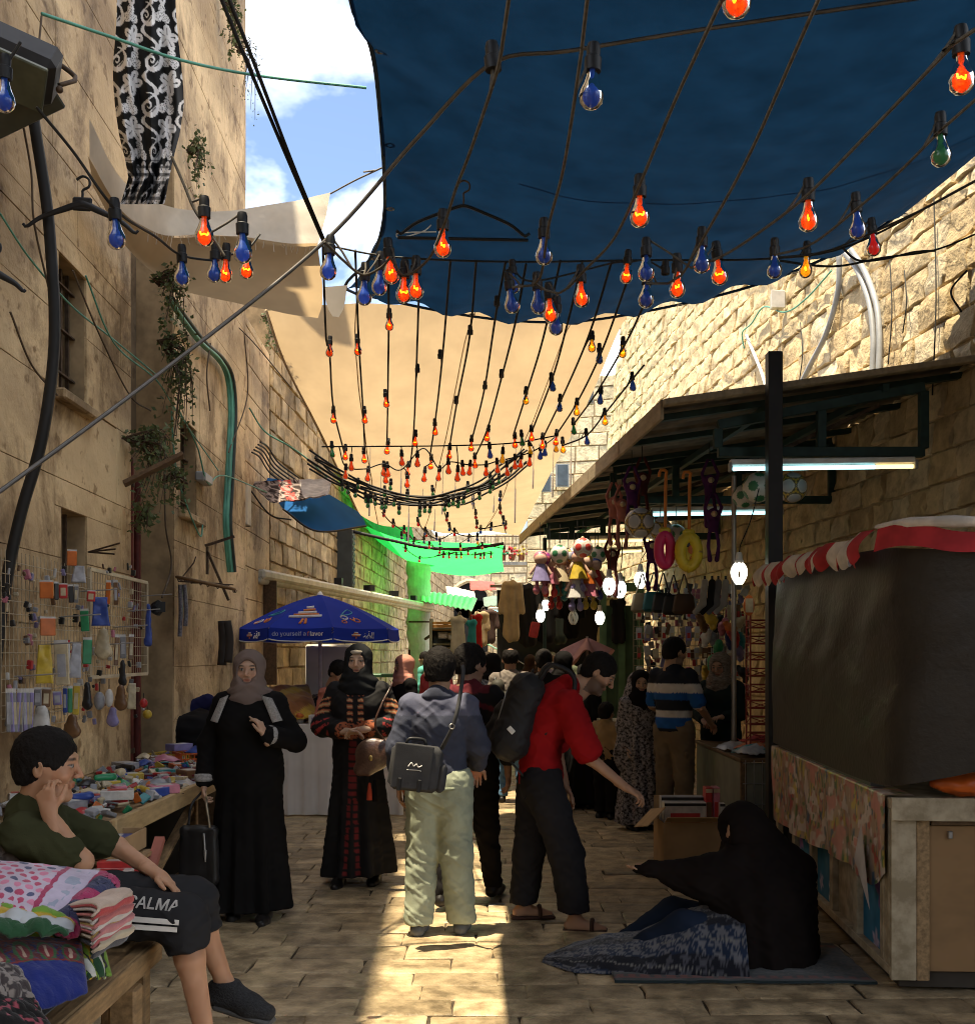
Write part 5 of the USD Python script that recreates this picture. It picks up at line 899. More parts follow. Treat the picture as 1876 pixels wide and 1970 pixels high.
def hand_prims(w, d, pn, side, curl=.5, k=1.0, spread=.06, thumb=.5):
    """A hand from the wrist w: d along the fingers, pn out of the palm, side = the direction towards the thumb."""
    d, pn = unit(d), unit(pn); s = unit(side - d * (A(side) @ d)); P_ = []
    for i, (off, L, r0) in enumerate(((.030, .072, .0085), (.010, .082, .009), (-.010, .076, .0085), (-.028, .058, .0075))):
        kn = w + (d * (.088 - .006 * abs(i - 1)) + s * off * .95) * k; P_.append(cap(w + d * .012 * k + s * off * .45 * k, kn, .016 * k, .0125 * k, .012 * k, pn, .8)); p = kn; dd = unit(d + s * spread * (1.5 - i) * .6); a = curl * (.55 + .12 * i)
        for j, (fl, rr) in enumerate(((.46, 1.0), (.30, .9), (.24, .8))):
            ax = unit(np.cross(dd, pn)); dd = rot(ax, a * (1.0 if j else .8)) @ dd; n = p + dd * L * fl * k; P_.append(cap(p, n, r0 * rr * k, r0 * (rr - .08) * k, .005 * k)); p = n
    b = w + (d * .028 + s * .022) * k; dd = unit(d * .55 + s * .8 + pn * .35 * thumb); m = b + dd * .036 * k; P_.append(cap(w + d * .012 * k, m, .015 * k, .0115 * k, .012 * k)); dd = unit(dd + d * .8 + pn * thumb * .8 - s * .35); n = m + dd * .030 * k; P_.append(cap(m, n, .0105 * k, .0095 * k, .005 * k)); dd = unit(dd + d * .3); P_.append(cap(n, n + dd * .024 * k, .0093 * k, .0075 * k, .004 * k))
    return P_
STAND = dict(pel=(0, .005, .95), waist=(0, 0, 1.10), chest=(0, .005, 1.28), neck=(0, .02, 1.43), head=(0, -.012, 1.585), sl=(.165, .015, 1.375), el=(.225, .035, 1.12), wl=(.23, -.03, .875), sr=(-.165, .015, 1.375), er=(-.225, .035, 1.12), wr=(-.23, -.03, .875), hl=(.085, .0, .92), kl=(.095, -.015, .50), al=(.10, .02, .085), hr=(-.085, .0, .92), kr=(-.095, -.015, .50), ar=(-.10, .02, .085))
BODYH = .016
class Person:
    def __init__(s, label, loc, rz=0.0, H=1.70, pose=None, tone=(.36, .215, .135), yaw=0.0, pitch=0.0, roll=0.0, girth=1.0, female=False, stubble=0.0, hk=1.0, group=None, fine=True, dk=None):
        s.t = thing('person', label, 'person', loc, rz, group); s.k = H / 1.70; s.J = {a: A(b, float) * s.k for a, b in {**STAND, **(pose or {})}.items()}; s.g = girth * s.k; s.fem, s.fine, s.tone, s.stub = female, fine, tone, stubble
        s.R = rot((0, 0, 1), yaw) @ rot((1, 0, 0), pitch) @ rot((0, 1, 0), roll); s.hk = hk * s.k ** .5 * (1.03 if female else 1.07); s.loc, s.rz = A(loc, float), rz; s.hands = []
    def torso(s, inf=0.0, lower=True):
        J, g = s.J, s.g; dn_ = unit(J['chest'] - J['pel']); across = unit(J['sl'] - J['sr']); fwd = unit(np.cross(across, dn_)); f = .70
        P_ = [cap(J['pel'], J['waist'], .150 * g + inf, .132 * g + inf, .04, fwd, f), cap(J['waist'], J['chest'], .130 * g + inf, .158 * g + inf, .04, fwd, f), cap(J['chest'], (J['chest'] + J['neck']) / 2, .148 * g + inf, .085 * g + inf, .04, fwd, f), cap(J['sl'], J['sr'], .046 * g + inf * .8, None, .04), cap(J['neck'] - (J['neck'] - J['chest']) * .15, J['neck'], .065 * s.k + inf * .7, .055 * s.k + inf * .5, .05)]
        if s.fem: P_ += [ell(J['chest'] + across * x * .07 * g - fwd * -.0 + fwd * (.062 if np.cross(across, dn_) @ fwd > 0 else -.062) * g * s.fw(), A([.062, .058, .062]) * g + inf * .8, None, .06) for x in (-1, 1)]
        return P_
    def fw(s): return 1.0
    def arm(s, side, inf=0.0, to=1.0, r=(.048, .040, .029)):
        J = s.J; a, b, c = J['s' + side], J['e' + side], J['w' + side]; k = s.k; P_ = []
        if to <= .5: e = a + (b - a) * to * 2; return [cap(a, e, r[0] * k + inf, (r[0] + (r[1] - r[0]) * to * 2) * k + inf * 1.25, .03)]
        return [cap(a, b, r[0] * k + inf, r[1] * k + inf, .03), cap(b, b + (c - b) * (to - .5) * 2, r[1] * k + inf, r[2] * k + inf * 1.0, .025)]
    def leg(s, side, inf=0.0, to=1.0, r=(.088, .058, .038), inf2=None):
        J = s.J; a, b, c = J['h' + side], J['k' + side], J['a' + side]; k = s.k; inf2 = inf if inf2 is None else inf2
        if to <= .5: return [cap(a, a + (b - a) * to * 2, r[0] * k + inf, r[1] * k + inf2, .035)]
        e = b + (c - b) * (to - .5) * 2; m = b + (c - b) * .3; P_ = [cap(a, b, r[0] * k + inf, r[1] * k + (inf + inf2) / 2, .035)]
        return P_ + ([cap(b, m, r[1] * k + inf2, .056 * k + inf2, .03), cap(m, e, .056 * k + inf2, r[2] * k + inf2, .03)] if inf2 < .012 else [cap(b, e, r[1] * k + inf2, r[2] * k + inf2, .03)])
    def hand(s, side, d, pn, thumb_side, curl=.5, thumb=.5): s.hands.append((s.J['w' + side], d, pn, A(thumb_side, float), curl, thumb)); return s
    def foot(s, side, fwd=(0, -1, 0), inf=0.0):
        a = s.J['a' + side]; f = unit(fwd); k = s.k; dz = -(.085 - .035) * k; h = a + f * -.035 * k + A([0, 0, dz]); b = a + f * .10 * k + A([0, 0, dz - .006 * k]); t_ = a + f * .165 * k + A([0, 0, dz - .012 * k])
        return [cap(a, h, .036 * k + inf, .036 * k + inf, .02), cap(a - A([0, 0, .015]), b, .036 * k + inf, .034 * k + inf, .03), cap(h, b, .035 * k + inf, .040 * k + inf, .02, (0, 0, 1), .85), cap(b, t_, .040 * k + inf, .030 * k + inf, .02, (0, 0, 1), .8)]
    def body(s, legs=True, feet=True, arms=True):
        inf = -.004; P_ = s.torso(inf)
        if arms: P_ += s.arm('l', inf * .5) + s.arm('r', inf * .5)
        if legs: P_ += s.leg('l', inf) + s.leg('r', inf)
        if feet and legs: P_ += s.foot('l', s.ff('l'), -.006) + s.foot('r', s.ff('r'), -.006)
        c = s.J['head']; hc = c; neck = [cap(s.J['neck'], c + s.R @ (A([0, .022, -.08]) * s.hk), .054 * s.k if not s.fem else .047 * s.k, None, .03)]
        v, f = field(P_ + neck, BODYH if s.fine else .024); parts = [(relax(v, f, 1), f)]
        parts.append(field(head_prims(hc, s.R, s.fem, s.hk), .0052 if s.fine else .009))
        for (w, d, pn, ts, cu, th) in s.hands:
            v, f = field(hand_prims(w, d, pn, ts, cu, s.k * (.93 if s.fem else 1.0), thumb=th) + [cap(w - unit(d) * .05 * s.k, w + unit(d) * .02 * s.k, .030 * s.k, .026 * s.k, .015, pn, .75)], .0042 if s.fine else .007); parts.append((v, f))
        try:
            M = None
            for v, f in parts:
                q = m3.Manifold(m3.Mesh(np.asarray(v, np.float32), np.asarray(f, np.uint32)))
                if q.status() != m3.Error.NoError: raise ValueError
                M = q if M is None else M + q
            me = M.to_mesh(); v, f = np.array(me.vert_properties[:, :3], float), np.array(me.tri_verts, int)
        except Exception:
            mb = MB(); [mb.add(v, f) for v, f in parts]; v, f, _ = mb.arrays()
        put('body', (v, f), SKINV, s.t, True, col=face_paint(v, hc, s.R, s.hk, s.tone, s.stub)); return s
    _ff = None
    def ff(s, side): return (s._ff or {}).get(side, (0, -1, 0))
    def wear(s, name, prims, m, h=None, cut=None, amp=.006, sc=(10, 10, 5), seed=1, paint=None, warp=None, label=None, it=1):
        v, f = field(prims, h or (.012 if s.fine else .02), cut); v = relax(v, f, it)
        if amp: v = folds(v, f, amp, sc, seed)
        if warp: v = warp(v, f)
        return put(name, (v, f), m, s.t, True, label=label, col=paint(v) if paint else None)
    def local(s, side): return s.J
    def hair(s, m=None, style='short', inf=.012):
        c, R, k = s.J['head'], s.R, s.hk; q = lambda x, y, z: c + R @ (A([x, y, z]) * k); P_ = [ell(q(0, .014, .032), (A([.075, .093, .087]) + inf) * k, R, .01)]
        if style == 'short': P_ += [ell(q(0, .055, -.02), (A([.062, .045, .055]) + inf * .7) * k, R, .02)]
        P_ += [ell(q(0, -.115, -.035), A([.068, .085, .098]) * k, R, .012, '-'), ell(q(0, .0, -.135), A([.12, .16, .075]) * k, R, .015, '-')]
        for sd in (-1, 1): P_.append(ell(q(sd * .09, -.012, -.035), A([.03, .040, .042]) * k, R, .012, '-'))
        if style == 'bald': P_.append(ell(q(0, .0, .10), A([.062, .082, .075]) * k, R, .01, '-'))
        v, f = field(P_, .005 if s.fine else .010); n = vnorm(v, f); v = v + n * (.0085 * (meshkit.fbm(v * A([80, 80, 40]), 2, 3) - .5))[:, None]; put('hair', (v, f), m or HAIRM, s.t, True); return s
    def hijab(s, m, drape=.16, paint=None, seed=2, front=True, long=0.0, open_=1.0):
        """A wrapped head scarf: hood with a face opening, neck wrap, and a drape on the chest and shoulders."""
        c, R, k, J = s.J['head'], s.R, s.hk, s.J; q = lambda x, y, z: c + R @ (A([x, y, z]) * k); ac = unit(J['sl'] - J['sr']); up = unit(J['neck'] - J['chest']); fw = np.cross(ac, up); fw = fw if fw @ (R @ A([0, -1, 0])) > -.3 else -fw
        P_ = [ell(q(0, .018, .030), A([.098, .116, .108]) * k, R, .01), cap(q(0, -.012, -.02), q(0, -.018, -.085), .094 * k, .092 * k, .03), cap(q(0, .01, -.10), J['neck'] + up * -.02, .085 * k, .10 * s.k, .04), ell(J['neck'] + fw * .06 * s.k + up * -.03, A([.125, .10, .085]) * s.k, None, .05)]
        P_ += [cap(J['neck'] + ac * .02, J['sl'] * .62 + J['neck'] * .38 + up * .015, .088 * s.k, .06 * s.k, .05), cap(J['neck'] - ac * .02, J['sr'] * .62 + J['neck'] * .38 + up * .015, .088 * s.k, .06 * s.k, .05), cap(J['neck'] + fw * .06, J['neck'] + fw * (.105 + long * .05) * s.k - up * (drape + long) * s.k, .105 * s.k, (.05 + .35 * long) * s.k, .05, fw, .6)]
        P_.append(ell(q(0, -.118, .002), A([.066, .078, .082 * open_]) * k, R, .008, '-'))
        def warp(v, f):
            n = vnorm(v, f); z = (v - c) @ R; ph = z[:, 2] * 95 + 14 * np.abs(z[:, 0]) + 8 * meshkit.fbm(v * 7, 2, seed); low = np.clip((-z[:, 2] - .04) / .06, 0, 1); return v + n * ((.005 * np.sin(ph) * low) + .003 * np.sin(ph * .5 + 2))[:, None]
        s.wear('headscarf', P_, m, .009 if s.fine else .014, None, .003, (12, 12, 12), seed, paint, warp); return s
    def shoes(s, m, sides='lr', inf=.004):
        for sd in sides:
            P_ = s.foot(sd, s.ff(sd), inf); v, f = field(P_, .009 if s.fine else .014, [(s.J['a' + sd] + A([0, 0, .012]), (0, 0, 1))]); put('shoe', (relax(v, f, 1), f), m, s.t, True)
        return s
def skirt_warp(cx, z0, z1, n=9, amp=.03, seed=0, cy=0.0):
    def w(v, f):
        q = np.clip((z1 - v[:, 2]) / (z1 - z0), 0, 1) ** 1.3; th = np.arctan2(v[:, 1] - cy, v[:, 0] - cx); d = amp * q * (np.sin(n * th + 2 * np.sin(v[:, 2] * 2.2 + seed) + seed) * .6 + np.sin(n * 1.7 * th + seed * 2 + v[:, 2]) * .4); r = A([np.cos(th), np.sin(th), 0 * th]).T; return v + r * d[:, None]
    return w
FAB = lambda n, c, rough=.9, var=.25, sheen=0.0: mat('fabric_' + n, c, rough, var, vs=5, bump=.0012, bs=220, spec=.08, sheen=sheen)
BLK = FAB('black', (.0075, .007, .007)); BLK2 = FAB('soft_black', (.011, .0098, .0098)); SHOE = mat('shoe_leather', (.015, .013, .012), .35, .3)
def gpt(px, py): return G(px, py)
# --- 1 woman in grey scarf
def zig(x, p): return np.abs((x / p) % 1 - .5) * 2
if True:
    d = 7.0; p = Person('woman in long black dress and taupe headscarf walking towards the viewer', (X(480, d), d, 0), .04, 1.63, dict(wl=(.13, -.21, 1.19), el=(.30, .0, 1.13), wr=(-.285, -.02, .86), er=(-.27, .03, 1.12), kl=(.1, -.05, .5), al=(.11, -.06, .07), ar=(-.10, .08, .07)), female=True, girth=1.28, tone=(.40, .245, .165))
    p.hand('l', (-.35, -.15, .9), (-.8, .3, .2), (-.3, -.9, 0), 1.0).hand('r', (0, -.1, -1), (1, .1, 0), (0, -1, 0), 1.1); p.body(feet=False)
    k = p.k; P_ = p.torso(.020) + p.arm('l', .018, .93, (.045, .046, .044)) + p.arm('r', .018, .94, (.045, .044, .040)) + [cap(p.J['pel'] + A([0, 0, .05]), (0, .02, .0), .185, .255, .06, (0, 1, 0), .80)]
    p.wear('dress', P_, BLK, .013, [((0, 0, .055), (0, 0, -1))], .006, (7, 7, 3), 3, warp=skirt_warp(0, .05, 1.0, 8, .032, 1))
    p.wear('dress_cuff', [cap(p.J['wr'] + A([.0, 0.006, .055]), p.J['wr'] + A([0, 0.003, .03]), .0615, .0615, .003, (0, 0, 1), .35)], mat('grey_trim', (.30, .29, .28), .8, .4, vs=90), .008, None, 0, label='grey patterned cuff'); e = p.J['wl']; f_ = unit(p.J['wl'] - p.J['el']); p.wear('dress_cuff', [cap(e - f_ * .050, e - f_ * .030, .0625, .0625, .003, f_, .35)], mat('grey_trim', (.3, .29, .28)), .008, None, 0, label='grey patterned cuff')
    for sx in (-1, 1):
        a = [(sx * .10, -.150, 1.375), (sx * .155, -.135, 1.355), (sx * .215, -.120, 1.22), (sx * .165, -.150, 1.21)]; c0 = coons([a[0], a[1]], [a[3], a[2]], [a[0], a[3]], [a[1], a[2]], 6, 8); c0[..., 1] -= .012 * np.sin(np.linspace(0, np.pi, 6))[:, None]; put('collar_panel', sheet(c0, .008), mat('grey_trim', (.3, .29, .28)), p.t, True, label='grey printed shoulder panel')
    p.hijab(FAB('taupe', (.155, .115, .10), var=.15), .20).shoes(SHOE)
    o = P(383, 1640, 6.85); t = thing('handbag', 'black leather handbag with chain handles hanging from the taupe scarf woman', 'bag', o); hull = []
    P_ = [cap((-.085, 0, -.17), (.085, 0, -.17), .035, None, .02), cap((-.085, 0, .13), (.085, 0, .13), .03, None, .02), cap((-.09, 0, -.16), (-.085, 0, .13), .035, .028, .02), cap((.09, 0, -.16), (.085, 0, .13), .035, .028, .02), ell((0, 0, -.02), (.11, .045, .18), None, .03)]
    v, f = field(P_, .012); put('body', (v, f), mat('bag_leather', (.010, .009, .009), .42, .3, bump=.001, bs=70), t, True)
    hand = p.loc + A([p.J['wr'][0], p.J['wr'][1], p.J['wr'][2]]) - o + A([0, -.02, -.05])
    for s in (-1, 1): put('strap', MB().tube(curve([(s * .07, -.02 * s, .15), (s * .05 + hand[0] * .4, -.015 * s, .28), hand + A([s * .012, 0, 0])], 14), .008, 6), mat('chain_metal', (.35, .30, .22), .35, .3, metal=.8) if s > 0 else BLACK, t, True)
    put('tassel', MB().tube([(.04, -.05, .12), (.05, -.055, .02)], .007, 5).tube([(.05, -.055, .02), (.052, -.055, -.05)], [.012, .004], 6), STEEL, t, True)
# --- 2 woman in black scarf and embroidered dress
if True:
    d = 8.05; p = Person('woman in black scarf and embroidered black dress clasping her hands', (X(690, d), d, 0), -.05, 1.68, dict(el=(.265, .03, 1.13), er=(-.265, .03, 1.13), wl=(.06, -.20, 1.115), wr=(-.04, -.205, 1.10), ar=(-.13, -.06, .07), kr=(-.10, -.03, .5), al=(.11, .06, .07)), female=True, girth=1.10, tone=(.46, .30, .21))
    p.hand('l', (-.75, -.35, -.1), (-.2, .3, -.9), (0, -.9, .4), .8).hand('r', (.7, -.4, .0), (.2, .3, -.9), (0, -.9, .4), .8); p.body(feet=False)
    def emb(v):
        col = np.tile(A([.009, .0085, .009]), (len(v), 1)); x, y, z = v.T; n = meshkit.noise(v * 90); ora, red, cre = A([.42, .12, .05]), A([.36, .04, .04]), A([.5, .34, .18])
        def lay(w, c): nonlocal col; col = np.where(w[:, None], c, col)
        st = (np.abs(np.abs(x) - .040) < .020) & (z > 1.14) & (z < 1.40) & (y < -.05); lay(st & (zig(z + .3 * np.abs(np.abs(x) - .04), .045) > .45), ora); lay(st & (zig(z + .3 * np.abs(np.abs(x) - .04), .045) > .8), cre)
        r0 = np.hypot(x, 0) > .195; ar = (np.abs(x) > .19) & (z > 1.05); b1 = ar & (np.abs(z - 1.27 + .25 * (np.abs(x) - .2)) < .05); lay(b1 & (zig(z + .4 * y, .05) > .4), ora); lay(b1 & (zig(z + .4 * y, .05) > .75), cre); lay(ar & (z < 1.2) & (zig(z * 1.3 + y, .09) > .62) & (n > .42), red)
        w = (y < -.1) & (np.minimum(np.linalg.norm(v - p.J['wl'], axis=1), np.linalg.norm(v - p.J['wr'], axis=1)) < .095); lay(w & (n > .4), ora * .8)
        for s in (-1, 1): lay((np.abs(x + .02 - s * (.012 + .05 * np.clip(.75 - z, 0, 1))) < .013) & (z < 1.02) & (y < 0) & (zig(z, .05) > .3), red * .45)
        return col
    P_ = p.torso(.018) + p.arm('l', .020, .86, (.046, .060, .044)) + p.arm('r', .020, .86, (.046, .060, .044)) + [cap(p.J['pel'] + A([0, 0, .08]), (-.01, .02, .0), .155, .265, .06, (0, 1, 0), .82)]
    p.wear('dress', P_, vmat('embroidered_dress', .8, .25, bump=.001, bs=200, var=.25), .0095, [((0, 0, .07), (.05, 0, -1))], .006, (7, 7, 3), 5, paint=emb, warp=skirt_warp(0, .05, 1.05, 7, .04, 4))
    p.hijab(FAB('scarf_black', (.016, .017, .018), var=.2), .19, seed=6).shoes(SHOE)
    p.wear('under_scarf', [ell(p.J['head'] + p.R @ A([0, -.045, .072]), (.058, .054, .024), None, .01)], FAB('cream', (.42, .37, .30)), .007, None, 0)
    o = P(718, 1452, 7.72); t = thing('handbag', 'brown shiny shoulder purse held by the woman in embroidered dress', 'purse', o)
    P_ = [cap((-.085, 0, -.10), (.11, 0, .07), .05, .045, .03, (0, 1, 0), .6), cap((-.03, 0, -.12), (.14, .0, .05), .03, .03, .03), ell((0, 0, 0), (.125, .05, .115), None, .03)]; v, f = field(P_, .010); put('body', (v, f), mat('brown_patent', (.085, .042, .028), .25, .3, vs=50, bump=.003, bs=90, spec=.6, coat=.4), t, True)
    put('clasp', MB().ball((-.01, -.058, -.02), .014, 2, (1, .5, 1.4)), mat('brass', (.6, .45, .18), .3, .2, metal=1.0), t, True)
    put('strap', MB().tube(curve([(.10, 0, .07), (.02, -.06, .20), (.06, -.04, .34), (.12, .05, .47), (.10, .2, .50)], 20), .007, 5), mat('brown_patent', (.085, .042, .028)), t, True)
    t2 = thing('tassel', 'orange and dark tassel hanging from the brown purse', 'tassel', P(711, 1520, 7.75)); put('orange_tassel', MB().lathe([(.001, .05), (.008, .045), (.012, .02), (.018, -.03), (.02, -.07), (.001, -.07)], 9), mat('orange_thread', (.52, .07, .03), .8), t2, True); put('dark_tassel', MB().lathe([(.001, .05), (.01, .045), (.015, .0), (.02, -.10), (.001, -.10)], 9, (.035, .01, .02)), BLK, t2, True); put('cord', MB().tube([(0, 0, .05), (.01, 0, .20)], .003, 4), BLK, t2, True)
# --- 3 man in slate shirt seen from behind
if True:
    d = 6.55; p = Person('man in slate blue shirt and pale green trousers seen from behind', (X(845, d), d, 0), np.pi - .12, 1.64, dict(hl=(.085, 0, .92), kl=(.105, -.02, .50), al=(.125, .01, .085), kr=(-.10, -.01, .50), ar=(-.125, -.06, .085), el=(.245, .05, 1.12), wl=(.255, -.06, .90), er=(-.235, -.02, 1.13), wr=(-.20, -.18, 1.0)), yaw=.15, pitch=.12, girth=1.0, tone=(.36, .21, .13))
    p.hand('l', (.05, -.2, -1), (-1, 0, 0), (0, -1, .1), .5).hand('r', (.1, -.6, -.6), (0, .3, -1), (-1, 0, 0), .6); p.body(feet=False).hair(inf=.016)
    def shirtp(v): c = np.tile(A([.045, .050, .075]), (len(v), 1)); c[(v[:, 2] > 1.27) & (v[:, 1] > -.02)] = (.085, .09, .135); return c
    P_ = p.torso(.022) + p.arm('l', .022, .9, (.050, .046, .038)) + p.arm('r', .022, .9, (.050, .046, .038)) + [cap(p.J['pel'], p.J['pel'] - A([0, 0, .04]), .150, .155, .03, (0, 1, 0), .74)]
    p.wear('shirt', P_, vmat('slate_shirt', .8, .2, bump=.001, bs=220, var=.2), .011, [(p.J['pel'] - A([0, 0, .045]), (0, 0, -1))], .007, (9, 9, 6), 7, paint=shirtp)
    c0 = p.J['neck']; p.wear('collar', [cap(c0 + A([-.035, .02, .0]), c0 + A([.035, .02, .0]), .062, None, .02, (0, 0, 1), .5), cap(c0 + A([0, -.03, -.03]), c0 + A([0, .03, .015]), .062, None, .03)], FAB('slate', (.05, .055, .08)), .009, None, .002)
    P_ = [cap(p.J['pel'], p.J['pel'] - A([0, 0, .06]), .152, .158, .04, (0, 1, 0), .74)] + p.leg('l', .028, 1.0, (.092, .066, .056), .030) + p.leg('r', .028, 1.0, (.092, .066, .056), .030)
    p.wear('trousers', P_, FAB('pale_green', (.34, .37, .27), var=.22), .011, [((0, 0, .065), (0, 0, -1)), (p.J['pel'] + A([0, 0, .045]), (0, 0, 1))], .0075, (11, 11, 5), 8)
    p.wear('pocket_flap', [cap((-.10, .115, .86), (-.03, .125, .855), .012, None, .004)], FAB('pale_green_flap', (.28, .31, .22)), .006, None, 0).GetPath(); p.shoes(mat('grey_shoe', (.10, .105, .11), .5, .3))
    o = P(800, 1474, 6.18); t = thing('messenger_bag', 'charcoal canvas messenger bag slung on the man in slate shirt', 'bag', o); R_ = rot((0, 1, 0), .14) @ rot((0, 0, 1), .25)
    CHAR = mat('charcoal_canvas', (.040, .040, .042), .8, .25, vs=8, bump=.0015, bs=150)
    put('body', MB().box((0, 0, -.01), (.285, .10, .255), R_, .035), CHAR, t, 60); put('flap', MB().box(R_ @ A([-.03, -.055, .0]), (.215, .02, .245), R_, .012), CHAR, t, 60, label='front flap'); put('side_pocket', MB().box(R_ @ A([.145, 0, -.05]), (.06, .085, .16), R_, .022), CHAR, t, 60)
    for x in (-.09, .02): put('buckle_strap', MB().box(R_ @ A([x, -.068, -.10]), (.022, .012, .07), R_, .004), BLACK, t, False)
    put('handle', MB().tube(curve([R_ @ A(q) for q in ((-.07, -.02, .118), (-.06, -.02, .145), (.02, -.02, .148), (.035, -.02, .118))], 10), .010, 6), BLACK, t, True)
    put('strap', MB().tube(curve([R_ @ A([.13, 0, .11]), A([.20, -.06, .21]), A([.235, -.05, .34]), A([.255, .10, .50]), A([.25, .25, .54])], 20), [.012] * 20, 6), CHAR, t, True); put('ring', MB().lathe([(.014, -.003), (.018, 0), (.014, .003), (.010, 0), (.014, -.003)], 10, (.20, -.075, .22), rot((1, 0, 0), 1.5)), STEEL, t, True)
    lm = meshkit.text_mesh('annahda', .011, .002); lm.apply_transform(trimesh.transformations.rotation_matrix(np.pi / 2, (1, 0, 0))); v = np.array(lm.vertices) + A([-.06, -.067, -.035]); 
    sw = MB().tube(curve([R_ @ A(q) for q in ((-.055, -.069, .0), (-.04, -.069, .022), (-.025, -.069, .004), (-.012, -.069, .018), (.0, -.069, .002), (.02, -.069, .012))], 20), .0025, 4); sw.tube(curve([R_ @ A(q) for q in ((-.06, -.069, -.018), (.0, -.069, -.015), (.02, -.069, -.018))], 8), .002, 4); put('emblem', sw, WHITEP, t, True, label='small white printed emblem')
# --- 4 man in black with red collar
if True:
    d = 7.35; p = Person('man in black jacket with dark red collar walking beside the slate shirt man', (X(905, d), d, 0), np.pi - .35, 1.67, dict(er=(-.25, .0, 1.13), wr=(-.235, -.08, .88), ar=(-.07, -.25, .10), kr=(-.07, -.12, .5), al=(.11, .22, .12), kl=(.1, .02, .5)), yaw=-.55, pitch=.12, tone=(.26, .145, .09))
    p.hand('r', (.02, -.2, -1), (1, .2, 0), (0, -1, .1), .55).hand('l', (0, -.1, -1), (-1, 0, 0), (0, -1, 0), .5); p.body(feet=False).hair(inf=.016)
    def jk(v): c = np.tile(A([.009, .008, .009]), (len(v), 1)); c[(v[:, 2] > 1.375) & (np.abs(v[:, 0]) < .16)] = (.10, .012, .018); c[np.abs(v[:, 2] - 1.28 + .35 * (np.abs(v[:, 0]) - .16)) < .016] = (.085, .010, .016); return c
    p.wear('jacket', p.torso(.024) + p.arm('l', .022, .82) + p.arm('r', .022, .82), vmat('black_jacket', .85, .2, var=.25), .012, [(p.J['pel'] - A([0, 0, .05]), (0, 0, -1))], .010, (9, 9, 6), 11, paint=jk)
    p.wear('trousers', [cap(p.J['pel'], p.J['pel'] - A([0, 0, .06]), .150, .155, .04, (0, 1, 0), .74)] + p.leg('l', .022, 1.0, inf2=.022) + p.leg('r', .022, 1.0, inf2=.022), BLK2, .014, [((0, 0, .07), (0, 0, -1))], .010, (11, 11, 5), 12); p.shoes(SHOE)
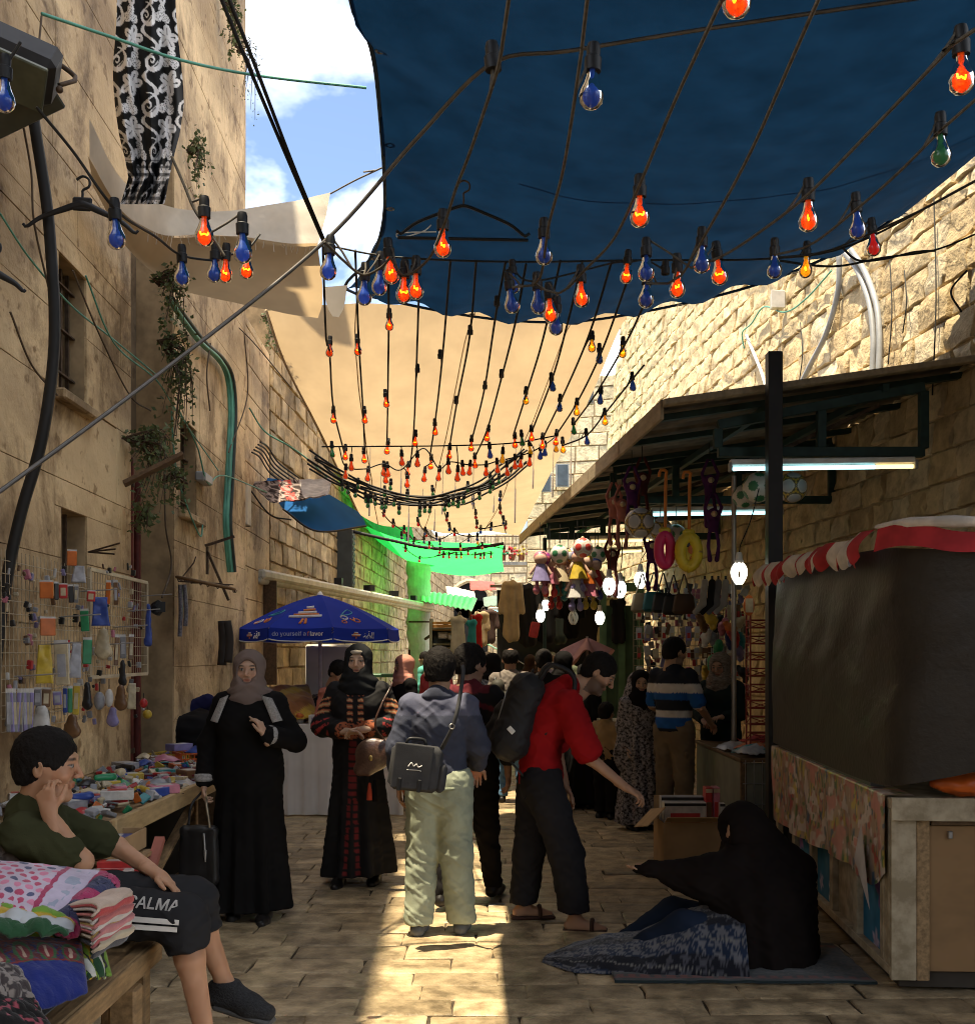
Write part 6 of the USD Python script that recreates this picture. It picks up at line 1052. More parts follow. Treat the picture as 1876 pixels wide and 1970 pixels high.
# --- 5 man in red polo shirt bending to the right
if True:
    d = 6.8; s = 1.0; x0 = X(1050, d); q = lambda px, py, dy=0.0: (X(px, d) - x0, dy, Z(py, d))
    # built facing +x: local x is the picture's right, y away from the viewer
    J = dict(pel=q(1040, 1492), waist=q(1040, 1432), chest=q(1062, 1372), neck=q(1098, 1318), head=q(1152, 1296), sr=q(1090, 1352, -.175), er=q(1128, 1452, -.24), wr=q(1196, 1508, -.20), sl=q(1078, 1350, .175), el=q(1075, 1450, .20), wl=q(1092, 1520, .16), hr=q(1042, 1502, -.09), kr=q(1088, 1640, -.10), ar=q(1104, 1758, -.10), hl=q(1034, 1502, .09), kl=q(1020, 1640, .10), al=q(1008, 1750, .14))
    p = Person('man in red polo shirt and dark trousers bending forward to the right', (x0, d, 0), 0, 1.70, None, tone=(.38, .215, .13), stubble=.75, girth=1.05); p.J = {**p.J, **{a: A(b, float) for a, b in J.items()}}; p.R = rot((0, 0, 1), np.pi / 2 - .15) @ rot((1, 0, 0), .62); p.hk = 1.03; p._ff = {'l': (1, .1, 0), 'r': (1, -.15, 0)}
    p.hand('r', (.8, -.1, -.45), (-.3, .2, -.9), (.2, .9, .2), .8, .8).hand('l', (.4, 0, -.9), (-.8, .2, -.3), (.3, -.9, 0), .6); p.body().hair(inf=.009)
    P_ = p.torso(.022) + p.arm('l', .026, .40, (.052, .050, .046)) + p.arm('r', .030, .42, (.052, .050, .046)) + [cap(p.J['pel'], p.J['pel'] - A([-.0, 0, .03]), .155, .16, .03, (1, 0, 0), .78)]
    p.wear('polo_shirt', P_, FAB('red', (.30, .010, .012), var=.2), .011, [(p.J['pel'] - A([0, 0, .055]), (0, 0, -1))], .010, (8, 8, 6), 21)
    c0 = p.J['neck']; up = unit(p.J['head'] - c0); p.wear('collar', [cap(c0 - up * .02 + A([0, -.03, 0]), c0 - up * .02 + A([0, .03, 0]), .072, None, .03)], FAB('red', (.30, .01, .012)), .010, None, .003)
    P_ = [cap(p.J['pel'] + A([0, 0, .02]), p.J['pel'] - A([0, 0, .06]), .150, .156, .04, (1, 0, 0), .80)] + p.leg('l', .026, .98, (.095, .066, .054), .032) + p.leg('r', .026, .98, (.095, .068, .056), .034)
    p.wear('trousers', P_, FAB('charcoal', (.020, .019, .021)), .012, [((0, 0, .10), (0, 0, -1))], .008, (11, 11, 5), 22)
    for sd in 'lr':
        a = p.J['a' + sd]; f_ = unit(p._ff[sd]); sl = MB(); Rz = np.stack([f_, np.cross((0, 0, 1), f_), A([0, 0, 1])], 1); sl.box(a + f_ * .06 + A([0, 0, -.078]), (.27, .095, .022), Rz, .008); sl.tube(curve([a + f_ * .10 + Rz @ A(q_) for q_ in ((0, -.046, -.07), (0, -.036, -.03), (0, 0, -.012), (0, .036, -.03), (0, .046, -.07))], 10), .014, 6); put('sandal', sl, mat('brown_sandal', (.05, .022, .014), .6), p.t, False)
    o = P(998, 1372, 6.82); t = thing('backpack', 'large black backpack worn by the man in red polo', 'backpack', o); R_ = rot((0, 1, 0), .32)
    P_ = [cap(R_ @ A([0, -.10, -.17]), R_ @ A([0, .10, -.17]), .115, None, .03), cap(R_ @ A([.0, -.09, .14]), R_ @ A([.0, .09, .14]), .10, None, .03), cap(R_ @ A([0, -.10, -.17]), R_ @ A([0, -.09, .15]), .115, .10, .03), cap(R_ @ A([0, .10, -.17]), R_ @ A([0, .09, .15]), .115, .10, .03), cap(R_ @ A([-.09, 0, -.19]), R_ @ A([-.08, 0, .0]), .075, .06, .03)]
    v, f = field(P_, .012); put('body', (folds(relax(v, f), f, .008, (10, 10, 10), 4), f), mat('nylon_black', (.014, .013, .013), .6, .3, vs=8, bump=.001, bs=150), t, True)
    for y in (-.11, .09): put('shoulder_strap', MB().tube(curve([R_ @ A([.05, y, .22]), A([.19, y * 1.35, .29]), A([.32, y * 1.45, .22]), A([.29, y * 1.6, .06]), A([.15, y * 1.6, -.12])], 18), .016, 6), BLACK, t, True)
    put('patch', MB().box(R_ @ A([-.02, -.226, -.10]), (.045, .008, .03), R_ @ rot((0, 1, 0), .5), .002), WHITEP, t, False, label='small white label patch'); put('top_handle', MB().tube(curve([R_ @ A([0, -.03, .24]), R_ @ A([.0, 0, .275]), R_ @ A([0, .03, .24])], 8), .009, 5), BLACK, t, True)
    put('dangling_strap', MB().tube(curve([R_ @ A([.02, -.13, -.27]), A([.06, -.14, -.42]), A([.03, -.14, -.50])], 10), .007, 5), BLACK, t, True)
    put('zip', MB().tube(curve([R_ @ A(z_) for z_ in ((-.105, -.12, -.15), (-.112, -.1, .08), (-.10, -.02, .17), (-.105, .1, .08))], 20), .004, 4), STEEL, t, True)
# --- 6 seated boy
if True:
    d = 4.0; x0 = X(110, d); q = lambda px, py, dy=0.0: (X(px, d) - x0, dy, Z(py, d))
    p = Person('boy in olive T-shirt sitting with his chin propped on one hand', (x0, d, 0), 0, 1.62, None, tone=(.40, .215, .125), girth=.76)
    J = dict(pel=q(95, 1735), waist=q(80, 1672), chest=q(72, 1602), neck=q(58, 1558), head=q(92, 1474), sr=q(70, 1592, -.145), er=q(178, 1648, -.10), wr=q(118, 1556, -.115), sl=q(62, 1590, .15), el=q(185, 1650, .22), wl=q(285, 1692, .10), hr=q(108, 1740, -.075), kr=q(366, 1758, -.10), ar=q(408, 1985, -.09), hl=q(108, 1735, .085), kl=q(352, 1752, .13), al=q(408, 1925, .20))
    p.J = {**p.J, **{a: A(b, float) for a, b in J.items()}}; p.J['wr'] = A(q(122, 1560, -.125)); p.R = rot((0, 0, 1), np.pi / 2 + .12) @ rot((1, 0, 0), .10); p.hk = 1.09; p._ff = {'l': (.9, -.1, -.25), 'r': (.9, -.1, -.25)}
    p.hand('r', (-.25, .12, .9), (.3, .9, .0), (.95, -.2, .1), 1.25, .9).hand('l', (.75, -.35, -.35), (0, 0, -1), (.1, -.95, 0), .5, .3); p.body().hair(inf=.011)
    p.wear('t_shirt', p.torso(.018) + p.arm('r', .022, .36) + p.arm('l', .022, .38) + [cap(p.J['pel'] + A([0, 0, .0]), p.J['pel'] + A([.06, 0, -.02]), .150, .150, .04, (0, 1, 0), .95)], FAB('olive', (.042, .044, .020)), .010, [(p.J['pel'] + A([.1, 0, -.10]), (.25, 0, -1))], .010, (9, 9, 6), 31)
    P_ = [cap(p.J['pel'], p.J['pel'] + A([.05, 0, -.02]), .128, .128, .04)]
    for sd in 'lr': a, b, c = p.J['h' + sd], p.J['k' + sd], p.J['a' + sd]; P_ += [cap(a, b + A([.0, 0, .01]), .098, .082, .03), cap(b + A([.0, 0, .0]), b + (c - b) * .27, .084, .072, .03)]
    kd = p.J['ar'] - p.J['kr']; p.wear('shorts', P_, FAB('charcoal_grey', (.024, .024, .026)), .010, [(p.J['kr'] + kd * .24, kd)], .008, (9, 9, 6), 32)
    # lettering and stripes printed on the near thigh
    a, b = p.J['hr'], p.J['kr']; ex = unit(b - a); rad = .108
    def wrap(s_, h_): th = h_ / rad; up = A([0, 0, 1.0]); up = unit(up - ex * (up @ ex)); out = np.cross(ex, up); out = out if out[1] < 0 else -out; return a + ex * s_ + (up * np.sin(th) + out * np.cos(th)) * (rad - .018 * s_ / .5 + .004)
    tm = meshkit.text_mesh('CALMA', .048, .001, True); v = np.array(tm.vertices); 
    ts = trimesh.remesh.subdivide_to_size(v, tm.faces, .012); v, f = ts[0], ts[1]; v = v[:, :3]; sc_ = .185 / v[:, 0].max(); put('lettering', (A([wrap(.298 + x * sc_, .058 + y + .0) for x, y, z in v]), f), WHITEP, p.t, False, label='white letters across the thigh of the shorts')
    for k, h0 in enumerate((.026, -.002)): put('stripe', sheet(A([[wrap(.262 + .23 * i / 24 - .004 * k, h0 - .020 * j / 3 ) for j in range(4)] for i in range(25)])), WHITEP, p.t, False, label='white stripe on the shorts')
    p.shoes(mat('knit_shoe', (.030, .031, .034), .85, .5, vs=120, bump=.006, bs=130), inf=.012)
    for sd in 'lr': f_ = unit(p._ff[sd]); a = p.J['a' + sd] + f_ * .06 + A([0, 0, -.088]); put('sole', MB().beam(a - f_ * .10, a + f_ * .13, .085, .022, .008), mat('grey_sole', (.10, .10, .10), .7), p.t, False)
# --- 7 seated woman wrapped in black
if True:
    d = 6.05; o = A([X(1440, d), d, 0]); t = Person('woman wrapped in black sitting on a mat with one arm reaching out', o, 0, 1.55, None, female=True); UsdGeom.Xformable(t.t).AddScaleOp().Set(Gf.Vec3f(1.03, 1, .90))
    J = dict(pel=(.0, .02, .16), waist=(.0, .03, .32), chest=(.015, .02, .50), neck=(-.01, .0, .66), head=(-.03, -.01, .765), sl=(.02, -.16, .60), el=(-.24, -.14, .50), wl=(-.50, -.06, .545), sr=(.03, .17, .60), er=(-.1, .25, .42), wr=(-.2, .14, .32), hl=(-.02, -.10, .14), kl=(-.36, -.14, .24), al=(-.62, -.10, .07), hr=(-.02, .10, .14), kr=(-.36, .16, .24), ar=(-.62, .12, .07))
    t.J = {**t.J, **{a: A(b, float) for a, b in J.items()}}; t.R = rot((0, 0, 1), np.pi + .9) @ rot((1, 0, 0), .25); t._ff = {'l': (-1, 0, 0), 'r': (-1, 0, 0)}
    t.hand('l', (-1, .1, -.1), (0, 0, 1), (0, 1, 0), .4); t.body()
    P_ = [cap((.03, .02, .05), (.04, .01, .40), .31, .25, .08), cap((.04, .0, .40), (.02, 0, .62), .25, .16, .08), cap((.0, -.10, .58), (-.26, -.12, .52), .11, .10, .06), cap((-.22, -.12, .52), (-.52, -.07, .55), .10, .035, .05, (0, 1, 0), .8), cap((-.15, -.12, .44), (-.40, -.10, .49), .11, .05, .06), cap((-.52, -.07, .55), (-.60, -.05, .535), .038, .012, .03), cap((.14, -.02, .05), (.16, -.02, .42), .20, .16, .08), cap((.15, .02, .58), (.10, .05, .42), .12, .16, .08)]
    def wp(v, f): n = vnorm(v, f); th = np.arctan2(v[:, 1], v[:, 0]); return v + n * (.014 * np.sin(9 * th + 4 * v[:, 2] + 2 * np.sin(v[:, 0] * 8)) * np.clip(1 - v[:, 2] / .8, 0, 1))[:, None]
    DKB = FAB('brown_black', (.011, .0078, .0068)); t.wear('wrap', P_, DKB, .014, [((0, 0, .012), (0, 0, -1))], .012, (7, 7, 5), 41, warp=wp)
    c = t.J['head']; P_ = [ell(c + A([.0, 0, .03]), (.125, .12, .135), None, .02), cap(c + A([.03, 0, -.04]), (.05, .01, .56), .125, .20, .06), cap(c + A([.07, .02, -.06]), (.20, .03, .50), .11, .16, .06), ell(c + A([-.13, -.04, -.01]), (.07, .062, .082), None, .012, '-')]
    t.wear('headscarf', P_, DKB, .011, None, .008, (9, 9, 9), 42)
    P_ = []
    for sd in 'lr': P_ += t.leg(sd, .03, .98, inf2=.026)
    t.wear('skirt', P_, FAB('dark_denim', (.014, .022, .042)), .014, None, .006, seed=44)
    # patterned cloth on her legs and the mat
    o = G(1250, 1800); m = thing('patterned_cloth', 'dark blue and white patterned cloth spread over the seated woman\'s legs', 'cloth', A([X(1240, 6.1), 6.0, 0])); oo = A([X(1240, 6.1), 6.0, 0])
    nu, nv = 150, 70; U, V = np.meshgrid(np.linspace(0, 1, nu), np.linspace(0, 1, nv), indexing='ij'); xs = -.56 + 1.02 * U; hgt = np.interp(U, (0, .12, .3, .5, .75, 1), (.015, .05, .10, .13, .26, .30)); wdt = np.interp(U, (0, .15, .5, 1), (.05, .26, .34, .34)); yc = np.interp(U, (0, .3, 1), (.0, .02, -.02))
    g = np.stack([xs + .05 * V, yc + (V - .5) * 2 * wdt, hgt * np.clip(1 - np.abs((V - .5) * 2) ** 2.4, 0, 1) + .012 + .02 * fb(np.stack([U * 7, V * 4, 0 * U], -1), 1.5, 3)], -1); g[..., 2] = np.maximum(g[..., 2], .008)
    Uu, Vv = U * 1.02, V * .8; w = damask(Uu, Vv, .085); band = (zig(Vv + .15 * Uu, .26) > .45); C = np.where(band[..., None], A([.016, .032, .075]), A([.012, .013, .022])); C = np.where((w > 0)[..., None] & band[..., None], A([.20, .20, .22]), C); C = np.where(((zig(Vv + .15 * Uu, .13) > .9) & (zig(Uu, .02) > .5))[..., None], A([.25, .24, .22]), C); C = np.where(((w > 0) & ~band & (meshkit.noise(np.stack([Uu * 30, Vv * 30, 0 * Uu], -1)) > .5))[..., None], A([.10, .10, .12]), C)
    put('sheet', sheet(g, .006), VCLOTH, m, True, col=np.vstack([C.reshape(-1, 3) * .6] * 2))
    m = thing('floor_mat', 'dark teal and red woven mat under the seated woman', 'mat', (X(1400, 5.95), 5.9, 0)); nu, nv = 110, 60; U, V = np.meshgrid(np.linspace(0, 1, nu), np.linspace(0, 1, nv), indexing='ij'); g = np.stack([-.62 + 1.28 * U + .04 * fb(np.stack([V * 3, U * 0, U * 0], -1), 1.5), -.30 + .75 * V + .05 * fb(np.stack([U * 3, V * 0, V * 0], -1), 1.5) - .05 * U, .012 + .012 * (fb(np.stack([U * 8, V * 5, 0 * U], -1), 1.3, 3) + .5)], -1)
    q_ = np.minimum(V, 1 - V) * .75; C = np.zeros((nu, nv, 3)) + A([.022, .040, .042]); C[(q_ > .05) & (q_ < .10)] = (.20, .028, .016); C[(q_ > .06) & (q_ < .09) & (zig(U, .05) > .6)] = (.03, .02, .02); C[(q_ > .12) & (damask(U * 1.28, V * .75, .1) > 0)] = (.09, .08, .075)
    put('weave', sheet(g, .012), VCLOTH, m, True, col=np.vstack([C.reshape(-1, 3) * .55] * 2))
# --- helpers for the people further back
def dressed(label, px, d, H, rz, top, bottom, hairm=None, scarf=None, long=False, pose=None, yaw=0.0, pitch=.05, tone=(.34, .2, .125), girth=1.0, female=False, sleeves=.85, paint=None, bald=False, fine=False, hands=True, seed=50, stubble=0.0):
    p = Person(label, (X(px, d), d, 0), rz, H, pose, tone=tone, yaw=yaw, pitch=pitch, girth=girth, female=female, fine=fine, stubble=stubble)
    if hands:
        for sd, s in (('l', 1), ('r', -1)): dv = unit(p.J['w' + sd] - p.J['e' + sd]); p.hand(sd, dv, (-s, 0, -.2) if abs(dv[2]) > .6 else (0, .2, -1), (0, -1, .1) if abs(dv[2]) > .6 else (-s, -.2, 0), .6)
    p.body(feet=False); h = .012 if fine else .020
    if long:
        p.wear('dress', p.torso(.018) + p.arm('l', .018, .92) + p.arm('r', .018, .92) + [cap(p.J['pel'] + A([0, 0, .06]), (0, .02, .0), .165 * girth, .23, .06, (0, 1, 0), .8)], top, h, [((0, 0, .06), (0, 0, -1))], .006, seed=seed, warp=skirt_warp(0, .05, 1.0, 7, .03, seed), paint=paint)
    else:
        p.wear('shirt', p.torso(.02) + p.arm('l', .020, sleeves) + p.arm('r', .020, sleeves) + [cap(p.J['pel'], p.J['pel'] - A([0, 0, .03]), .150 * girth, .152 * girth, .03, (0, 1, 0), .74)], top, h, [(p.J['pel'] - A([0, 0, .045]), (0, 0, -1))], .008, seed=seed, paint=paint)
        p.wear('trousers', [cap(p.J['pel'], p.J['pel'] - A([0, 0, .06]), .148 * girth, .15 * girth, .04, (0, 1, 0), .74)] + p.leg('l', .024, 1.0, inf2=.026) + p.leg('r', .024, 1.0, inf2=.026), bottom, h, [((0, 0, .07), (0, 0, -1))], .009, seed=seed + 1)
    if scarf is not None: p.hijab(scarf, .16, seed=seed)
    else: p.hair(hairm, 'bald' if bald else 'short')
    p.shoes(SHOE); return p
# --- 8 girl in leopard print
LEOP = mat('spotted_print', (.26, .235, .24), .9, vs=42, c2=(.022, .02, .022), detail=1.0)
def leo(v): n = meshkit.noise(v * 52); m = meshkit.noise(v * 52 + 40); c = np.tile(A([.20, .18, .19]), (len(v), 1)); c[(n > .52)] = (.028, .025, .028); c[(n > .66) & (m > .45)] = (.12, .10, .10); return c
p = dressed('girl in grey spotted print robe and black scarf looking over her shoulder', 1232, 10.5, 1.45, .25, LEOP, None, scarf=FAB('black', (.0075, .007, .007)), long=True, yaw=-.25, tone=(.40, .26, .18), female=True, fine=True, girth=.92, seed=61, pose=dict(el=(.20, .06, 1.12), wl=(.19, .0, .88), er=(-.2, .05, 1.12), wr=(-.19, -.05, .90)))
p.wear('cape', [cap(p.J['neck'] + A([0, .03, -.02]), p.J['pel'] + A([0, .03, -.10]), .14, .24, .05, (0, 1, 0), .75), cap(p.J['head'] + A([0, .05, .01]), p.J['neck'] + A([0, .05, -.05]), .105, .15, .05)], LEOP, .012, [(p.J['head'] + A([0, -.02, 0]), (0, -1, .35))], .008, seed=62, warp=skirt_warp(0, .7, 1.2, 8, .03, 3))
# --- 9 man in striped polo
def stripes(v):
    z = v[:, 2]; c = np.tile(A([.012, .014, .022]), (len(v), 1)); bl, wh = A([.012, .075, .26]), A([.46, .44, .42])
    for a, b, k in ((1.285, 1.36, wh), (1.215, 1.285, bl), (1.06, 1.12, wh), (.97, 1.06, bl)): c[(z > a) & (z < b)] = k
    sl = (np.abs(v[:, 0]) > .19); c[sl & (z > 1.14) & (z < 1.24)] = bl; c[sl & (z > 1.125) & (z < 1.15)] = wh * .9; return c
p = dressed('man in blue white and black striped polo shirt turned away at the right stall', 1297, 10.15, 1.76, np.pi - .75, vmat('striped_polo', .85, .15, var=.15), FAB('khaki', (.155, .115, .075)), yaw=-.35, pitch=.15, sleeves=.42, fine=True, paint=stripes, seed=71, girth=1.05, stubble=.5, pose=dict(er=(-.25, -.02, 1.12), wr=(-.20, -.26, .98), el=(.24, -.02, 1.12), wl=(.15, -.26, .98)))
for s in (-1, 1): p.wear('cargo_pocket', [cap((s * .165, .0, .62), (s * .165, .0, .74), .035, None, .01, (1, 0, 0), .5), cap((s * .165, -.03, .62), (s * .165, .05, .74), .03, None, .01, (1, 0, 0), .5)], FAB('khaki', (.155, .115, .075)), .010, None, .002)
# --- 10 woman behind the right stall
def plaid(v): c = np.tile(A([.155, .125, .105]), (len(v), 1)); c *= (.55 + .5 * (zig(v[:, 2] + v[:, 0] * .2, .05) > .5))[:, None]; return c
dressed('woman in patterned beige scarf and dark green coat behind the right stall table', 1386, 10.7, 1.62, -.55, FAB('dark_teal', (.014, .022, .020)), None, scarf=mat('beige_scarf', (.20, .16, .125), .9, vs=30, c2=(.07, .055, .045), stretch=(1, 1, 5)), long=True, pitch=.25, female=True, girth=1.1, fine=True, seed=81, pose=dict(el=(.23, -.05, 1.12), wl=(.12, -.28, 1.10), er=(-.23, -.06, 1.12), wr=(-.06, -.30, 1.06)))
# --- people behind
dressed('woman in salmon pink scarf and black coat turned to the left', 778, 12.6, 1.60, -1.1, BLK, None, scarf=FAB('salmon', (.50, .225, .165)), long=True, female=True, girth=1.1, fine=True, seed=91, tone=(.42, .27, .19))
dressed('man in turquoise shirt standing far back on the left', 818, 20.0, 1.66, -2.0, FAB('turquoise', (.10, .36, .30)), FAB('grey_trousers', (.06, .06, .055)), seed=92)
dressed('woman in brown scarf half hidden behind the slate shirt man', 838, 14.0, 1.64, -.6, FAB('pink_red', (.40, .06, .07)), None, scarf=FAB('brown_scarf', (.06, .028, .02)), long=True, female=True, seed=93)
p = dressed('balding man in grey vest and blue jeans walking away with a backpack', 982, 12.5, 1.68, np.pi + .05, FAB('warm_grey', (.17, .145, .125)), FAB('light_jeans', (.10, .19, .30)), bald=True, fine=True, seed=94, tone=(.36, .20, .125), girth=1.08, pose=dict(al=(.10, .05, .085), ar=(-.13, .26, .13), kr=(-.11, .05, .5), kl=(.09, -.10, .5), el=(.25, .02, 1.12), er=(-.25, .02, 1.12)))
put('shoe_sole', MB().box(p.J['ar'] + A([0, -.04, -.075]), (.09, .26, .022), bev=.008), mat('pale_sole', (.40, .30, .25), .7), p.t, False)
b = thing('backpack', 'dark backpack with red flap on the balding man in grey', 'backpack', p.loc + A([-.04, -.16, 1.12])); v, f = field([cap((-.11, 0, -.16), (-.10, 0, .16), .085, .075, .03), cap((.11, 0, -.16), (.10, 0, .16), .085, .075, .03), cap((-.1, 0, 0), (.1, 0, 0), .10, None, .03)], .014); put('body', (v, f), mat('olive_nylon', (.03, .028, .02), .7), b, True); put('red_flap', MB().box((.08, -.09, .08), (.09, .03, .16), rot((0, 1, 0), .3), .01), mat('red_nylon', (.42, .025, .02), .6), b, False); put('strap', MB().tube(curve([(-.12, .02, .15), (-.13, .1, .26), (-.12, .2, .22)], 8), .018, 6), BLACK, b, True)
dressed('woman in black scarf and checked jacket among the crowd', 948, 13.6, 1.62, np.pi - .2, vmat('checked_cloth', .9, .1), None, scarf=FAB('black', (.0075, .007, .007)), long=True, female=True, seed=95, paint=lambda v: np.where(((zig(v[:, 0], .03) > .5) ^ (zig(v[:, 2], .03) > .5))[:, None], A([.05, .06, .08]), A([.22, .24, .28])))
dressed('person with dark hair in the crowd left of the red polo man', 1046, 11.8, 1.66, np.pi, BLK2, BLK2, seed=96, hands=False)
dressed('person with black headscarf directly behind the red polo man', 1084, 12.2, 1.64, np.pi + .3, BLK, None, scarf=FAB('black', (.0075, .007, .007)), long=True, female=True, seed=97)
dressed('woman in black beside the side table, back turned, right of the red polo', 1128, 12.0, 1.50, np.pi - .9, BLK, None, scarf=FAB('soft_black', (.011, .0098, .0098)), long=True, female=True, seed=98, pitch=.3)
dressed('small child in tan jacket standing at the side table', 1166, 11.2, 1.12, np.pi - .6, FAB('tan_jacket', (.30, .20, .10)), BLK2, seed=99, fine=True)
CRW = [(1012, 25, 1.66, 'white_cap', (.62, .58, .5), 'pale', (.5, .46, .4)), (1030, 27, 1.68, 'grey_scarf', (.18, .18, .17), 'rose', (.42, .25, .22)), (1062, 24, 1.66, 'white_scarf', (.55, .5, .45), 'lilac', (.28, .24, .34)), (1074, 29, 1.70, None, None, 'cream_top', (.55, .48, .36)), (1000, 30, 1.70, None, None, 'red_top', (.3, .04, .03)), (1092, 22, 1.66, 'khaki_scarf', (.14, .11, .06), 'dull_green', (.07, .08, .05)), (938, 17, 1.64, 'striped_grey', (.3, .28, .26), 'striped_top', (.26, .25, .23)), (1020, 19, 1.60, 'dark_brown', (.04, .022, .014), 'dark_top', (.03, .02, .016))]
for k, (px, d, H, sn, sc_, tn, tc) in enumerate(CRW): dressed(('far person in white headcover at the alley end', 'far person in grey scarf and rose top in the crowd', 'far woman in white scarf and lilac top in the crowd', 'far bareheaded person in cream top', 'far bareheaded person in red top at the end of the alley', 'person in khaki scarf near the pink parasol', 'person in striped grey scarf left of the balding man', 'person in dark brown scarf right of the balding man')[k], px, d, H, (.0, np.pi, .2, np.pi, .1, 2.6, 2.9, 3.3)[k], FAB(tn, tc), FAB('grey_trousers', (.06, .06, .055)), scarf=FAB(sn, sc_) if sn else None, long=bool(sn), female=bool(sn), hands=False, seed=120 + k)
p = dressed('person with dark hair crouched behind the sweets table by the umbrella', 650, 11.6, 1.66, .9, FAB('coral_stripe', (.45, .16, .11)), BLK2, seed=130, pitch=.5, pose={a: tuple(A(b) - A([0, 0, .12])) for a, b in STAND.items() if a in ('pel', 'waist', 'chest', 'neck', 'head', 'sl', 'sr', 'el', 'er', 'wl', 'wr')})
# ---------------------------------------------------------------- left foreground: bench, textile table
def clothsheet(name, label, cat, TL, TR, BR, BL, pat, mid=0.0, nu=70, nv=50, wr=.015, thick=.006, seed=0, group=None, m=None):
    """A cloth over four world corners, bulged up by mid, coloured by pat(U, V)."""
    TL, TR, BR, BL = map(A, (TL, TR, BR, BL)); g = coons([TL, TR], [BL, BR], [TL, BL], [TR, BR], nu, nv); U, V = np.meshgrid(np.linspace(0, 1, nu), np.linspace(0, 1, nv), indexing='ij')
    n = unit(np.cross(TR - TL, BL - TL)); n = n if n[2] >= 0 else -n
    g = g + (n * mid) * (np.sin(np.pi * U) * np.sin(np.pi * V))[..., None] ** .5 + (n * wr * 2) * fb(np.stack([U * 5 + seed, V * 4, 0 * U], -1), 1.5, 3)[..., None]
    o = g[nu // 2, nv // 2].copy(); t = thing(name, label, cat, o, group=group); c = np.asarray(pat(U, V), float).reshape(-1, 3); put('sheet', sheet(g - o, thick), m or VCLOTH, t, True, col=np.vstack([c, c])); return t
def slabs(name, label, cat, o, size, n, cols, R=None, fan=.0, group=None, m=None):
    """A stack of n folded cloths, each a soft slab with its own colour."""
    t = thing(name, label, cat, o, group=group); r = random.Random(int(o[0] * 77 + o[1] * 13 + 5)); h = size[2] / n
    for k in range(n):
        v, f = rbox((size[0] * r.uniform(.92, 1.0), size[1] * r.uniform(.94, 1.0), h * .96), h * .45); ms = trimesh.remesh.subdivide_to_size(v, f, .12); v, f = ms[0], ms[1]; v = v + (fb(v + k * 3, 9, 2) * .012)[:, None]; v = v @ rot((0, 0, 1), fan * (k - n / 2)).T
        if R is not None: v = v @ np.asarray(R).T
        off = A([r.uniform(-.006, .006), r.uniform(-.006, .006), h * (k + .5)]); put('fold', (v + (off if R is None else R @ off), f), VCLOTH, t, True, col=np.tile(A(cols[k % len(cols)]), (len(v), 1)))
    return t
tb = thing('textile_table', 'rough wooden table edge under the pile of textiles', 'table', (-1.6, 3.4, 0)); o = A([-1.6, 3.4, 0])
for k in range(5): put('plank', MB().box((-.42 + .19 * k + .0, -.05, .585), (.182, 1.5, .03), bev=.004), WOOD, tb, False)
put('front_beam', MB().box((.40, -.05, .56), (.05, 1.5, .09), bev=.008), WOOD, tb, False); put('leg', MB().box((.40, .36, .26), (.09, .09, .52), bev=.008), WOOD, tb, False); put('leg', MB().box((-.4, .36, .28), (.07, .07, .56), bev=.008), WOOD, tb, False); put('brace', MB().beam((.39, .62, .12), (.39, .1, .42), .05, .03), WOOD, tb, False)
bn = thing('wooden_bench', 'tall brown wooden bench that the boy in olive sits on', 'bench', (-1.55, 4.05, 0)); put('seat', MB().box((0, 0, .585), (.62, .34, .05), bev=.01), WOOD, bn, False)
for sx in (-.26, .26):
    for sy in (-.12, .12): put('leg', MB().box((sx, sy, .28), (.08, .07, .56), bev=.006), WOOD, bn, False)
put('stretcher', MB().box((.26, 0, .30), (.04, .2, .06), bev=.004), WOOD, bn, False)
def dots(U, V):
    u, v = U * .38, V * .30; row = np.floor(v / .030); a = ((u + (row % 2) * .02) / .040) % 1 - .5; b = (v / .030) % 1 - .5; k = meshkit.noise(np.stack([np.floor((u + (row % 2) * .02) / .04) * 1.7, row * 2.3, 0 * u], -1)); c = np.zeros(U.shape + (3,)) + A([.50, .42, .52]); on = (a * .040) ** 2 + (b * .030 * 1.1) ** 2 < .0125 ** 2
    c[on & (k < .38)] = (.055, .065, .15); c[on & (k >= .38) & (k < .65)] = (.42, .05, .12); c[on & (k >= .65)] = (.60, .20, .32); bd = (U > .72); c[bd] = (.48, .42, .54); c[np.abs(U - .73) < .022] = (.34, .035, .10); c[(U > .955)] = (.34, .035, .10); c[bd & (np.abs(U - .86) < .05) & (meshkit.noise(np.stack([u * 60, v * 60, 0 * u], -1)) > .6)] = (.3, .34, .44); return c
clothsheet('dotted_towel', 'white towel with pink and navy dots on top of the textile pile', 'towel', P(-60, 1662, 3.75), P(205, 1690, 3.70), P(95, 1792, 3.30), P(-70, 1745, 3.25), dots, .03, 220, 180, .006, .02)
clothsheet('striped_hem', 'magenta and navy folded cloth under the dotted towel', 'cloth', P(205, 1695, 3.68), P(218, 1705, 3.66), P(130, 1808, 3.32), P(95, 1796, 3.30), lambda U, V: np.where((zig(V, .5) > .5)[..., None], A([.32, .03, .10]), A([.03, .035, .09])), .02, 30, 60, .006, .03)
t = thing('folded_towels', 'stack of folded towels showing pink cream and ochre layered edges', 'towels', P(212, 1752, 3.45)); o = P(212, 1752, 3.45); r = random.Random(2)
LC = [(.50, .38, .30), (.42, .06, .06), (.52, .46, .42), (.50, .16, .15), (.55, .50, .46), (.40, .25, .08), (.50, .20, .20), (.56, .52, .48), (.45, .12, .12), (.5, .42, .3), (.06, .06, .07)]
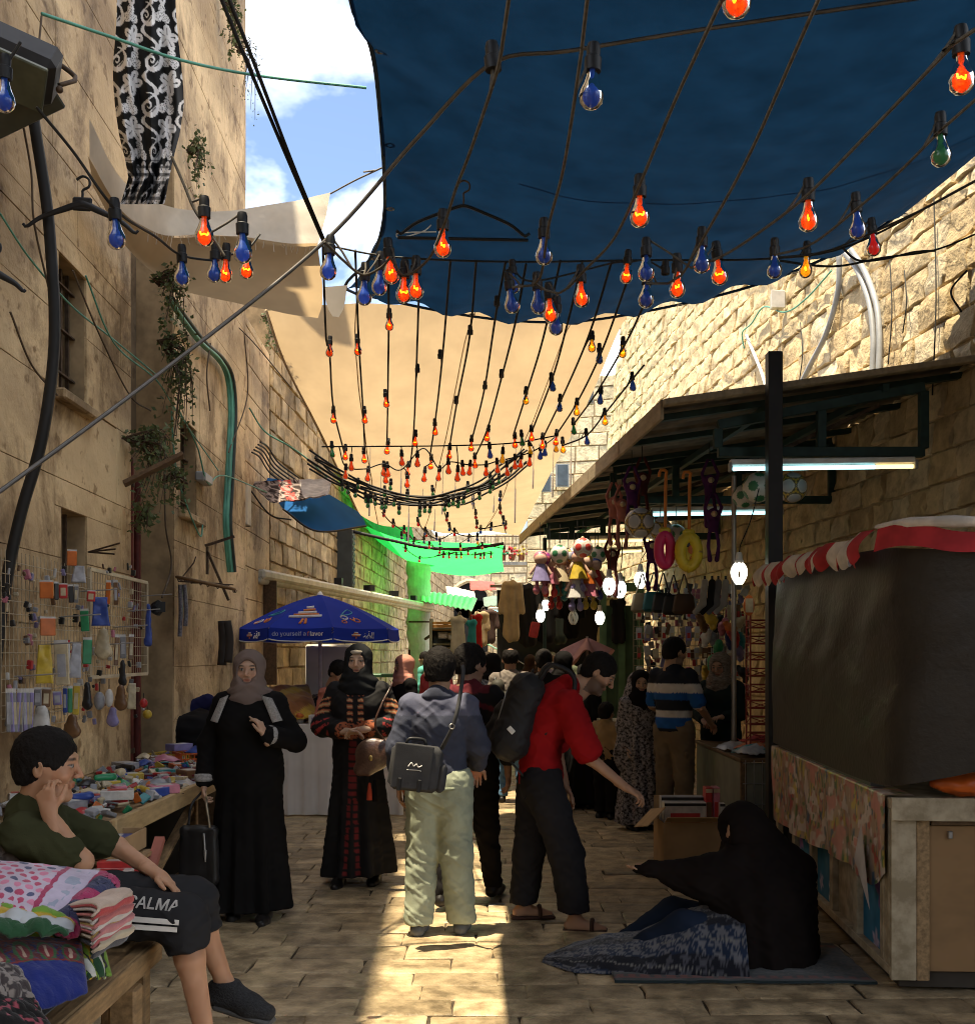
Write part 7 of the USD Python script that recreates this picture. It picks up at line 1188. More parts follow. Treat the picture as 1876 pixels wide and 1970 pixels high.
for k in range(11):
    c = MB(); z0 = .055 - k * .0115; pts = [A([-.14, .10, z0 * .6 - .02]), A([.01, -.04, z0 + .004 * math.sin(k)]), A([.045 + .008 * math.sin(k * 2.3), -.075, z0 - .012]), A([.03, -.09, z0 - .035])]
    g = A([[q + A([.02, .13, .0]) * (w - .5) * 1.6 + A([0, 0, .004 * math.sin(w * 9 + k)]) for w in np.linspace(0, 1, 8)] for q in curve(pts, 14)]); put('layer', sheet(g, .009), VCLOTH, t, True, col=np.tile(A(LC[k]), (14 * 8 * 2, 1)))
clothsheet('striped_rug', 'green yellow and white striped rug hanging over the table end', 'rug', P(20, 1768, 3.50), P(185, 1788, 3.50), P(208, 1880, 3.36), P(168, 1882, 3.32), lambda U, V: [(A([.16, .30, .04]), A([.45, .30, .03]), A([.025, .07, .035]), A([.50, .50, .46]), A([.30, .38, .06]), A([.03, .03, .03]))[int(i)] for i in (np.floor(U * 13).ravel() % 6)], .05, 80, 60, .012, .012)
clothsheet('striped_rug', 'rolled yellow green and black edge of a rug across the pile', 'rug', P(-50, 1745, 3.35), P(150, 1775, 3.40), P(125, 1800, 3.25), P(-50, 1800, 3.15), lambda U, V: [(A([.03, .03, .03]), A([.16, .30, .04]), A([.45, .30, .03]), A([.4, .42, .44]), A([.02, .07, .03]))[int(i)] for i in (np.floor(V * 5).clip(0, 4).ravel())], .03, 60, 40, .02, .014)
def velvet(U, V):
    c = np.zeros(U.shape + (3,)) + A([.010, .020, .15]); b = V < .52; n = meshkit.noise(np.stack([U * 40, V * 40, 0 * U], -1)); c[b] = (.085, .010, .016); c[b & (n > .58)] = (.02, .02, .09); cx = (U * 4) % 1 - .5; ring = np.hypot(cx * .11, (V - .36) * .22); c[b & (ring < .040)] = (.03, .09, .03); c[b & (ring < .028)] = (.16, .02, .025); c[b & (np.abs(cx) < .07) & (np.abs(V - .36) < .09)] = (.42, .30, .22); c[b & (np.abs(V - .16) < .012)] = (.16, .015, .02); c[b & (np.abs(V - .50) < .012)] = (.17, .02, .02); return c
clothsheet('velvet_cloth', 'blue velvet cloth with red patterned border hanging over the table front', 'cloth', P(-60, 1808, 3.30), P(150, 1815, 3.36), P(162, 1915, 3.17), P(40, 1958, 2.98), velvet, .03, 130, 100, .005, .012)
clothsheet('lace_scarf', 'crumpled grey and brown lace scarf at the left picture edge', 'scarf', P(-60, 1850, 3.05), P(30, 1868, 3.1), P(62, 1925, 3.0), P(-60, 1920, 2.9), lambda U, V: np.where((meshkit.noise(np.stack([U * 22, V * 22, 0 * U], -1)) > .5)[..., None], A([.22, .19, .17]), A([.05, .04, .04])), .03, 60, 50, .012, .01)
clothsheet('dark_shawl', 'black floral shawl hanging below the velvet cloth', 'shawl', P(-60, 1900, 2.95), P(60, 1925, 3.0), P(110, 2010, 2.95), P(-60, 2010, 2.8), lambda U, V: np.where((meshkit.noise(np.stack([U * 16, V * 16, 0 * U + 4], -1)) > .74)[..., None], A([.28, .06, .08]), A([.010, .009, .009])), .02, 60, 50, .008, .01)
clothsheet('sequin_cloth', 'grey patterned cushion behind the boy at left edge', 'cushion', P(-50, 1590, 4.0), P(20, 1610, 4.05), P(45, 1690, 3.9), P(-50, 1690, 3.8), lambda U, V: np.where((meshkit.noise(np.stack([U * 18, V * 18, 0 * U + 9], -1)) > .5)[..., None], A([.17, .14, .13]), A([.08, .065, .06])), .05, 40, 40, .02, .03)
slabs('folded_cloths', 'stack of dark folded cloths supporting the textile pile', 'cloths', A([-1.46, 3.42, .60]), (.44, .60, .12), 4, [(.02, .018, .02), (.05, .012, .02), (.015, .02, .06), (.03, .03, .03)])
# ---------------------------------------------------------------- left goods table and its trays
tz = .75; tt = thing('goods_table', 'plank goods table against the left wall with heaps of trinkets', 'table', (-2.25, 7.0, 0))
for k in range(4): put('plank', MB().box((-.30 + .17 * k - .0, .35, tz - .02), (.165, 3.1, .03), bev=.004), WOOD, tt, False)
put('front_beam', MB().box((.335, .35, tz - .03), (.035, 3.1, .11), bev=.006), mat('pale_board', (.42, .29, .14), .7, .3, vs=6, stretch=(5, 1, 5)), tt, False); put('end_beam', MB().box((0, -1.21, tz - .04), (.66, .03, .12), bev=.006), WOOD, tt, False)
for sx, sy in ((.3, -1.15), (.3, .5), (.3, 1.8), (-.3, -1.15)): put('leg', MB().box((sx, sy, .34), (.06, .06, .68), bev=.004), WOOD, tt, False)
put('brace', MB().beam((.31, -1.1, .10), (.31, .4, .62), .05, .03), WOOD, tt, False); put('brace', MB().beam((.31, .3, .08), (-.1, -.6, .5), .04, .03), WOOD, tt, False)
put('back_cloth', MB().box((-.05, .35, .34), (.02, 2.9, .66)), DARK, tt, False)
def tray(x, y, z, w, l, h, label, m=CARD, rz=0.0, holes=False):
    t = thing('tray' if m is CARD else 'basket', label, 'tray' if m is CARD else 'basket', (x, y, z), rz); put('base', MB().box((0, 0, .006), (w, l, .012)), m, t, False)
    for a, b, s in (((w / 2, 0), (.010, l), 0), ((-w / 2, 0), (.010, l), 0), ((0, l / 2), (w, .010), 1), ((0, -l / 2), (w, .010), 1)):
        if not holes: put('side', MB().box((a[0], a[1], h / 2), (b[0], b[1], h), bev=.002), m, t, False)
        else:
            g = MB(); L = b[1] if s == 0 else b[0]; n = int(L / .03)
            for k in range(n + 1): q = -L / 2 + L * k / n; g.box((a[0] + (q if s else 0), a[1] + (0 if s else q), h / 2), (.007, .007, h))
            for zz in (h * .1, h * .5, h): g.box((a[0], a[1], zz), (b[0] if s else .010, b[1] if not s else .010, .009))
            put('side', g, m, t, False)
    return t
MAR = mat('maroon_plastic', (.16, .015, .035), .45, .2); ORP = mat('orange_basket', (.52, .10, .015), .45, .2); YEP = mat('yellow_basket', (.50, .34, .04), .45, .2)
tray(-2.10, 7.75, tz, .42, .5, .07, 'large maroon plastic basket at the far corner of the goods table', MAR, .05, True); tray(-2.35, 8.25, tz, .4, .35, .06, 'second maroon basket behind the large one', MAR, -.1, True); tray(-2.2, 8.62, tz + .05, .32, .28, .08, 'tilted orange plastic basket at the back of the goods table', ORP, .5, True); tray(-2.42, 8.75, tz + .04, .3, .26, .07, 'yellow plastic basket against the wall on the goods table', YEP, -.3, True); tray(-1.98, 8.5, tz + .02, .3, .22, .06, 'orange basket beside the taupe scarf woman', ORP, .1, True)
for k, (x, y, z, lab) in enumerate(((-2.02, 5.72, .62, 'top'), (-2.0, 5.5, .47, 'middle'), (-1.98, 5.28, .33, 'lowest'))): tray(x, y, z, .48, .36, .10, f'{lab} cardboard tray of the stepped display beside the boy', CARD, .02 * k)
st_ = thing('tray_stand', 'pink edged stepped stand holding the cardboard trays', 'stand', (-1.98, 5.5, 0))
for sx in (-.26, .27): put('side_board', MB().beam((sx, -.38, .02), (sx, .42, .66), .05, .03), mat('pink_board', (.32, .11, .08), .7), st_, False)
for y, z in ((.22, .60), (0, .45), (-.22, .31)): put('shelf', MB().box((0.005, y, z), (.50, .36, .018)), WOOD, st_, False)
PC = dict(white=(.50, .48, .45), red=(.42, .03, .03), blue=(.03, .06, .25), teal=(.03, .22, .24), green=(.02, .20, .08), lilac=(.22, .19, .36), pink=(.48, .16, .22), black=(.014, .013, .013), yellow=(.48, .34, .04), cream=(.48, .40, .26), grey=(.20, .20, .21), orange=(.48, .12, .02), brown=(.14, .07, .03), silver=(.34, .34, .36))
PM = {k: mat(f'packet_{k}', c, .35, .25, vs=20, spec=.4) for k, c in PC.items()}
def trinket(x, y, z, kind, col, label, rz, s=1.0, group=None):
    nm = {'box': 'small_box', 'bag': 'shiny_packet', 'ball': 'wool_ball', 'tub': 'plastic_tub', 'cloth': 'folded_sock', 'roll': 'ribbon_roll'}[kind]; t = thing(nm, label, nm.split('_')[1], (x, y, z), rz, group); m = PM[col]
    if kind == 'box': put('carton', MB().box((0, 0, .018 * s), (.12 * s, .08 * s, .036 * s), bev=.003), m, t, False); put('print_panel', MB().box((.0, 0, .0365 * s), (.07 * s, .05 * s, .002)), PM['white' if col != 'white' else 'red'], t, False)
    elif kind == 'bag':
        g = coons([(-.08, -.05, .0), (.08, -.05, .01)], [(-.08, .05, .01), (.08, .05, .0)], [(-.08, -.05, 0), (-.08, .05, .01)], [(.08, -.05, .01), (.08, .05, 0)], 9, 7) * s; q = np.outer(np.sin(np.linspace(0, np.pi, 9)), np.sin(np.linspace(0, np.pi, 7))); g[..., 2] += (.03 * q + .03 * fb(g + x * 7, 30, 2)) * s + .006; put('wrapper', sheet(g, .006), m, t, True)
    elif kind == 'ball': put('wool', MB().ball((0, 0, .035 * s), .036 * s, 2), m, t, True)
    elif kind == 'tub': put('cup', MB().lathe([(.0, 0), (.034 * s, 0), (.04 * s, .035 * s), (.0, .036 * s)], 12), m, t, 40); put('rim', MB().lathe([(.038 * s, .03 * s), (.043 * s, .031 * s), (.043 * s, .038 * s), (.036 * s, .038 * s)], 12), PM['white'], t, 40)
    elif kind == 'cloth': v, f = field([cap((-.06 * s, 0, .018 * s), (.05 * s, .01, .018 * s), .022 * s, .026 * s, .01), cap((.04 * s, 0, .018 * s), (.06 * s, .045 * s, .018 * s), .022 * s, .018 * s, .01)], .010); put('knit', (v, f), m, t, True)
    else: put('spool', MB().lathe([(.012, -.02), (.04, -.02), (.04, .02), (.012, .02), (.012, -.02)], 12, (0, 0, .04), rot((1, 0, 0), 1.3)), m, t, 40)
r = random.Random(12); kinds = ['box', 'bag', 'ball', 'tub', 'cloth', 'roll', 'bag', 'bag']; cols = list(PC)
combos = [(a, b) for a in ('box', 'bag', 'bag2', 'box2', 'cloth') for b in cols]; r.shuffle(combos)
for k, (kd, col) in enumerate(combos):
    x, y = r.uniform(-2.52, -1.98), r.uniform(5.95, 8.9)
    if -2.35 < x < -1.85 and 7.5 < y < 8.0: z = tz + .015
    else: z = tz + .0
    z += .05 * r.random() + .10 * max(0, (-2.1 - x)) + (.06 if r.random() < .3 else 0); two = kd[-1] == '2'; kd = kd.rstrip('2'); trinket(x, y, z, kd, col, f'{"wide" if two else "small"} {col} {dict(box="boxed trinket", bag="shiny plastic packet", ball="wool ball", tub="little plastic tub", cloth="folded sock", roll="ribbon roll")[kd]} in the heap on the left goods table', r.uniform(0, 3.1), 1.45 if two else .9, 'trinkets heaped on the left goods table')
hm = MB(); hr = np.random.RandomState(8)
for k in range(420):
    x, y = hr.uniform(-2.55, -1.95), hr.uniform(5.8, 8.95); c = A(PC[cols[hr.randint(len(cols))] if hr.rand() < .5 else ('silver', 'white', 'grey', 'cream')[hr.randint(4)]]) * .8; R_ = trimesh.transformations.random_rotation_matrix(hr.rand(3))[:3, :3]; hm.box((x, y, tz + .01 + .05 * hr.rand() + .12 * max(0, -2.1 - x)), hr.uniform(.012, .075, 3) * A([1, 1, .45]), R_, .004, c)
put('trinket_heap', hm, vmat('heap_print', .4, .4), None, False, label='loose heap of tiny coloured trinkets spread over the left goods table', kind='stuff', cat='trinkets')
TR = [('cloth', 'black', -2.08, 5.75, .64, 'black folded cloth in the top cardboard tray'), ('box', 'blue', -1.92, 5.78, .64, 'blue box in the top cardboard tray'), ('box', 'red', -1.80, 5.55, .56, 'red and white box standing at the middle tray corner'), ('box', 'white', -1.80, 5.42, .53, 'white box beside the middle tray corner'), ('cloth', 'black', -2.08, 5.5, .50, 'black sock in the middle cardboard tray'), ('bag', 'silver', -1.97, 5.5, .50, 'silver packet in the middle cardboard tray'), ('bag', 'green', -2.05, 5.30, .37, 'green packet in the lowest cardboard tray'), ('cloth', 'green', -1.97, 5.26, .38, 'dark green cloth in the lowest cardboard tray'), ('ball', 'cream', -2.02, 5.25, .42, 'cream pompom in the lowest tray'), ('box', 'white', -1.84, 5.28, .40, 'white carton with black print in the lowest tray'), ('bag', 'yellow', -2.15, 5.32, .38, 'yellow packet in the lowest cardboard tray'), ('box', 'white', -1.80, 5.16, .30, 'large white box leaning under the lowest tray')]
for kd, c, x, y, z, lab in TR: trinket(x, y, z, kd, c, lab, .1, 1.6 if kd == 'box' else 1.4)
# dark crates beyond the table
t = thing('black_chest', 'black covered chest with red trays beside the taupe scarf woman', 'chest', (-2.45, 9.55, 0)); put('chest', MB().box((0, 0, .40), (.6, .7, .8), bev=.02), WOODD, t, False); put('red_tray', MB().box((.02, 0, .83), (.56, .6, .05), bev=.01), PM['red'], t, False); put('black_cover', (lambda m: (m[0] * A([.36, .36, .20]) * (1 + .5 * fb(m[0], 3, 3))[:, None] + A([0, 0, .95]), m[1]))(ICO[3]), FAB('cover_black', (.012, .011, .011)), t, True)
t = thing('blue_bundle', 'dark blue cloth bundle on the black chest', 'bundle', (-2.52, 9.8, 1.12)); v, f = field([cap((-.1, 0, 0), (.1, .0, .10), .08, .06, .05), cap((.0, .05, .06), (.12, .1, -.04), .06, .05, .04)], .016); put('bundle', (folds(v, f, .01), f), FAB('dark_blue', (.02, .02, .07)), t, True)
# ---------------------------------------------------------------- wire racks and hanging goods on the left wall
def rack(x0, x1, y0, y1, label, off=.09, step=.055, framed=True):
    a, b = W1.sz(W1.pt(x0, (y0 + y1) / 2, off)), W1.sz(W1.pt(x1, (y0 + y1) / 2, off)); z1, z0 = W1.pt((x0 + x1) / 2, y0, off)[2], W1.pt((x0 + x1) / 2, y1, off)[2]; o = W1.w(A([a[0], z0, off])); t = thing('wire_rack', label, 'rack', o); m = MB()
    q = lambda s, z, e=0: W1.w(A([s, z, off + e])) - o
    for s in np.arange(a[0], b[0] + .001, step): m.tube([q(s, z0), q(s, z1)], .0022, 4, False)
    for z in np.arange(z0, z1 + .001, step * 1.2): m.tube([q(a[0], z, .004), q(b[0], z, .004)], .0022, 4, False)
    put('wire_mesh', m, mat('rack_wire', (.40, .33, .22), .5, .3), t, True, kind='stuff')
    if framed:
        for s in (a[0], b[0]): put('frame_post', MB().beam(q(s, z0), q(s, z1), .022, .022), mat('rack_frame', (.46, .38, .26), .5, .3), t, False)
        for z in (z0, z1): put('frame_rail', MB().beam(q(a[0], z), q(b[0], z), .022, .022), mat('rack_frame', (.46, .38, .26)), t, False)
    for k in range(4):
        s = a[0] + (k + .5) * (b[0] - a[0]) / 4; z = z0 + (.3 + .18 * k) * (z1 - z0); put('prong', MB().tube([q(s, z), q(s + .02, z + .015, .22)], .004, 5), STEEL, t, True)
rack(2, 172, 1075, 1395, 'wide wire rack on the plastered wall behind the boy', framed=False); rack(172, 282, 1108, 1300, 'smaller framed wire rack right of the wide one')
t = thing('coat_hook_rod', 'thin forked display rods sticking out under the shuttered window', 'rods', W1.pt(170, 1062, .1)); o = W1.pt(170, 1062, .1)
for dx, dy in ((60, -17), (52, -6), (50, 4)): put('rod', MB().tube([(0, 0, 0), P(170 + dx, 1062 + dy, o[1] - .15) - o], .006, 5), RUST, t, True)
C5 = lambda cx, cy: (cx * .2752, 1006.5 + cy * .2752)
HG = [('packet', 470, 535, 185, 300, 'orange', 'orange comb set at the top of the wide rack'), ('packet', 280, 370, 400, 530, 'orange', 'pack of orange combs on the upper left of the wide rack'), ('packet', 285, 385, 655, 790, 'orange', 'fanned orange combs low on the wide rack'), ('packet', 380, 410, 410, 540, 'black', 'black comb beside the orange combs'), ('packet', 415, 470, 420, 530, 'red', 'red card with a white tag'), ('packet', 480, 515, 430, 560, 'black', 'black hair ties card, left of a pair'), ('packet', 518, 548, 430, 560, 'grey', 'grey hair ties card, right of a pair'), ('bag', 505, 600, 300, 420, 'silver', 'clear plastic bag hung over the rack top'), ('bag', 640, 760, 520, 720, 'blue', 'dull blue packet beside the framed rack'), ('packet', 565, 620, 600, 760, 'green', 'dark green strap, upper one'), ('packet', 580, 640, 800, 990, 'green', 'dark green strap, lower one'), ('packet', 610, 665, 470, 550, 'red', 'red and white striped packet'), ('packet', 740, 772, 400, 570, 'orange', 'slim orange packet on the framed rack'), ('packet', 795, 825, 400, 575, 'brown', 'slim brown packet on the framed rack'), ('cloth', 1010, 1065, 560, 890, 'blue', 'navy scarf hanging at the framed rack corner'), ('packet', 385, 480, 820, 1140, 'cream', 'tall tan card of earrings'), ('bag', 262, 380, 850, 1120, 'yellow', 'pale gold foil packet'), ('packet', 462, 490, 820, 1060, 'white', 'white scalloped strip beside the tan card'), ('bag', 490, 570, 840, 1080, 'silver', 'silver cellophane sleeve'), ('cloth', 660, 780, 760, 920, 'cream', 'cream cloth purse'), ('packet', 800, 830, 780, 1000, 'brown', 'brown bracelet card, first of three'), ('packet', 840, 880, 780, 950, 'grey', 'grey bracelet card, second of three'), ('packet', 900, 935, 780, 960, 'brown', 'dark bracelet card, third of three'), ('cloth', 830, 885, 960, 1140, 'black', 'black tassel of bootlaces'), ('cloth', 575, 645, 1120, 1300, 'black', 'black cloth pouch below the racks'), ('packet', 240, 290, 1150, 1280, 'grey', 'dark grey sock pack, left'), ('packet', 295, 350, 1150, 1290, 'brown', 'dark brown sock pack, right'), ('packet', 372, 430, 1175, 1275, 'lilac', 'purple printed packet'), ('packet', 440, 470, 1140, 1330, 'blue', 'blue strip of the coloured strips'), ('packet', 474, 506, 1140, 1330, 'green', 'green strip of the coloured strips'), ('packet', 510, 555, 1120, 1345, 'yellow', 'yellow strip of the coloured strips'), ('cloth', 210, 370, 1310, 1500, 'white', 'white striped gloves low beside the boy'), ('cloth', 445, 565, 1370, 1465, 'brown', 'tan leather purse above the boy'), ('ball', 660, 730, 1130, 1320, 'grey', 'grey wool plush'), ('ball', 735, 790, 1110, 1300, 'white', 'white wool plush'), ('cloth', 745, 830, 1310, 1400, 'lilac', 'purple bow'), ('cloth', 800, 890, 1150, 1290, 'brown', 'brown drawstring pouch'), ('ball', 980, 1030, 1200, 1300, 'red', 'crimson pompom keyring'), ('ball', 1000, 1060, 1290, 1370, 'yellow', 'mustard pompom keyring'), ('bag', 890, 950, 1120, 1300, 'cream', 'printed cream bag')] + [('packet', 48 + 23 * k, 68 + 23 * k, 1160, 1470, 'lilac' if k % 2 else 'grey', f'grey lilac long sock pack, {w} of eight') for k, w in enumerate('first second third fourth fifth sixth seventh eighth'.split())]
for kd, x0, x1, y0, y1, col, lab in HG:
    (a, c), (b, e) = C5(x0, y0), C5(x1, y1); pt = W1.pt((a + b) / 2, (c + e) / 2, .17); w, h = max((b - a) * pt[1] / F, .02), (e - c) * pt[1] / F; t = thing({'packet': 'hanging_packet', 'bag': 'hanging_bag', 'cloth': 'hanging_cloth', 'ball': 'hanging_pompom'}[kd], lab + ' on the left wall' if len(lab.split()) < 12 else lab, {'packet': 'packet', 'bag': 'bag', 'cloth': 'cloth', 'ball': 'pompom'}[kd], pt); m = PM[col]; R = rot((0, 0, 1), r.uniform(.1, .5)) @ rot((0, 1, 0), r.uniform(-.06, .06))
    if kd == 'packet': put('pack', MB().box((0, 0, -.03 * h), (w, .014, h * .9), R, .004), m, t, False); put('header_card', MB().box(R @ A([0, 0, h * .46]), (w, .004, h * .10), R), PM['white' if col != 'white' else 'red'], t, False); (col not in ('orange', 'black', 'green')) and put('window', MB().box(R @ A([0, -.008, -.05 * h]), (w * .6, .004, h * .5), R), PM['silver' if r.random() < .5 else 'cream'], t, False)
    elif kd == 'bag':
        g = coons([(-w * .35, 0, h / 2), (w * .35, 0, h / 2)], [(-w / 2, 0, -h / 2), (w / 2, -.02, -h / 2)], [(-w * .35, 0, h / 2), (-w / 2, -.02, -h / 2)], [(w * .35, 0, h / 2), (w / 2, -.02, -h / 2)], 10, 14); g[..., 1] += .05 * fb(g + x0, 12, 3) - .02; put('wrapper', sheet(g @ R.T, .010), m, t, True)
    elif kd == 'cloth': v, f = field([cap((0, 0, h * .45), (0, 0, -h * .35), w * .30, w * .48, .02, (0, 1, 0), .5), cap((-w * .2, 0, -h * .3), (w * .22, -.01, -h * .36), w * .3, None, .02, (0, 1, 0), .5)], max(.010, w * .10)); put('cloth', (folds(v, f, .006), f), m, t, True)
    else: put('wool', MB().ball((0, 0, -h * .1), min(w, h) * .55, 2, (1, .9, max(1, h / w * .62))), m, t, True); put('cord', MB().tube([(0, 0, 0), (0, 0, h * .6)], .003, 4), BLACK, t, True)
# ---------------------------------------------------------------- right stall goods
def sten(name, label, cat, o, group=None, rz=0.0): return thing(name, label, cat, o, rz, group)
r = random.Random(33)
# printed balls
def ball(px, py, d, rr, style, label, net=True):
    o = P(px, py, d); t = sten('toy_ball', label, 'ball', o); v, f = trimesh.creation.icosphere(4, rr).vertices, trimesh.creation.icosphere(4, rr).faces; n = np.array(v) / rr; C = trimesh.creation.icosahedron().vertices; C = C / np.linalg.norm(C, axis=1, keepdims=True); dt = np.sort(n @ C.T, axis=1); e1, e2 = dt[:, -1], dt[:, -2]; col = np.tile(A([.56, .53, .49]), (len(n), 1))
    if style == 'gold': w = (e1 - e2 < .05); col[w] = (.50, .34, .05); col[(e1 > .86) & (e1 < .90)] = (.08, .07, .05); col[e1 > .93] = (.40, .42, .46)
    elif style == 'red': col[e1 > .93] = (.50, .05, .04); col[(e1 - e2 < .03)] = (.5, .2, .1)
    elif style == 'green': col[e1 > .94] = (.03, .16, .07)
    elif style == 'purple': col[:] = (.16, .02, .14); col[e1 > .92] = (.45, .10, .14)
    put('ball', (v, f), vmat('ball_print', .35, .5, var=.1), t, True, col=col); put('cord', MB().tube([(0, 0, rr * .97), (.01, 0, rr + .18)], .004, 4), BLACK, t, True); put('valve_knot', MB().ball((0, 0, rr), .018, 1), PM['cream'], t, True)
for q in ((1231, 1006, 10.2, .135, 'gold', 'large white and gold ball hanging left of the pink ring'), (1270, 1020, 10.6, .115, 'gold', 'white and gold ball half behind the pink ring'), (1300, 1030, 11.2, .11, 'green', 'pale ball between the two inflatable rings'), (1458, 938, 9.4, .125, 'green', 'green spotted clear ball left of the black post'), (1432, 955, 9.7, .10, 'green', 'smaller green spotted ball beside the black post'), (1524, 938, 9.4, .125, 'gold', 'white and gold ball right of the black post'), (1076, 1066, 12.6, .105, 'green', 'white ball with green marks left in the ball cluster'), (1104, 1070, 12.9, .10, 'gold', 'gold patterned ball in the ball cluster'), (1121, 1054, 12.4, .11, 'red', 'white ball with red triangles topmost in the cluster'), (1150, 1068, 12.9, .10, 'green', 'dull ball at the right of the cluster'), (1047, 1076, 12.7, .085, 'purple', 'purple printed ball at the left of the cluster')): ball(*q)
# dolls in the cluster
for k, (px, py, c1, c2, lab) in enumerate(((1040, 1098, 'lilac', 'pink', 'leftmost lilac doll'), (1058, 1104, 'pink', 'red', 'pink doll with red boots'), (1078, 1100, 'cream', 'teal', 'cream doll with teal boots'), (1094, 1112, 'white', 'teal', 'white doll with teal and red boots'), (1112, 1094, 'yellow', 'lilac', 'yellow doll above the yellow booted one'), (1128, 1104, 'orange', 'yellow', 'orange doll with yellow boots'), (1146, 1110, 'red', 'blue', 'red doll near the green frame'), (1068, 1128, 'cream', 'red', 'lowest cream doll with red boots'), (1108, 1130, 'white', 'lilac', 'lowest white doll with lilac boots'), (1134, 1128, 'pink', 'yellow', 'lowest pink doll with yellow boots'))):
    o = P(px, py, 12.6 + .12 * (k % 4)); t = sten('toy_doll', lab + ' hanging in the toy cluster', 'doll', o); UsdGeom.Xformable(t).AddScaleOp().Set(Gf.Vec3f(1.3)); put('head', MB().ball((0, 0, .10), .055, 2), mat('doll_skin', (.52, .33, .24), .6), t, True); put('hair', MB().ball((0, .015, .115), .058, 2), PM[c2], t, True); put('dress', MB().lathe([(.001, .07), (.035, .06), (.055, .0), (.085, -.09), (.001, -.085)], 12), PM[c1], t, 40)
    for s in (-1, 1): put('boot', MB().tube([(s * .03, 0, -.08), (s * .032, -.005, -.13)], .016, 7).ball((s * .036, -.02, -.165), .036, 2, (.85, 1, 1.15)), PM[c2], t, True); put('arm', MB().tube([(s * .04, 0, .05), (s * .09, -.02, -.03)], .014, 6), mat('doll_skin', (.52, .33, .24)), t, True)
    put('cord', MB().tube([(0, 0, .15), (.0, .05, .42)], .003, 4), BLACK, t, True)
# long-limbed plush monkeys
def monkey(px, py, d, m, label, s=1.0):
    o = P(px, py, d); t = sten('plush_monkey', label, 'plush toy', o); P_ = [ell((0, 0, 0), (.05 * s, .045 * s, .065 * s), None, .02), ell((0, -.01, .10 * s), (.048 * s, .042 * s, .045 * s), None, .015), ell((.052 * s, 0, .10 * s), (.018 * s,) * 3, None, .006), ell((-.052 * s, 0, .10 * s), (.018 * s,) * 3, None, .006)]
    for sx in (-1, 1): P_ += [cap((sx * .04 * s, 0, .04 * s), (sx * .07 * s, -.01, .15 * s), .015 * s, None, .01), cap((sx * .07 * s, -.01, .15 * s), (sx * .02 * s, 0, .27 * s), .014 * s, None, .008), cap((sx * .03 * s, 0, -.05 * s), (sx * .045 * s, -.02, -.18 * s), .016 * s, None, .01), cap((sx * .045 * s, -.02, -.18 * s), (sx * .03 * s, -.01, -.30 * s), .014 * s, .022 * s, .008)]
    v, f = field(P_, .011); put('plush', (v, f), m, t, True); put('muzzle', MB().ball((0, -.05 * s, .09 * s), .026 * s, 2), PM['cream'], t, True); put('cord', MB().tube([(0, 0, .27 * s), (0, .02, .42 * s)], .004, 4), BLACK, t, True)
PNK, PUR, MRN = mat('pink_plush', (.42, .17, .14), .95), mat('purple_plush', (.07, .015, .09), .95), mat('maroon_plush', (.10, .025, .02), .95)
for q in ((1181, 985, 11.2, PNK, 'pink plush monkey hanging by its arms'), (1197, 990, 11.0, PNK, 'second pink plush monkey with long legs'), (1216, 958, 10.4, PUR, 'purple plush monkey under the stall eave'), (1236, 940, 10.6, MRN, 'dark maroon plush monkey highest under the eave'), (1366, 945, 10.3, PUR, 'purple plush monkey right of the yellow ring'), (1372, 1010, 10.2, PUR, 'lower purple plush monkey right of the yellow ring'), (1178, 1085, 11.3, MRN, 'maroon plush monkey above the pair of lit lamps'), (1254, 1070, 10.8, PUR, 'small purple plush behind the pink ring')): monkey(*q, s=1.05)
# inflatable rings
def ring(px, py, d, w, h, m, mh, htop, label, star=False):
    o = P(px, py, d); t = sten('inflatable_ring', label, 'inflatable ring', o); th = np.linspace(0, 2 * np.pi, 49); k = 1 + (.04 * np.cos(th * 20) if star else 0); put('ring', MB().tube(np.stack([w * np.cos(th) * k, 0 * th, h * np.sin(th) * k], 1), .045 if not star else .05, 10, False), m, t, True)
    if star: put('panel', MB().ball((0, .0, 0), 1, 2, (w * .95, .012, h * .95)), mat('yellow_vinyl', (.58, .42, .03), .35), t, True); put('print', MB().ball((.02, -.018, .02), .03, 1, (1, .2, 1.4)).ball((.03, -.018, -.06), .025, 1, (1, .2, 1.2)), PM['orange'], t, True, label='orange printed figure'); put('print', MB().ball((-.01, -.018, .06), .022, 1, (1, .2, 1)), PM['black'], t, True, label='dark printed figure')
    z = htop * d / F; top = A([.01, 0, z]); put('handle', MB().tube(curve([(-.0, 0, h * .8), (.005, 0, h + .1), top * .6 + A([0, 0, h * .4]), top, top + A([.0, -.02, .05]), top + A([-.05, -.02, .055]), top + A([-.06, -.02, .0])], 24), .014, 8), mh, t, True); put('handle_block', MB().box((0, 0, h + .03), (.10, .05, .07), bev=.015), mat('yellow_vinyl', (.58, .42, .03), .35), t, False)
ORH = mat('orange_vinyl', (.55, .17, .02), .4); ring(1279, 1058, 9.6, .050, .125, mat('pink_vinyl', (.60, .03, .12), .35, .15), ORH, 140, 'pink inflatable ring hanging on an orange cane handle'); ring(1325, 1062, 9.5, .070, .125, mat('yellow_vinyl', (.58, .42, .03), .35, .15), ORH, 140, 'yellow scalloped inflatable ring hanging on an orange handle', True)
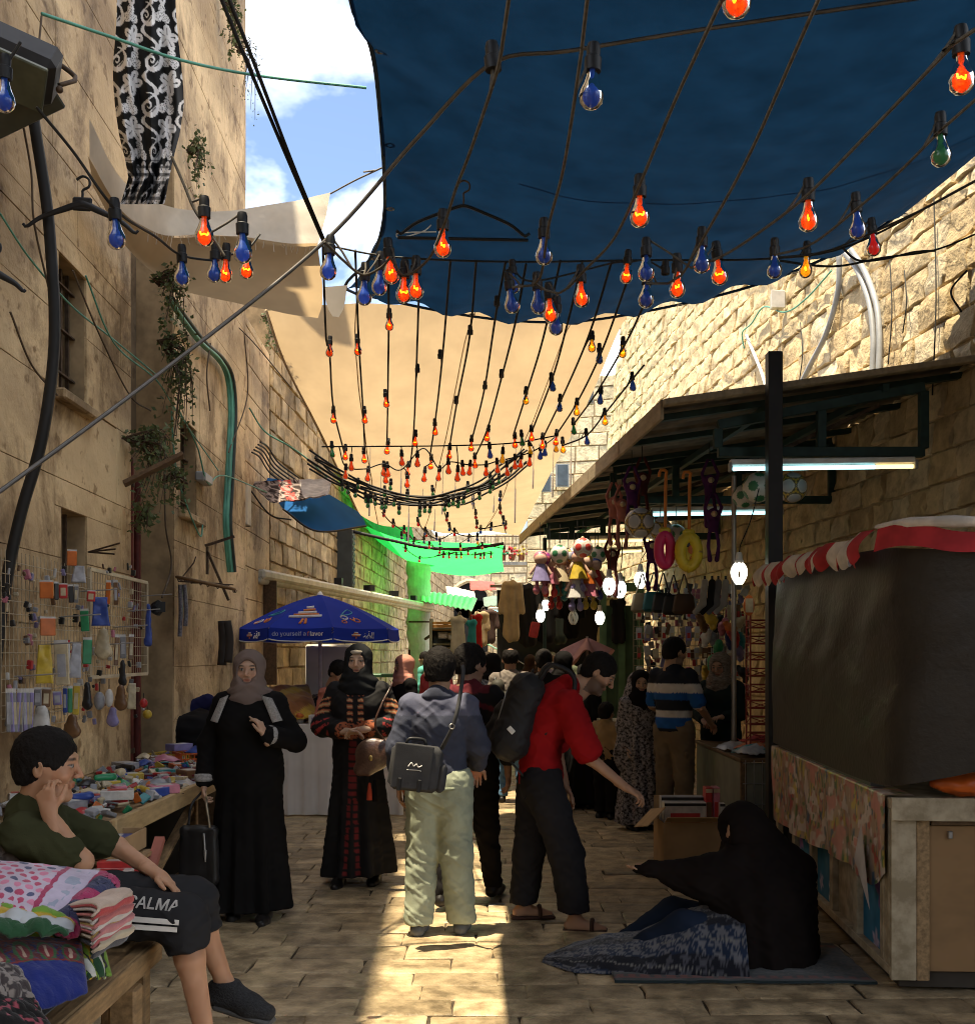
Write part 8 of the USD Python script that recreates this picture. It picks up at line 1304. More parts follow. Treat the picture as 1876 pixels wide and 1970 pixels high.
# handbags and socks
for k, (px, py, c) in enumerate(((1236, 1160, 'cream'), (1258, 1158, 'teal'), (1276, 1160, 'black'), (1296, 1164, 'black'), (1316, 1162, 'brown'))):
    o = P(px, py, 11.4 - .03 * k); t = sten('hanging_handbag', ('cream', 'dark teal', 'black', 'second black', 'brown')[k] + ' handbag in the row under the rings', 'bag', o); v, f = rbox((.19, .06, .20), .025); v[:, 0] *= 1 + .25 * (v[:, 2] < 0); put('body', (v, f), mat(f'bag_{c}', A(PC[c]) * .45, .45, .3), t, 40)
    for s in (-1, 1): put('strap', MB().tube(curve([(-.06, s * .02, .10), (-.02, s * .01, .24), (0, 0, .30), (.02, s * .01, .24), (.06, s * .02, .10)], 14), .007, 5), mat(f'bag_{c}', A(PC[c])), t, True)
for k, (px, c) in enumerate(((1352, 'white'), (1366, 'black'), (1378, 'grey'), (1392, 'white'))):
    o = P(px, 1145, 10.6 + .04 * k); t = sten('hanging_sock', ('white sock at the left', 'black sock second', 'grey sock third', 'pale sock at the right') [k] + ' of the hanging sock row', 'sock', o); v, f = field([cap((.02, 0, .12), (0, 0, -.08), .035, .034, .01, (0, 1, 0), .5), cap((0, 0, -.08), (-.07, 0, -.16), .034, .028, .02, (0, 1, 0), .5)], .011); put('sock', (v, f), mat(f'knit_{c}', A(PC[c]) * .7, .95), t, True); put('peg', MB().box((.02, 0, .165), (.02, .012, .03)), BLACK, t, False)
# display panels with packets, boxes and goods
pnl = sten('display_panel', 'wire display panel full of packets behind the striped polo man', 'rack', P(1330, 1250, 12.2)); o = P(1330, 1250, 12.2); m = MB()
for x in np.arange(-.62, .64, .06): m.tube([(x, 0, -.8), (x, 0, .62)], .003, 4, False)
for z in np.arange(-.8, .64, .07): m.tube([(-.62, .005, z), (.62, .005, z)], .003, 4, False)
put('wire_mesh', m, mat('rack_wire', (.40, .33, .22)), pnl, True, kind='stuff')
names = ['white', 'pink', 'cream', 'silver', 'white', 'brown', 'lilac', 'white']
for row, (z, h) in enumerate(((.40, .17), (.17, .16), (-.04, .13), (-.24, .13), (-.42, .12))):
    for k in range(14):
        if r.random() < .12: continue
        x = -.57 + .088 * k; c = names[(k * 3 + row * 2 + r.randint(0, 2)) % 8]; tk = sten('small_packet', f'{c} packet, {ORD[k]} in the {("top", "second", "third", "fourth", "bottom")[row]} row of the wire display panel', 'packet', o + A([x, -.06 - .02 * r.random(), z]), 'packets on the wire display panel'); put('pack', MB().box((0, 0, 0), (.058 * r.uniform(.7, 1.1), .025, h * r.uniform(.8, 1)), rot((0, 1, 0), r.uniform(-.05, .05)), .003), PM[c], tk, False); put('label', MB().box((0, -.0145, -.02), (.035, .003, h * .35)), PM['red' if k % 3 == 0 else 'cream'], tk, False)
for k in range(26):
    c = cols[k % 13]; px, py = r.uniform(1352, 1432), r.uniform(1180, 1262) + 82 * (k // 13); v, f = field([ell((0, 0, 0), (.05, .04, .06), None, .02), cap((.02, 0, 0), (.05, -.02, .05), .03, None, .02), cap((-.03, 0, 0), (-.02, 0, -.08), .03, None, .02)], .016); t = sten('hanging_bundle', f'{c} toy bundle in the {("upper", "lower")[k // 13]} rows above the scarfed seller', 'bundle', P(px, py, 11.3 + r.uniform(-.2, .3)), 'toy bundles above the scarfed seller', r.uniform(0, 6)); put('bundle', (folds(v, f, .012, seed=k), f), mat(f'packet_{c}', PC[c]), t, True); put('cord', MB().tube([(0, 0, .05), (0, 0, .16)], .003, 4), BLACK, t, True)
for nm, lab, n, fx, fy, fd_, s0 in (('hanging_trinkets', 'dense mass of small hanging goods and packets filling the right stall', 300, (1236, 1440), (1125, 1345), (12.0, 12.9), .05), ('rack_trinkets', 'mass of tiny trinkets pinned between the packets of the left wire racks', 150, (8, 275), (1085, 1390), None, .022)):
    hm = MB(); hr = np.random.RandomState(n)
    for k in range(n):
        px, py = hr.uniform(*fx), hr.uniform(*fy); pt = P(px, py, hr.uniform(*fd_)) if fd_ else W1.pt(px, py, .10); hm.box(pt, A([s0, .02, s0 * 1.6]) * hr.uniform(.5, 1.5, 3), rot((0, 1, 0), hr.uniform(-.3, .3)), .004, A(PC[('silver', 'white', 'grey', 'black', 'cream', 'pink', 'brown', 'lilac', 'red', 'black', 'silver')[hr.randint(11)]]) * .7)
    put(nm, hm, vmat('heap_print', .4, .4), None, False, label=lab, kind='stuff', cat='trinkets')
# red lattice rack
o = P(1462, 1330, 9.15); t = sten('lattice_rack', 'tall red wire basket rack beside the black post', 'rack', o * A([1, 1, 0])); RW = mat('red_wire', (.20, .025, .015), .5)
for x, y in ((-.09, -.06), (.09, -.06), (.09, .08), (-.09, .08)): put('upright', MB().beam((x, y, .7), (x, y, 2.0), .012), RW, t, False)
for k in range(9):
    z = .8 + .13 * k; g = MB()
    for a, b in (((-.09, -.06), (.09, -.06)), ((.09, -.06), (.09, .08)), ((.09, .08), (-.09, .08)), ((-.09, .08), (-.09, -.06))): g.tube([(*a, z), (*b, z)], .006, 4); g.tube([(*a, z + .06), (*b, z + .06)], .005, 4); g.tube([(*a, z), (*b, z + .06)], .004, 4)
    put('wire_basket', g, RW, t, True)
t = sten('price_card', 'orange rimmed card hanging on the post side', 'card', P(1441, 1165, 9.0)); put('rim', MB().lathe([(0, -.008), (.055, -.008), (.055, .008), (0, .008)], 20, R=rot((1, 0, 0), 1.57) @ rot((0, 0, 1), 0) @ np.diag([.8, 1.5, 1])), PM['orange'], t, 30); put('card', MB().box((0, -.012, 0), (.06, .006, .11)), PM['cream'], t, False)
t = sten('steel_pole', 'slim grey pole in front of the display goods', 'pole', P(1412, 1300, 10.0) * A([1, 1, 0])); put('shaft', MB().tube([(0, 0, 0), (0, 0, 3.2)], .022, 8), STEEL, t, True); put('foot', MB().box((0, 0, .01), (.12, .12, .02)), BLACK, t, False)
# stall table with mesh front
o = A([2.36, 9.75, 0]); t = sten('stall_table', 'stall table with wire mesh front and packets on top', 'table', o); put('top', MB().box((0, 0, .80), (.80, 1.9, .03), bev=.004), WOODD, t, False); put('side_board', MB().box((0, -.94, .41), (.78, .02, .74)), mat('grey_green_board', (.16, .16, .12), .7), t, False); put('front_board', MB().box((-.38, 0, .41), (.02, 1.86, .74)), mat('grey_green_board', (.16, .16, .12)), t, False); g = MB()
for k in range(12): g.tube([(-.36 + .065 * k, -.965, .2), (-.36 + .065 * k, -.965, .80)], .004, 4)
for k in range(4): g.tube([(-.38, -.965, .3 + .16 * k), (.39, -.965, .3 + .16 * k)], .004, 4)
put('wire_front', g, STEEL, t, True, kind='stuff')
for sx in (-.37, .37): put('leg', MB().box((sx, -.93, .39), (.045, .045, .78)), WOODD, t, False)
for k, (x, y, c) in enumerate(((2.12, 9.1, 'teal'), (2.30, 9.0, 'teal'), (2.48, 9.1, 'teal'), (2.2, 9.35, 'orange'), (2.42, 9.3, 'orange'), (2.06, 9.5, 'silver'), (2.6, 9.2, 'silver'), (2.3, 9.6, 'red'), (2.1, 8.95, 'silver'))): trinket(x, y, .83 + .02 * k % .05, 'bag', c, ('left', 'middle', 'right', 'rear left', 'rear right', 'far left', 'far right', 'back', 'nearest')[k] + f' {c} packet heaped on the right stall table', r.uniform(0, 3), 1.9)
# cardboard box with packets
o = P(1326, 1622, 8.7); o[2] = .0; t = sten('cardboard_box', 'open cardboard box full of boxed goods beside the seated woman', 'box', o, rz=.04); H_ = .36
for c, s in (((0, -.2, H_ / 2), (.47, .008, H_)), ((0, .2, H_ / 2), (.47, .008, H_)), ((-.235, 0, H_ / 2), (.008, .39, H_)), ((.235, 0, H_ / 2), (.008, .39, H_)), ((0, 0, .006), (.46, .39, .01))): put('side', MB().box(c, s), CARD, t, False)
LC_ = mat('light_cardboard', (.42, .28, .15), .85); put('flap', MB().box((0, -.255, H_ + .03), (.46, .11, .006), rot((1, 0, 0), -.45)), LC_, t, False); put('flap', MB().box((-.315, -.05, H_ + .02), (.20, .30, .006), rot((0, 1, 0), -.75) @ rot((0, 0, 1), .25)), LC_, t, False); put('flap', MB().box((0, .23, H_ + .08), (.46, .006, .15)), LC_, t, False)
for k, (x, y, z, s, c, lab) in enumerate(((-.05, -.06, .40, (.32, .12, .20), 'white', 'wide printed shoe carton in the cardboard box'), (-.05, .05, .43, (.33, .10, .20), 'silver', 'dark edged carton behind the shoe carton'), (.135, -.03, .46, (.05, .13, .30), 'red', 'tall red carton in the cardboard box'), (.195, -.02, .46, (.05, .13, .30), 'pink', 'tall pink carton in the cardboard box'), (.225, -.12, .40, (.04, .06, .20), 'white', 'narrow white and red carton at the box corner'))):
    b = sten('carton', lab, 'carton', o + A([x, y, z])); put('carton', MB().box((0, 0, 0), s, bev=.004), PM[c], b, False); put('picture', MB().box((-.0, -s[1] / 2 - .002, -.02), (s[0] * .7, .003, s[2] * .4)), PM['red' if c in ('white', 'pink') else 'brown'], b, False); put('lid_edge', MB().box((0, -s[1] / 2 - .0015, s[2] * .42), (s[0] * .98, .003, s[2] * .10)), PM['black' if c in ('silver', 'white') else 'cream'], b, False)
# side table behind the red polo man
t = sten('side_table', 'small dark table with jewellery trays right of the red polo man', 'table', (X(1192, 11.6), 11.6, 0)); put('top', MB().box((0, 0, .92), (.5, .8, .03), bev=.004), WOODD, t, False); put('cloth_front', MB().box((0, -.39, .45), (.48, .02, .88)), DARK, t, False); put('tray', MB().box((-.02, -.1, .95), (.4, .5, .03), bev=.006), PM['cream'], t, False)

# ---------------------------------------------------------------- umbrella, its table and fridge
d = 12.3; o = A([X(616, d), d, 0]); UB = mat('umbrella_blue', (.020, .045, .36), .6, .12, vs=3); UBm = cloth('umbrella_cloth', (.018, .040, .34), (.02, .06, .50), .25, .1); um = sten('parasol', 'blue printed advertising parasol with white pole over the sweets table', 'parasol', o)
RU, ZA, ZR, ZV = .87, 2.27, 1.90, 1.77; ang = lambda k: -np.pi / 2 - .10 + (k + .5) * np.pi / 4
def upt(k, a, q):
    """Panel k: a from -0.5 to 0.5 across, q from 0 (top) to 1 (rim)."""
    p0, p1 = (A([RU * np.cos(ang(k - 1)), RU * np.sin(ang(k - 1)), 0]), A([RU * np.cos(ang(k)), RU * np.sin(ang(k)), 0])); e = p0 + (p1 - p0) * (a + .5); return e * q + A([0, 0, ZA - (ZA - ZR) * (q ** 1.35) - .015 * (1 - 4 * a * a) * q])
for k in range(8):
    g = A([[upt(k, a, q) for q in np.linspace(.02, 1, 12)] for a in np.linspace(-.5, .5, 9)]); put('panel', sheet(g), UBm, um, True)
    g = A([[upt(k, a, 1.0) * A([1.0 + .015 * w, 1.0 + .015 * w, 1]) - A([0, 0, (ZR - ZV) * w * (1 - .10 * abs(2 * a) ** 6)]) for w in np.linspace(0, 1, 5)] for a in np.linspace(-.485, .485, 11)]); put('valance', sheet(g), UBm, um, True); put('valance_trim', MB().tube(g[:, -1], .006, 4), WHITEP, um, True)
    put('rib', MB().tube([upt(k, .5, .05) - A([0, 0, .01]), upt(k, .5, 1.0) - A([0, 0, .01])], .006, 5), STEEL, um, True); put('strut', MB().tube([(0, 0, 1.75), upt(k, .5, .5) - A([0, 0, .012])], .005, 5), STEEL, um, True)
put('pole', MB().tube([(0, 0, .05), (0, 0, ZA)], .021, 10), mat('pole_white', (.62, .58, .60), .4), um, True); put('finial', MB().lathe([(0, .04), (.02, .03), (.035, 0), (0, 0)], 10, (0, 0, ZA)), WHITEP, um, 40)
PW, PO, PT = mat('print_white', (.68, .68, .70), .6), mat('print_orange', (.62, .20, .05), .6), mat('print_teal', (.05, .30, .42), .6)
def ink(k, strokes, m, rad=.007, name='print', valance=False):
    g = MB()
    for st in strokes:
        pts = [(upt(k, a, 1.0) * 1.0 + A([upt(k, a, 1.0)[0] * .012, upt(k, a, 1.0)[1] * .012, -(ZR - ZV) * (1 - h)])) if valance else (upt(k, a, h) + unit(A([upt(k, 0, 1)[0], upt(k, 0, 1)[1], .8])) * .004) for a, h in st]; g.tube(curve(pts, max(8, 5 * len(pts))) if len(pts) > 2 else pts, rad, 5)
    put(name, g, m, um, True)
FK = min(range(8), key=lambda k: upt(k, 0, 1)[1]); LK_, RK = (FK - 1) % 8, (FK + 1) % 8
if upt(LK_, 0, 1)[0] > upt(RK, 0, 1)[0]: LK_, RK = RK, LK_
sg = 1 if upt(FK, .5, 1)[0] > upt(FK, -.5, 1)[0] else -1
ink(FK, [[(-.10 * sg, .52), (.12 * sg, .50)], [(-.22 * sg, .66), (.22 * sg, .64)], [(-.34 * sg, .76), (.34 * sg, .74)]], PW, .016, 'tree_emblem'); ink(FK, [[(-.14 * sg, .59), (.18 * sg, .57)], [(-.28 * sg, .71), (.28 * sg, .69)], [(-.03, .80), (-.05, .90)], [(.03, .80), (.04, .90)]], PO, .014, 'tree_emblem')
for KK in (LK_, RK):
    s2 = 1 if upt(KK, .5, 1)[0] > upt(KK, -.5, 1)[0] else -1; sh = lambda x, y, q: [(s2 * (x + a * 1.0), y + b) for a, b in q]; circ = lambda R: [(R * math.cos(t_), R * .55 * math.sin(t_)) for t_ in np.linspace(0, 2 * np.pi, 11)]
    ink(KK, [sh(.02, .62, [(-.14, .04), (.10, -.05), (.16, -.02), (.14, .03), (-.10, .08), (-.14, .04)]), sh(.02, .62, [(-.14, .05), (-.22, .09)])], PT, .006, 'ice_lolly_print'); ink(KK, [sh(.08, .82, circ(.07)), sh(-.22, .86, circ(.05)), sh(.02, .76, [(-.06, .02), (.0, .07), (.06, -.01)])], PO, .006, 'sweets_print'); ink(KK, [sh(-.16, .76, circ(.08)), sh(-.16, .77, [(-.04, .01), (0, .035), (.04, .01)]), sh(-.19, .74, [(0, 0), (.0, -.01)]), sh(-.13, .74, [(0, 0), (.0, -.01)])] if KK == RK else [sh(-.20, .84, [(-.05, .05), (.04, -.05), (.09, .0), (-.05, .05)])], PW, .005, 'smiling_face_print' if KK == RK else 'cone_print')
    ink(KK, [[(s2 * -.13, .62), (s2 * -.05, .62)], [(s2 * -.16, .45), (s2 * -.02, .47)], [(s2 * -.09, .40), (s2 * -.09, .24)]], PO, .006, 'tree_emblem', True); ink(KK, [[(s2 * -.12, .72), (s2 * -.06, .72)], [(s2 * -.17, .53), (s2 * -.01, .55)]], PW, .006, 'tree_emblem', True)
    # the name in Arabic script, and small below in capitals
    AR = [[(.245, .45), (.245, .74)], [(.215, .74), (.215, .46), (.18, .43), (.165, .50)], [(.165, .46), (.165, .68)], [(.155, .78), (.175, .80)], [(.14, .54), (.135, .42), (.105, .36)], [(.095, .54), (.09, .42), (.06, .36)], [(.09, .64), (.097, .65)]]
    ink(KK, [[(s2 * (x - .02), h) for x, h in st] for st in AR], PW, .0045, 'arabic_lettering', True); CAPS = 'A L - A R Z'.split()
def letter(k, text, h, a0, zfrac, m, depth=.0025, bold=False, name='lettering'):
    tm = meshkit.text_mesh(text, h, depth, bold); v = np.array(tm.vertices); W_ = np.linalg.norm(upt(k, .5, 1) - upt(k, -.5, 1)); s2 = 1 if upt(k, .5, 1)[0] > upt(k, -.5, 1)[0] else -1; e = unit(upt(k, .5, 1) - upt(k, -.5, 1)) * s2; nrm = unit(A([upt(k, 0, 1)[0], upt(k, 0, 1)[1], 0])); w0 = upt(k, 0, 1.0)
    base = A([w0[0], w0[1], ZR - (ZR - ZV) * (1 - zfrac)]) + nrm * .022 + e * a0 * W_; put(name, (base + v[:, :1] * e + v[:, 1:2] * A([0, 0, 1.0]) + v[:, 2:3] * nrm, np.array(tm.faces)), m, um, False); return v[:, 0].max() / W_
wt = letter(FK, 'do yourself a', .042, -.44, .34, mat('print_pale_blue', (.42, .48, .66), .6)); letter(FK, 'f', .042, -.44 + wt + .022, .34, PO); letter(FK, 'lavor', .042, -.44 + wt + .062, .34, PW, bold=True)
for KK in (LK_, RK): letter(KK, 'AL-ARZ', .020, .07, .14, PW)
# sweets table with white cloth
o = A([-1.62, 11.75, 0]); t = sten('sweets_table', 'long table with a white cloth front under the blue parasol', 'table', o); put('top', MB().box((0, 0, .89), (1.5, .8, .03), bev=.004), WOOD, t, False); nu, nv = 60, 20; g = A([[((-.78 + 1.56 * i / 59), -.43 - .02 * math.sin(i * .9) * (j / 19) - .012 * math.sin(i * 2.1) * (j / 19), .91 - .89 * j / 19) for j in range(nv)] for i in range(nu)]); put('white_cloth', sheet(g), mat('white_sheet', (.60, .56, .52), .85, .12, vs=3), t, True); put('cloth_top', MB().box((0, -.02, .912), (1.56, .82, .012)), mat('white_sheet', (.60, .56, .52)), t, False)
for sx in (-.7, .7): put('leg', MB().box((sx, .3, .44), (.05, .05, .86)), WOOD, t, False)
clothsheet('striped_cover', 'yellow orange and brown striped cloth covering goods on the sweets table', 'cloth', (-2.75, 12.2, 1.12), (-1.95, 12.3, 1.28), (-1.72, 11.55, .97), (-2.6, 11.4, .98), lambda U, V: [(A([.55, .34, .05]), A([.42, .20, .06]), A([.30, .12, .04]))[int(i)] for i in (np.floor((U * 1.1 + V) * 5).ravel() % 3)], .16, 50, 40, .03, .01)
t = sten('printed_carton', 'long white printed carton at the front of the sweets table', 'carton', (-1.66, 11.42, .965)); put('carton', MB().box((0, 0, 0), (.26, .16, .10), bev=.004), PM['white'], t, False); put('print', MB().box((0, -.082, 0), (.2, .003, .05)), PM['lilac'], t, False)
hm = MB(); hr = np.random.RandomState(22)
for k in range(90): hm.ball((hr.uniform(-2.0, -1.1), hr.uniform(11.5, 12.0), .935 + .10 * hr.rand()), hr.uniform(.02, .038), 1, (1, 1, .8), None, A(PC[('pink', 'orange', 'yellow', 'white', 'red')[hr.randint(5)]]))
put('sweets_heap', hm, vmat('heap_print', .4, .4), None, True, label='heap of wrapped pink orange and yellow sweets on the table under the parasol', kind='stuff', cat='sweets')
fz = sten('fridge', 'white two door fridge standing behind the parasol pole', 'fridge', (X(635, 13.2), 13.4, 0)); put('cabinet', MB().box((0, 0, .87), (.56, .5, 1.74), bev=.02), mat('fridge_white', (.60, .58, .52), .35, .1), fz, 40); put('upper_door', MB().box((0, -.265, 1.36), (.55, .03, .72), bev=.012), mat('fridge_white', (.6, .58, .52)), fz, 40); put('lower_door', MB().box((0, -.265, .5), (.55, .03, .94), bev=.012), mat('fridge_white', (.6, .58, .52)), fz, 40); put('handle', MB().box((-.24, -.29, 1.1), (.02, .02, .14)), GREYP, fz, False)
bb = sten('rubbish_bags', 'heap of black plastic bags in front of the fridge', 'bags', (X(595, 12.7), 12.75, 1.0)); v, f = field([ell((-.16, 0, .10), (.16, .12, .12), None, .05), ell((.1, 0, .08), (.17, .12, .10), None, .05), ell((.28, .02, .02), (.10, .1, .07), None, .05)], .02); put('bags', (folds(v, f, .03), f), mat('bag_plastic', (.012, .014, .016), .25, .3, spec=.6), bb, True); put('box_below', MB().box((0, .05, -.1), (.5, .3, .2)), PM['cream'], bb, False)
# ---------------------------------------------------------------- background: wall fittings, green stall, clothes, dark shop
sign = sten('wooden_door', 'old wooden door frame with carved strip on the rubble wall', 'door', W4.pt(520, 1150, .06)); o = W4.pt(520, 1150, .06)
for dx in (-.16, .05): put('board', MB().box((dx, dx * -5, -.45), (.16, .06, 1.3)), WOODD, sign, False)
put('carved_strip', MB().box((-.05, -.1, -.45), (.05, .05, 1.3)), RUST, sign, False)
aw = sten('awning_roll', 'long rolled white awning case running along the rubble wall', 'awning', P(497, 1104, 13.8)); e = P(830, 1168, 27.0) - P(497, 1104, 13.8); put('case', MB().beam((0, 0, 0), e, .16, .12, .03), mat('awning_cream', (.60, .56, .44), .6), aw, False); put('rolled_cloth', MB().tube([(0, -.02, -.08), e + A([0, -.02, -.08])], .045, 8), mat('awning_cloth', (.5, .48, .38), .8), aw, True)
for k in range(4): put('bracket', MB().box(e * (.3 + .17 * k) + A([.02, 0, .12]), (.12, .16, .10), rot((0, 0, 1), k)), BLACK, aw, False)
pl = sten('wrapped_pillar', 'tall pillar wrapped in pale plastic beside the green stall', 'pillar', (X(806, 27), 27.0, 0)); v, f = lathe([(.27, .3), (.29, 1.0), (.26, 1.7), (.29, 2.4), (.27, 3.2), (.31, 3.9), (.28, 4.3)], 20); sub = trimesh.remesh.subdivide_to_size(v, f, .15); put('wrapping', (sub[0] + (fb(sub[0] * A([1, 1, 2.5]), 3, 3) * .10)[:, None] * A([1, 1, 0]) + A([.10, 0, 0]) * (np.clip(sub[0][:, 2:3] - 2, -2, 0) * -.6), sub[1]), mat('pale_wrapping', (.50, .52, .44), .6, .25, vs=3, bump=.01, bs=9), pl, True); put('tie', MB().lathe([(.30, -.02), (.31, 0), (.30, .02)], 16, (0, 0, 2.4)), RUST, pl, True)
ac = sten('wall_unit', 'dark vertical louvred unit on the green lit wall', 'unit', W4.pt(664, 1075, .12)); put('case', MB().box((0, 0, 0), (.3, .36, 1.0), bev=.01), mat('dark_unit', (.05, .055, .05), .7), ac, False)
for k in range(9): put('louvre', MB().box((.155, -.0, -.42 + .1 * k), (.012, .34, .05)), mat('dark_unit', (.05, .055, .05)), ac, False)
rf = sten('green_stall_roof', 'white corrugated roof of the clothes stall beyond the pillar', 'roof', P(812, 1142, 27)); c = coons([P(812, 1138, 28.5), P(918, 1152, 27.5)], [P(812, 1158, 25.5), P(908, 1176, 24.5)], [P(812, 1138, 28.5), P(812, 1158, 25.5)], [P(918, 1152, 27.5), P(908, 1176, 24.5)], 40, 6); c[..., 2] += .02 * np.sin(np.arange(40) * 1.6)[:, None]; put('sheet', sheet(c - P(812, 1142, 27), .02), WHITEP, rf, True); put('strut', MB().beam(P(818, 1230, 26) - P(812, 1142, 27), P(886, 1182, 25) - P(812, 1142, 27), .05), RUST, rf, False); put('post', MB().beam(P(905, 1176, 24.8) - P(812, 1142, 27), (P(905, 1176, 24.8) * A([1, 1, 0])) - P(812, 1142, 27), .06), RUST, rf, False)
cb = sten('glass_cabinet', 'green lit glass cabinet on the left side stall', 'cabinet', P(857, 1240, 20.0)); s = 20 / F
for x in (-27, 27): put('side', MB().box((x * s, 0, -.2), (.05, .4, 1.3)), mat('cabinet_wood', (.12, .12, .08), .7), cb, False)
for y in (-30, 0, 26): put('shelf', MB().box((0, 0, -y * s), (54 * s, .38, .03)), mat('cabinet_wood', (.12, .12, .08)), cb, False)
put('back', MB().box((0, .19, 0), (54 * s, .01, .6)), mat('cabinet_back', (.24, .26, .2), .7), cb, False)
for k, (x, y) in enumerate(((-12, 10), (8, 12), (-5, -16), (14, -14))): b = sten('food_tub', ('left lower', 'right lower', 'left upper', 'right upper')[k] + ' pale tub inside the glass cabinet', 'tub', P(857 + x, 1240 + y, 20.0)); put('tub', MB().box((0, 0, 0), (.16, .2, .10), bev=.02), PM['white'], b, False); put('lid', MB().box((0, 0, .055), (.17, .21, .02), bev=.006), PM['cream'], b, False)
ct = sten('wooden_crate', 'yellow slatted wooden crate on top of the glass cabinet', 'crate', P(852, 1206, 20.0))
for k in range(3): put('slat', MB().box((0, -.15, -.05 + .055 * k), (.40, .015, .045)), mat('crate_wood', (.42, .22, .06), .7), ct, False)
for sx in (-.19, .19): put('end', MB().box((sx, 0, 0), (.02, .3, .16)), mat('crate_wood', (.42, .22, .06)), ct, False)
gs = sten('green_cart', 'green metal cart with shelves beside the pink scarf woman', 'cart', (X(745, 17.5), 17.6, 0)); put('body', MB().box((0, 0, .55), (.7, .5, 1.1), bev=.02), mat('cart_green', (.05, .14, .07), .5), gs, False); put('top_tray', MB().box((0, 0, 1.3), (.8, .5, .05), bev=.01), mat('cart_green', (.05, .14, .07)), gs, False)
for sx in (-.35, .35): put('post', MB().beam((sx, -.2, 1.1), (sx, -.2, 1.7), .03), RUST, gs, False)
# hanging clothes
def garment(px, ytop, ybot, d, w, m, label, sleeves=True, cat='garment'):
    o = P(px, ytop, d); L = (ybot - ytop) * d / F; t = sten('hanging_garment', label, cat, o); P_ = [cap((0, 0, -.10), (0, 0, -L + w * .5), w * .40, w * .52, .04, (0, 1, 0), .30), cap((-w * .36, 0, -.07), (w * .36, 0, -.07), .05, None, .04)]
    if sleeves: P_ += [cap((s * w * .40, 0, -.08), (s * w * .58, -.02, -L * .5), .06, .05, .03, (0, 1, 0), .6) for s in (-1, 1)]
    v, f = field(P_, .022); n = vnorm(v, f); v = v + n * (.012 * np.sin(v[:, 0] * 45 + v[:, 2] * 3))[:, None]; put('cloth', (v, f), m, t, True); put('hook', MB().tube(curve([(0, 0, -.04), (0, 0, .04), (.03, 0, .07), (.05, 0, .04)], 8), .006, 4), STEEL, t, True)
gc = lambda n, c: FAB('garment_' + n, c)
for q in ((882, 1185, 1262, 19.0, .28, gc('white', (.46, .47, .42)), 'long white dress hanging at the clothes stall', False), (908, 1190, 1260, 19.5, .16, gc('teal', (.03, .22, .26)), 'slim teal garment beside the white dress', False), (918, 1180, 1255, 20, .18, gc('red', (.34, .02, .02)), 'dark red garment beside the teal one', False), (927, 1175, 1245, 20.4, .2, gc('tan', (.36, .28, .17)), 'tan garment at the clothes stall', True), (942, 1172, 1240, 21, .24, gc('brown', (.07, .045, .04)), 'brown coat at the end of the clothes rail', True), (984, 1118, 1236, 19.0, .30, gc('cream', (.42, .33, .20)), 'long cream embroidered robe hanging before the dark shop', True), (1016, 1126, 1246, 19.5, .34, gc('dark', (.018, .017, .016)), 'dark patterned coat right of the cream robe', True), (1050, 1128, 1240, 19.6, .36, gc('black', (.012, .011, .011)), 'black coat in the dark shop opening', True), (1076, 1130, 1240, 20, .34, gc('dark2', (.02, .024, .018)), 'dark green coat in the dark shop opening', True), (1100, 1140, 1230, 18.5, .3, gc('black', (.012, .011, .011)), 'black garment below the hanging dolls', True), (1190, 1150, 1240, 15.5, .2, gc('dark', (.018, .017, .016)), 'dark scarf rack right of the green frame', False)): garment(*q)
t = sten('red_bag', 'red fabric bag hanging among the dark coats', 'bag', P(1028, 1212, 18.6)); put('body', MB().box((0, 0, 0), (.15, .05, .26), rot((0, 1, 0), .2), .02), PM['red'], t, 40); put('loop', MB().tube(curve([(-.04, 0, .13), (-.02, 0, .2), (.02, 0, .13)], 8), .006, 4), BLACK, t, True)
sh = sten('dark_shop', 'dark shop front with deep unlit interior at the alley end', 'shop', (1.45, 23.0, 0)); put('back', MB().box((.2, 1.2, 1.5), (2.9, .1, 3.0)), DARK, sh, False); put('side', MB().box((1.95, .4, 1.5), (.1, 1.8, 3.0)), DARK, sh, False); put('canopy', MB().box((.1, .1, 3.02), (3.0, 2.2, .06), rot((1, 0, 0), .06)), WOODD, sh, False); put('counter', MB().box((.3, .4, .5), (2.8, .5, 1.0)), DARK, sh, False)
for k in range(3): put('rail', MB().tube([(-1.2 + k * .9, -.9, 2.75), (-.4 + k * .9, -.9, 2.75)], .015, 6), STEEL, sh, True)
tube_lamp(P(940, 1176, 22), P(960, 1176, 22), 'tiny bluish lamp inside the dark shop')
gf = sten('stall_framework', 'pale green metal frame of a stall behind the hanging dolls', 'frame', (X(1192, 15.6), 15.6, 0)); GFM = mat('pale_green_paint', (.10, .20, .11), .6)
for px in (1160, 1196, 1232): put('upright', MB().box((X(px, 15.6) - X(1192, 15.6), 0, 1.35), (.09, .06, 2.7)), GFM, gf, False)
put('rail', MB().box((0, 0, 2.55), (.62, .05, .12)), GFM, gf, False); put('panel', MB().box((0, .05, 1.2), (.5, .02, 2.2)), mat('green_board', (.06, .11, .065), .7), gf, False)
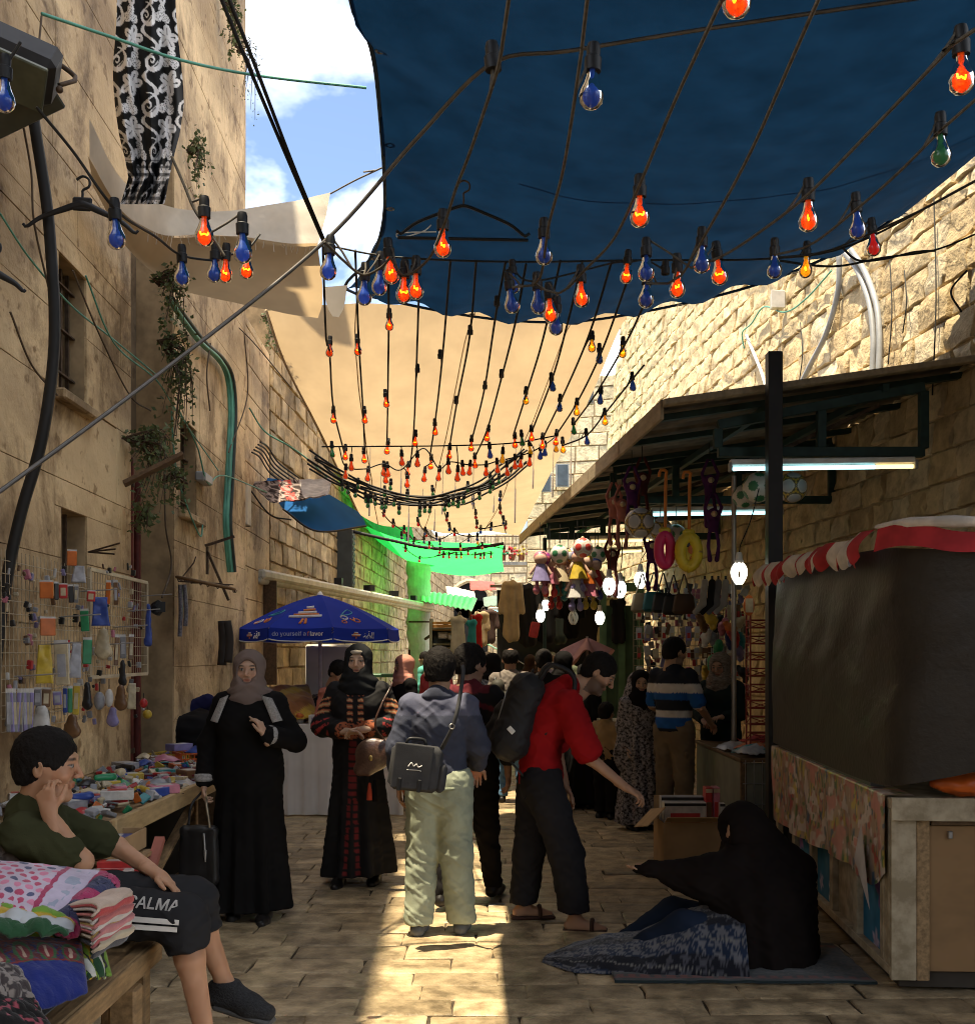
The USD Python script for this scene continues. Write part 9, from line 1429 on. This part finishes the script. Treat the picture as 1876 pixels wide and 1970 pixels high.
pp_ = sten('pink_parasol', 'half folded mauve parasol behind the red polo man', 'parasol', P(1130, 1240, 13.8)); th = np.linspace(0, 2 * np.pi, 49); g = A([[(rr * math.cos(a) * (1 + .12 * math.cos(8 * a)), rr * math.sin(a), .22 * (1 - rr / .3) * .4 - .16 * (rr / .3) + .10 * math.cos(4 * a + .5) * (rr / .3)) for a in th] for rr in np.linspace(.01, .30, 8)]); put('canopy', sheet(g, .004), mat('mauve_cloth', (.40, .22, .24), .7), pp_, True); put('pole', MB().tube([(0, 0, .1), (0, 0, -1.5)], .015, 6), STEEL, pp_, True)
wt_ = sten('white_awning', 'bright sunlit white awning slope above the crowd', 'awning', P(960, 1258, 26)); put('sheet', sheet(coons([P(920, 1232, 27), P(940, 1240, 27)], [P(990, 1268, 24), P(1010, 1280, 24)], [P(920, 1232, 27), P(990, 1268, 24)], [P(940, 1240, 27), P(1010, 1280, 24)], 8, 8) - P(960, 1258, 26), .02), WHITEP, wt_, True); put('post', MB().tube([P(990, 1270, 24) - P(960, 1258, 26), P(990, 1270, 24) * A([1, 1, 0]) - P(960, 1258, 26)], .03, 6), STEEL, wt_, True)
# small blue tarp and patterned banner
c = coons([P(508, 918, 14.5), P(600, 935, 14.2), P(690, 985, 15.0)], [P(545, 980, 13.6), P(610, 1022, 13.3), P(705, 1012, 14.2)], [P(508, 918, 14.5), P(525, 950, 14), P(545, 980, 13.6)], [P(690, 985, 15), P(700, 1000, 14.6), P(705, 1012, 14.2)], 30, 20); t = sten('small_blue_tarpaulin', 'small blue tarp slung from the left wall below the cable bundle', 'tarpaulin', c[15, 10].copy()); put('sheet', sheet(c - c[15, 10]), BLUE2, t, True); put('edge_rope', MB().tube(c[:, -1] - c[15, 10], .012, 5), BLACK, t, True)
def ban(U, V): c = np.where((damask(U * .5, V * .35, .14) > 0)[..., None], A([.34, .27, .24]), A([.035, .022, .02])); c[(U > .6)] = A([.55, .50, .46]); c[(np.abs(U - .42) < .08) & (meshkit.noise(np.stack([U * 30, V * 30, 0 * U], -1)) > .5)] = (.45, .06, .05); return c
clothsheet('patterned_banner', 'dark patterned banner with pale end hanging over the small blue tarp', 'banner', P(478, 925, 13.5), P(640, 920, 13.6), P(632, 952, 13.2), P(520, 968, 13.1), ban, -.08, 70, 40, .02, .006)
# distant rooftop things and balcony greenery
for k, (px, py, lab) in enumerate(((1014, 882, 'left satellite dish on the far white building'), (1032, 892, 'right satellite dish on the far white building'))): t = sten('satellite_dish', lab, 'satellite dish', P(px, py, 31)); put('dish', MB().lathe([(.001, .05), (.15, .03), (.25, 0), (.25, -.015), (.001, .03)], 16, R=rot((1, 0, 0), 1.1)), GREYP, t, 40); put('arm', MB().tube([(0, 0, 0), (0, .1, -.5)], .02, 5), STEEL, t, True)
for k, (x0, x1, y0, y1) in enumerate(((1040, 1058, 905, 945), (1072, 1092, 895, 935), (1128, 1140, 720, 775))): t = sten('far_window', ('left window of the far white building', 'right window of the far white building', 'grey shuttered window high at the end of the right wall')[k], 'window', P((x0 + x1) / 2, (y0 + y1) / 2, 32.2 if k < 2 else 24.6)); s = (32 if k < 2 else 24.6) / F; put('frame', MB().box((0, 0, 0), ((x1 - x0) * s * 1.3, .12, (y1 - y0) * s * 1.1)), GREYP, t, False); put('pane', MB().box((0, -.07, 0), ((x1 - x0) * s, .02, (y1 - y0) * s)), mat('far_glass', (.08, .10, .12), .2), t, False)
bl = sten('balcony', 'iron balcony with flower pots at the far end', 'balcony', P(985, 1080, 36)); put('slab', MB().box((0, 0, -.1), (2.2, .8, .1)), GREYP, bl, False); g = MB()
for x in np.arange(-1.1, 1.11, .11): g.tube([(x, -.4, -.05), (x, -.4, .75)], .008, 4)
put('railing', g.tube([(-1.1, -.4, .75), (1.1, -.4, .75)], .015, 4), RUST, bl, True, kind='stuff')
for k in range(7): t = sten('flower_plant', f'{("red", "pink", "green", "red", "yellow", "pink", "green")[k]} flowering pot plant on the far balcony, {ORD[k]} from left', 'plant', P(985, 1080, 36) + A([-.9 + .3 * k, -.3, .0])); put('pot', MB().lathe([(0, 0), (.08, 0), (.11, .18), (0, .17)], 9), mat('terracotta', (.30, .11, .05), .8), t, 40); fm = MB(); rr = np.random.RandomState(k); [fm.ball(A([0, 0, .3]) + rr.normal(0, .09, 3), .05, 0) for _ in range(14)]; put('blooms', fm, PM[('red', 'pink', 'green', 'red', 'yellow', 'pink', 'green')[k]], t, False, kind='stuff')
# litter on the paving
for k, (px, py) in enumerate(((470, 2130 - 600), (955, 1742), (898, 1722))): t = sten('litter', ('crumpled white paper near the left goods table', 'flat grey lid lying on the paving', 'torn paper scrap in the sunlit patch')[k], 'litter', G(px, py) + A([0, 0, .004])); put('scrap', sheet(coons([(-.05, -.03, 0), (.05, -.02, .006)], [(-.04, .03, .004), (.06, .04, 0)], [(-.05, -.03, 0), (-.04, .03, .004)], [(.05, -.02, .006), (.06, .04, 0)], 7, 6), .003), PM['white' if k != 1 else 'grey'], t, True)

for lab, a, b, c_, d_, col in (('pale far awning on the left side of the lane', (858, 1128, 40), (912, 1140, 40), (916, 1158, 36), (862, 1150, 36), (.5, .46, .38)), ('faded red far awning above the end of the lane', (905, 1118, 50), (950, 1120, 50), (955, 1136, 47), (905, 1136, 47), (.35, .06, .04)), ('grey green far awning near the dark shop', (930, 1150, 44), (975, 1146, 44), (980, 1162, 41), (932, 1168, 41), (.14, .20, .15))): clothsheet('far_awning', lab, 'awning', P(*a), P(*b), P(*c_), P(*d_), lambda U, V: np.zeros(U.shape + (3,)) + A(col), .1, 20, 12, .03, .02)
t = sten('far_doorway', 'dark arched doorway in the bright end wall', 'doorway', P(905, 1200, 54)); put('opening', MB().box((0, .1, -.2), (1.7, .3, 2.6)).lathe([(0, -.15), (.85, -.15), (.85, .15), (0, .15)], 20, (0, .1, 1.1), rot((1, 0, 0), np.pi / 2)), DARK, t, False); put('arch_stones', MB().tube(curve([(-.95, -.1, -1.4), (-.95, -.1, 1.1), (-.65, -.1, 1.75), (0, -.1, 2.05), (.65, -.1, 1.75), (.95, -.1, 1.1), (.95, -.1, -1.4)], 24), .12, 6), ROUGH[1], t, False)
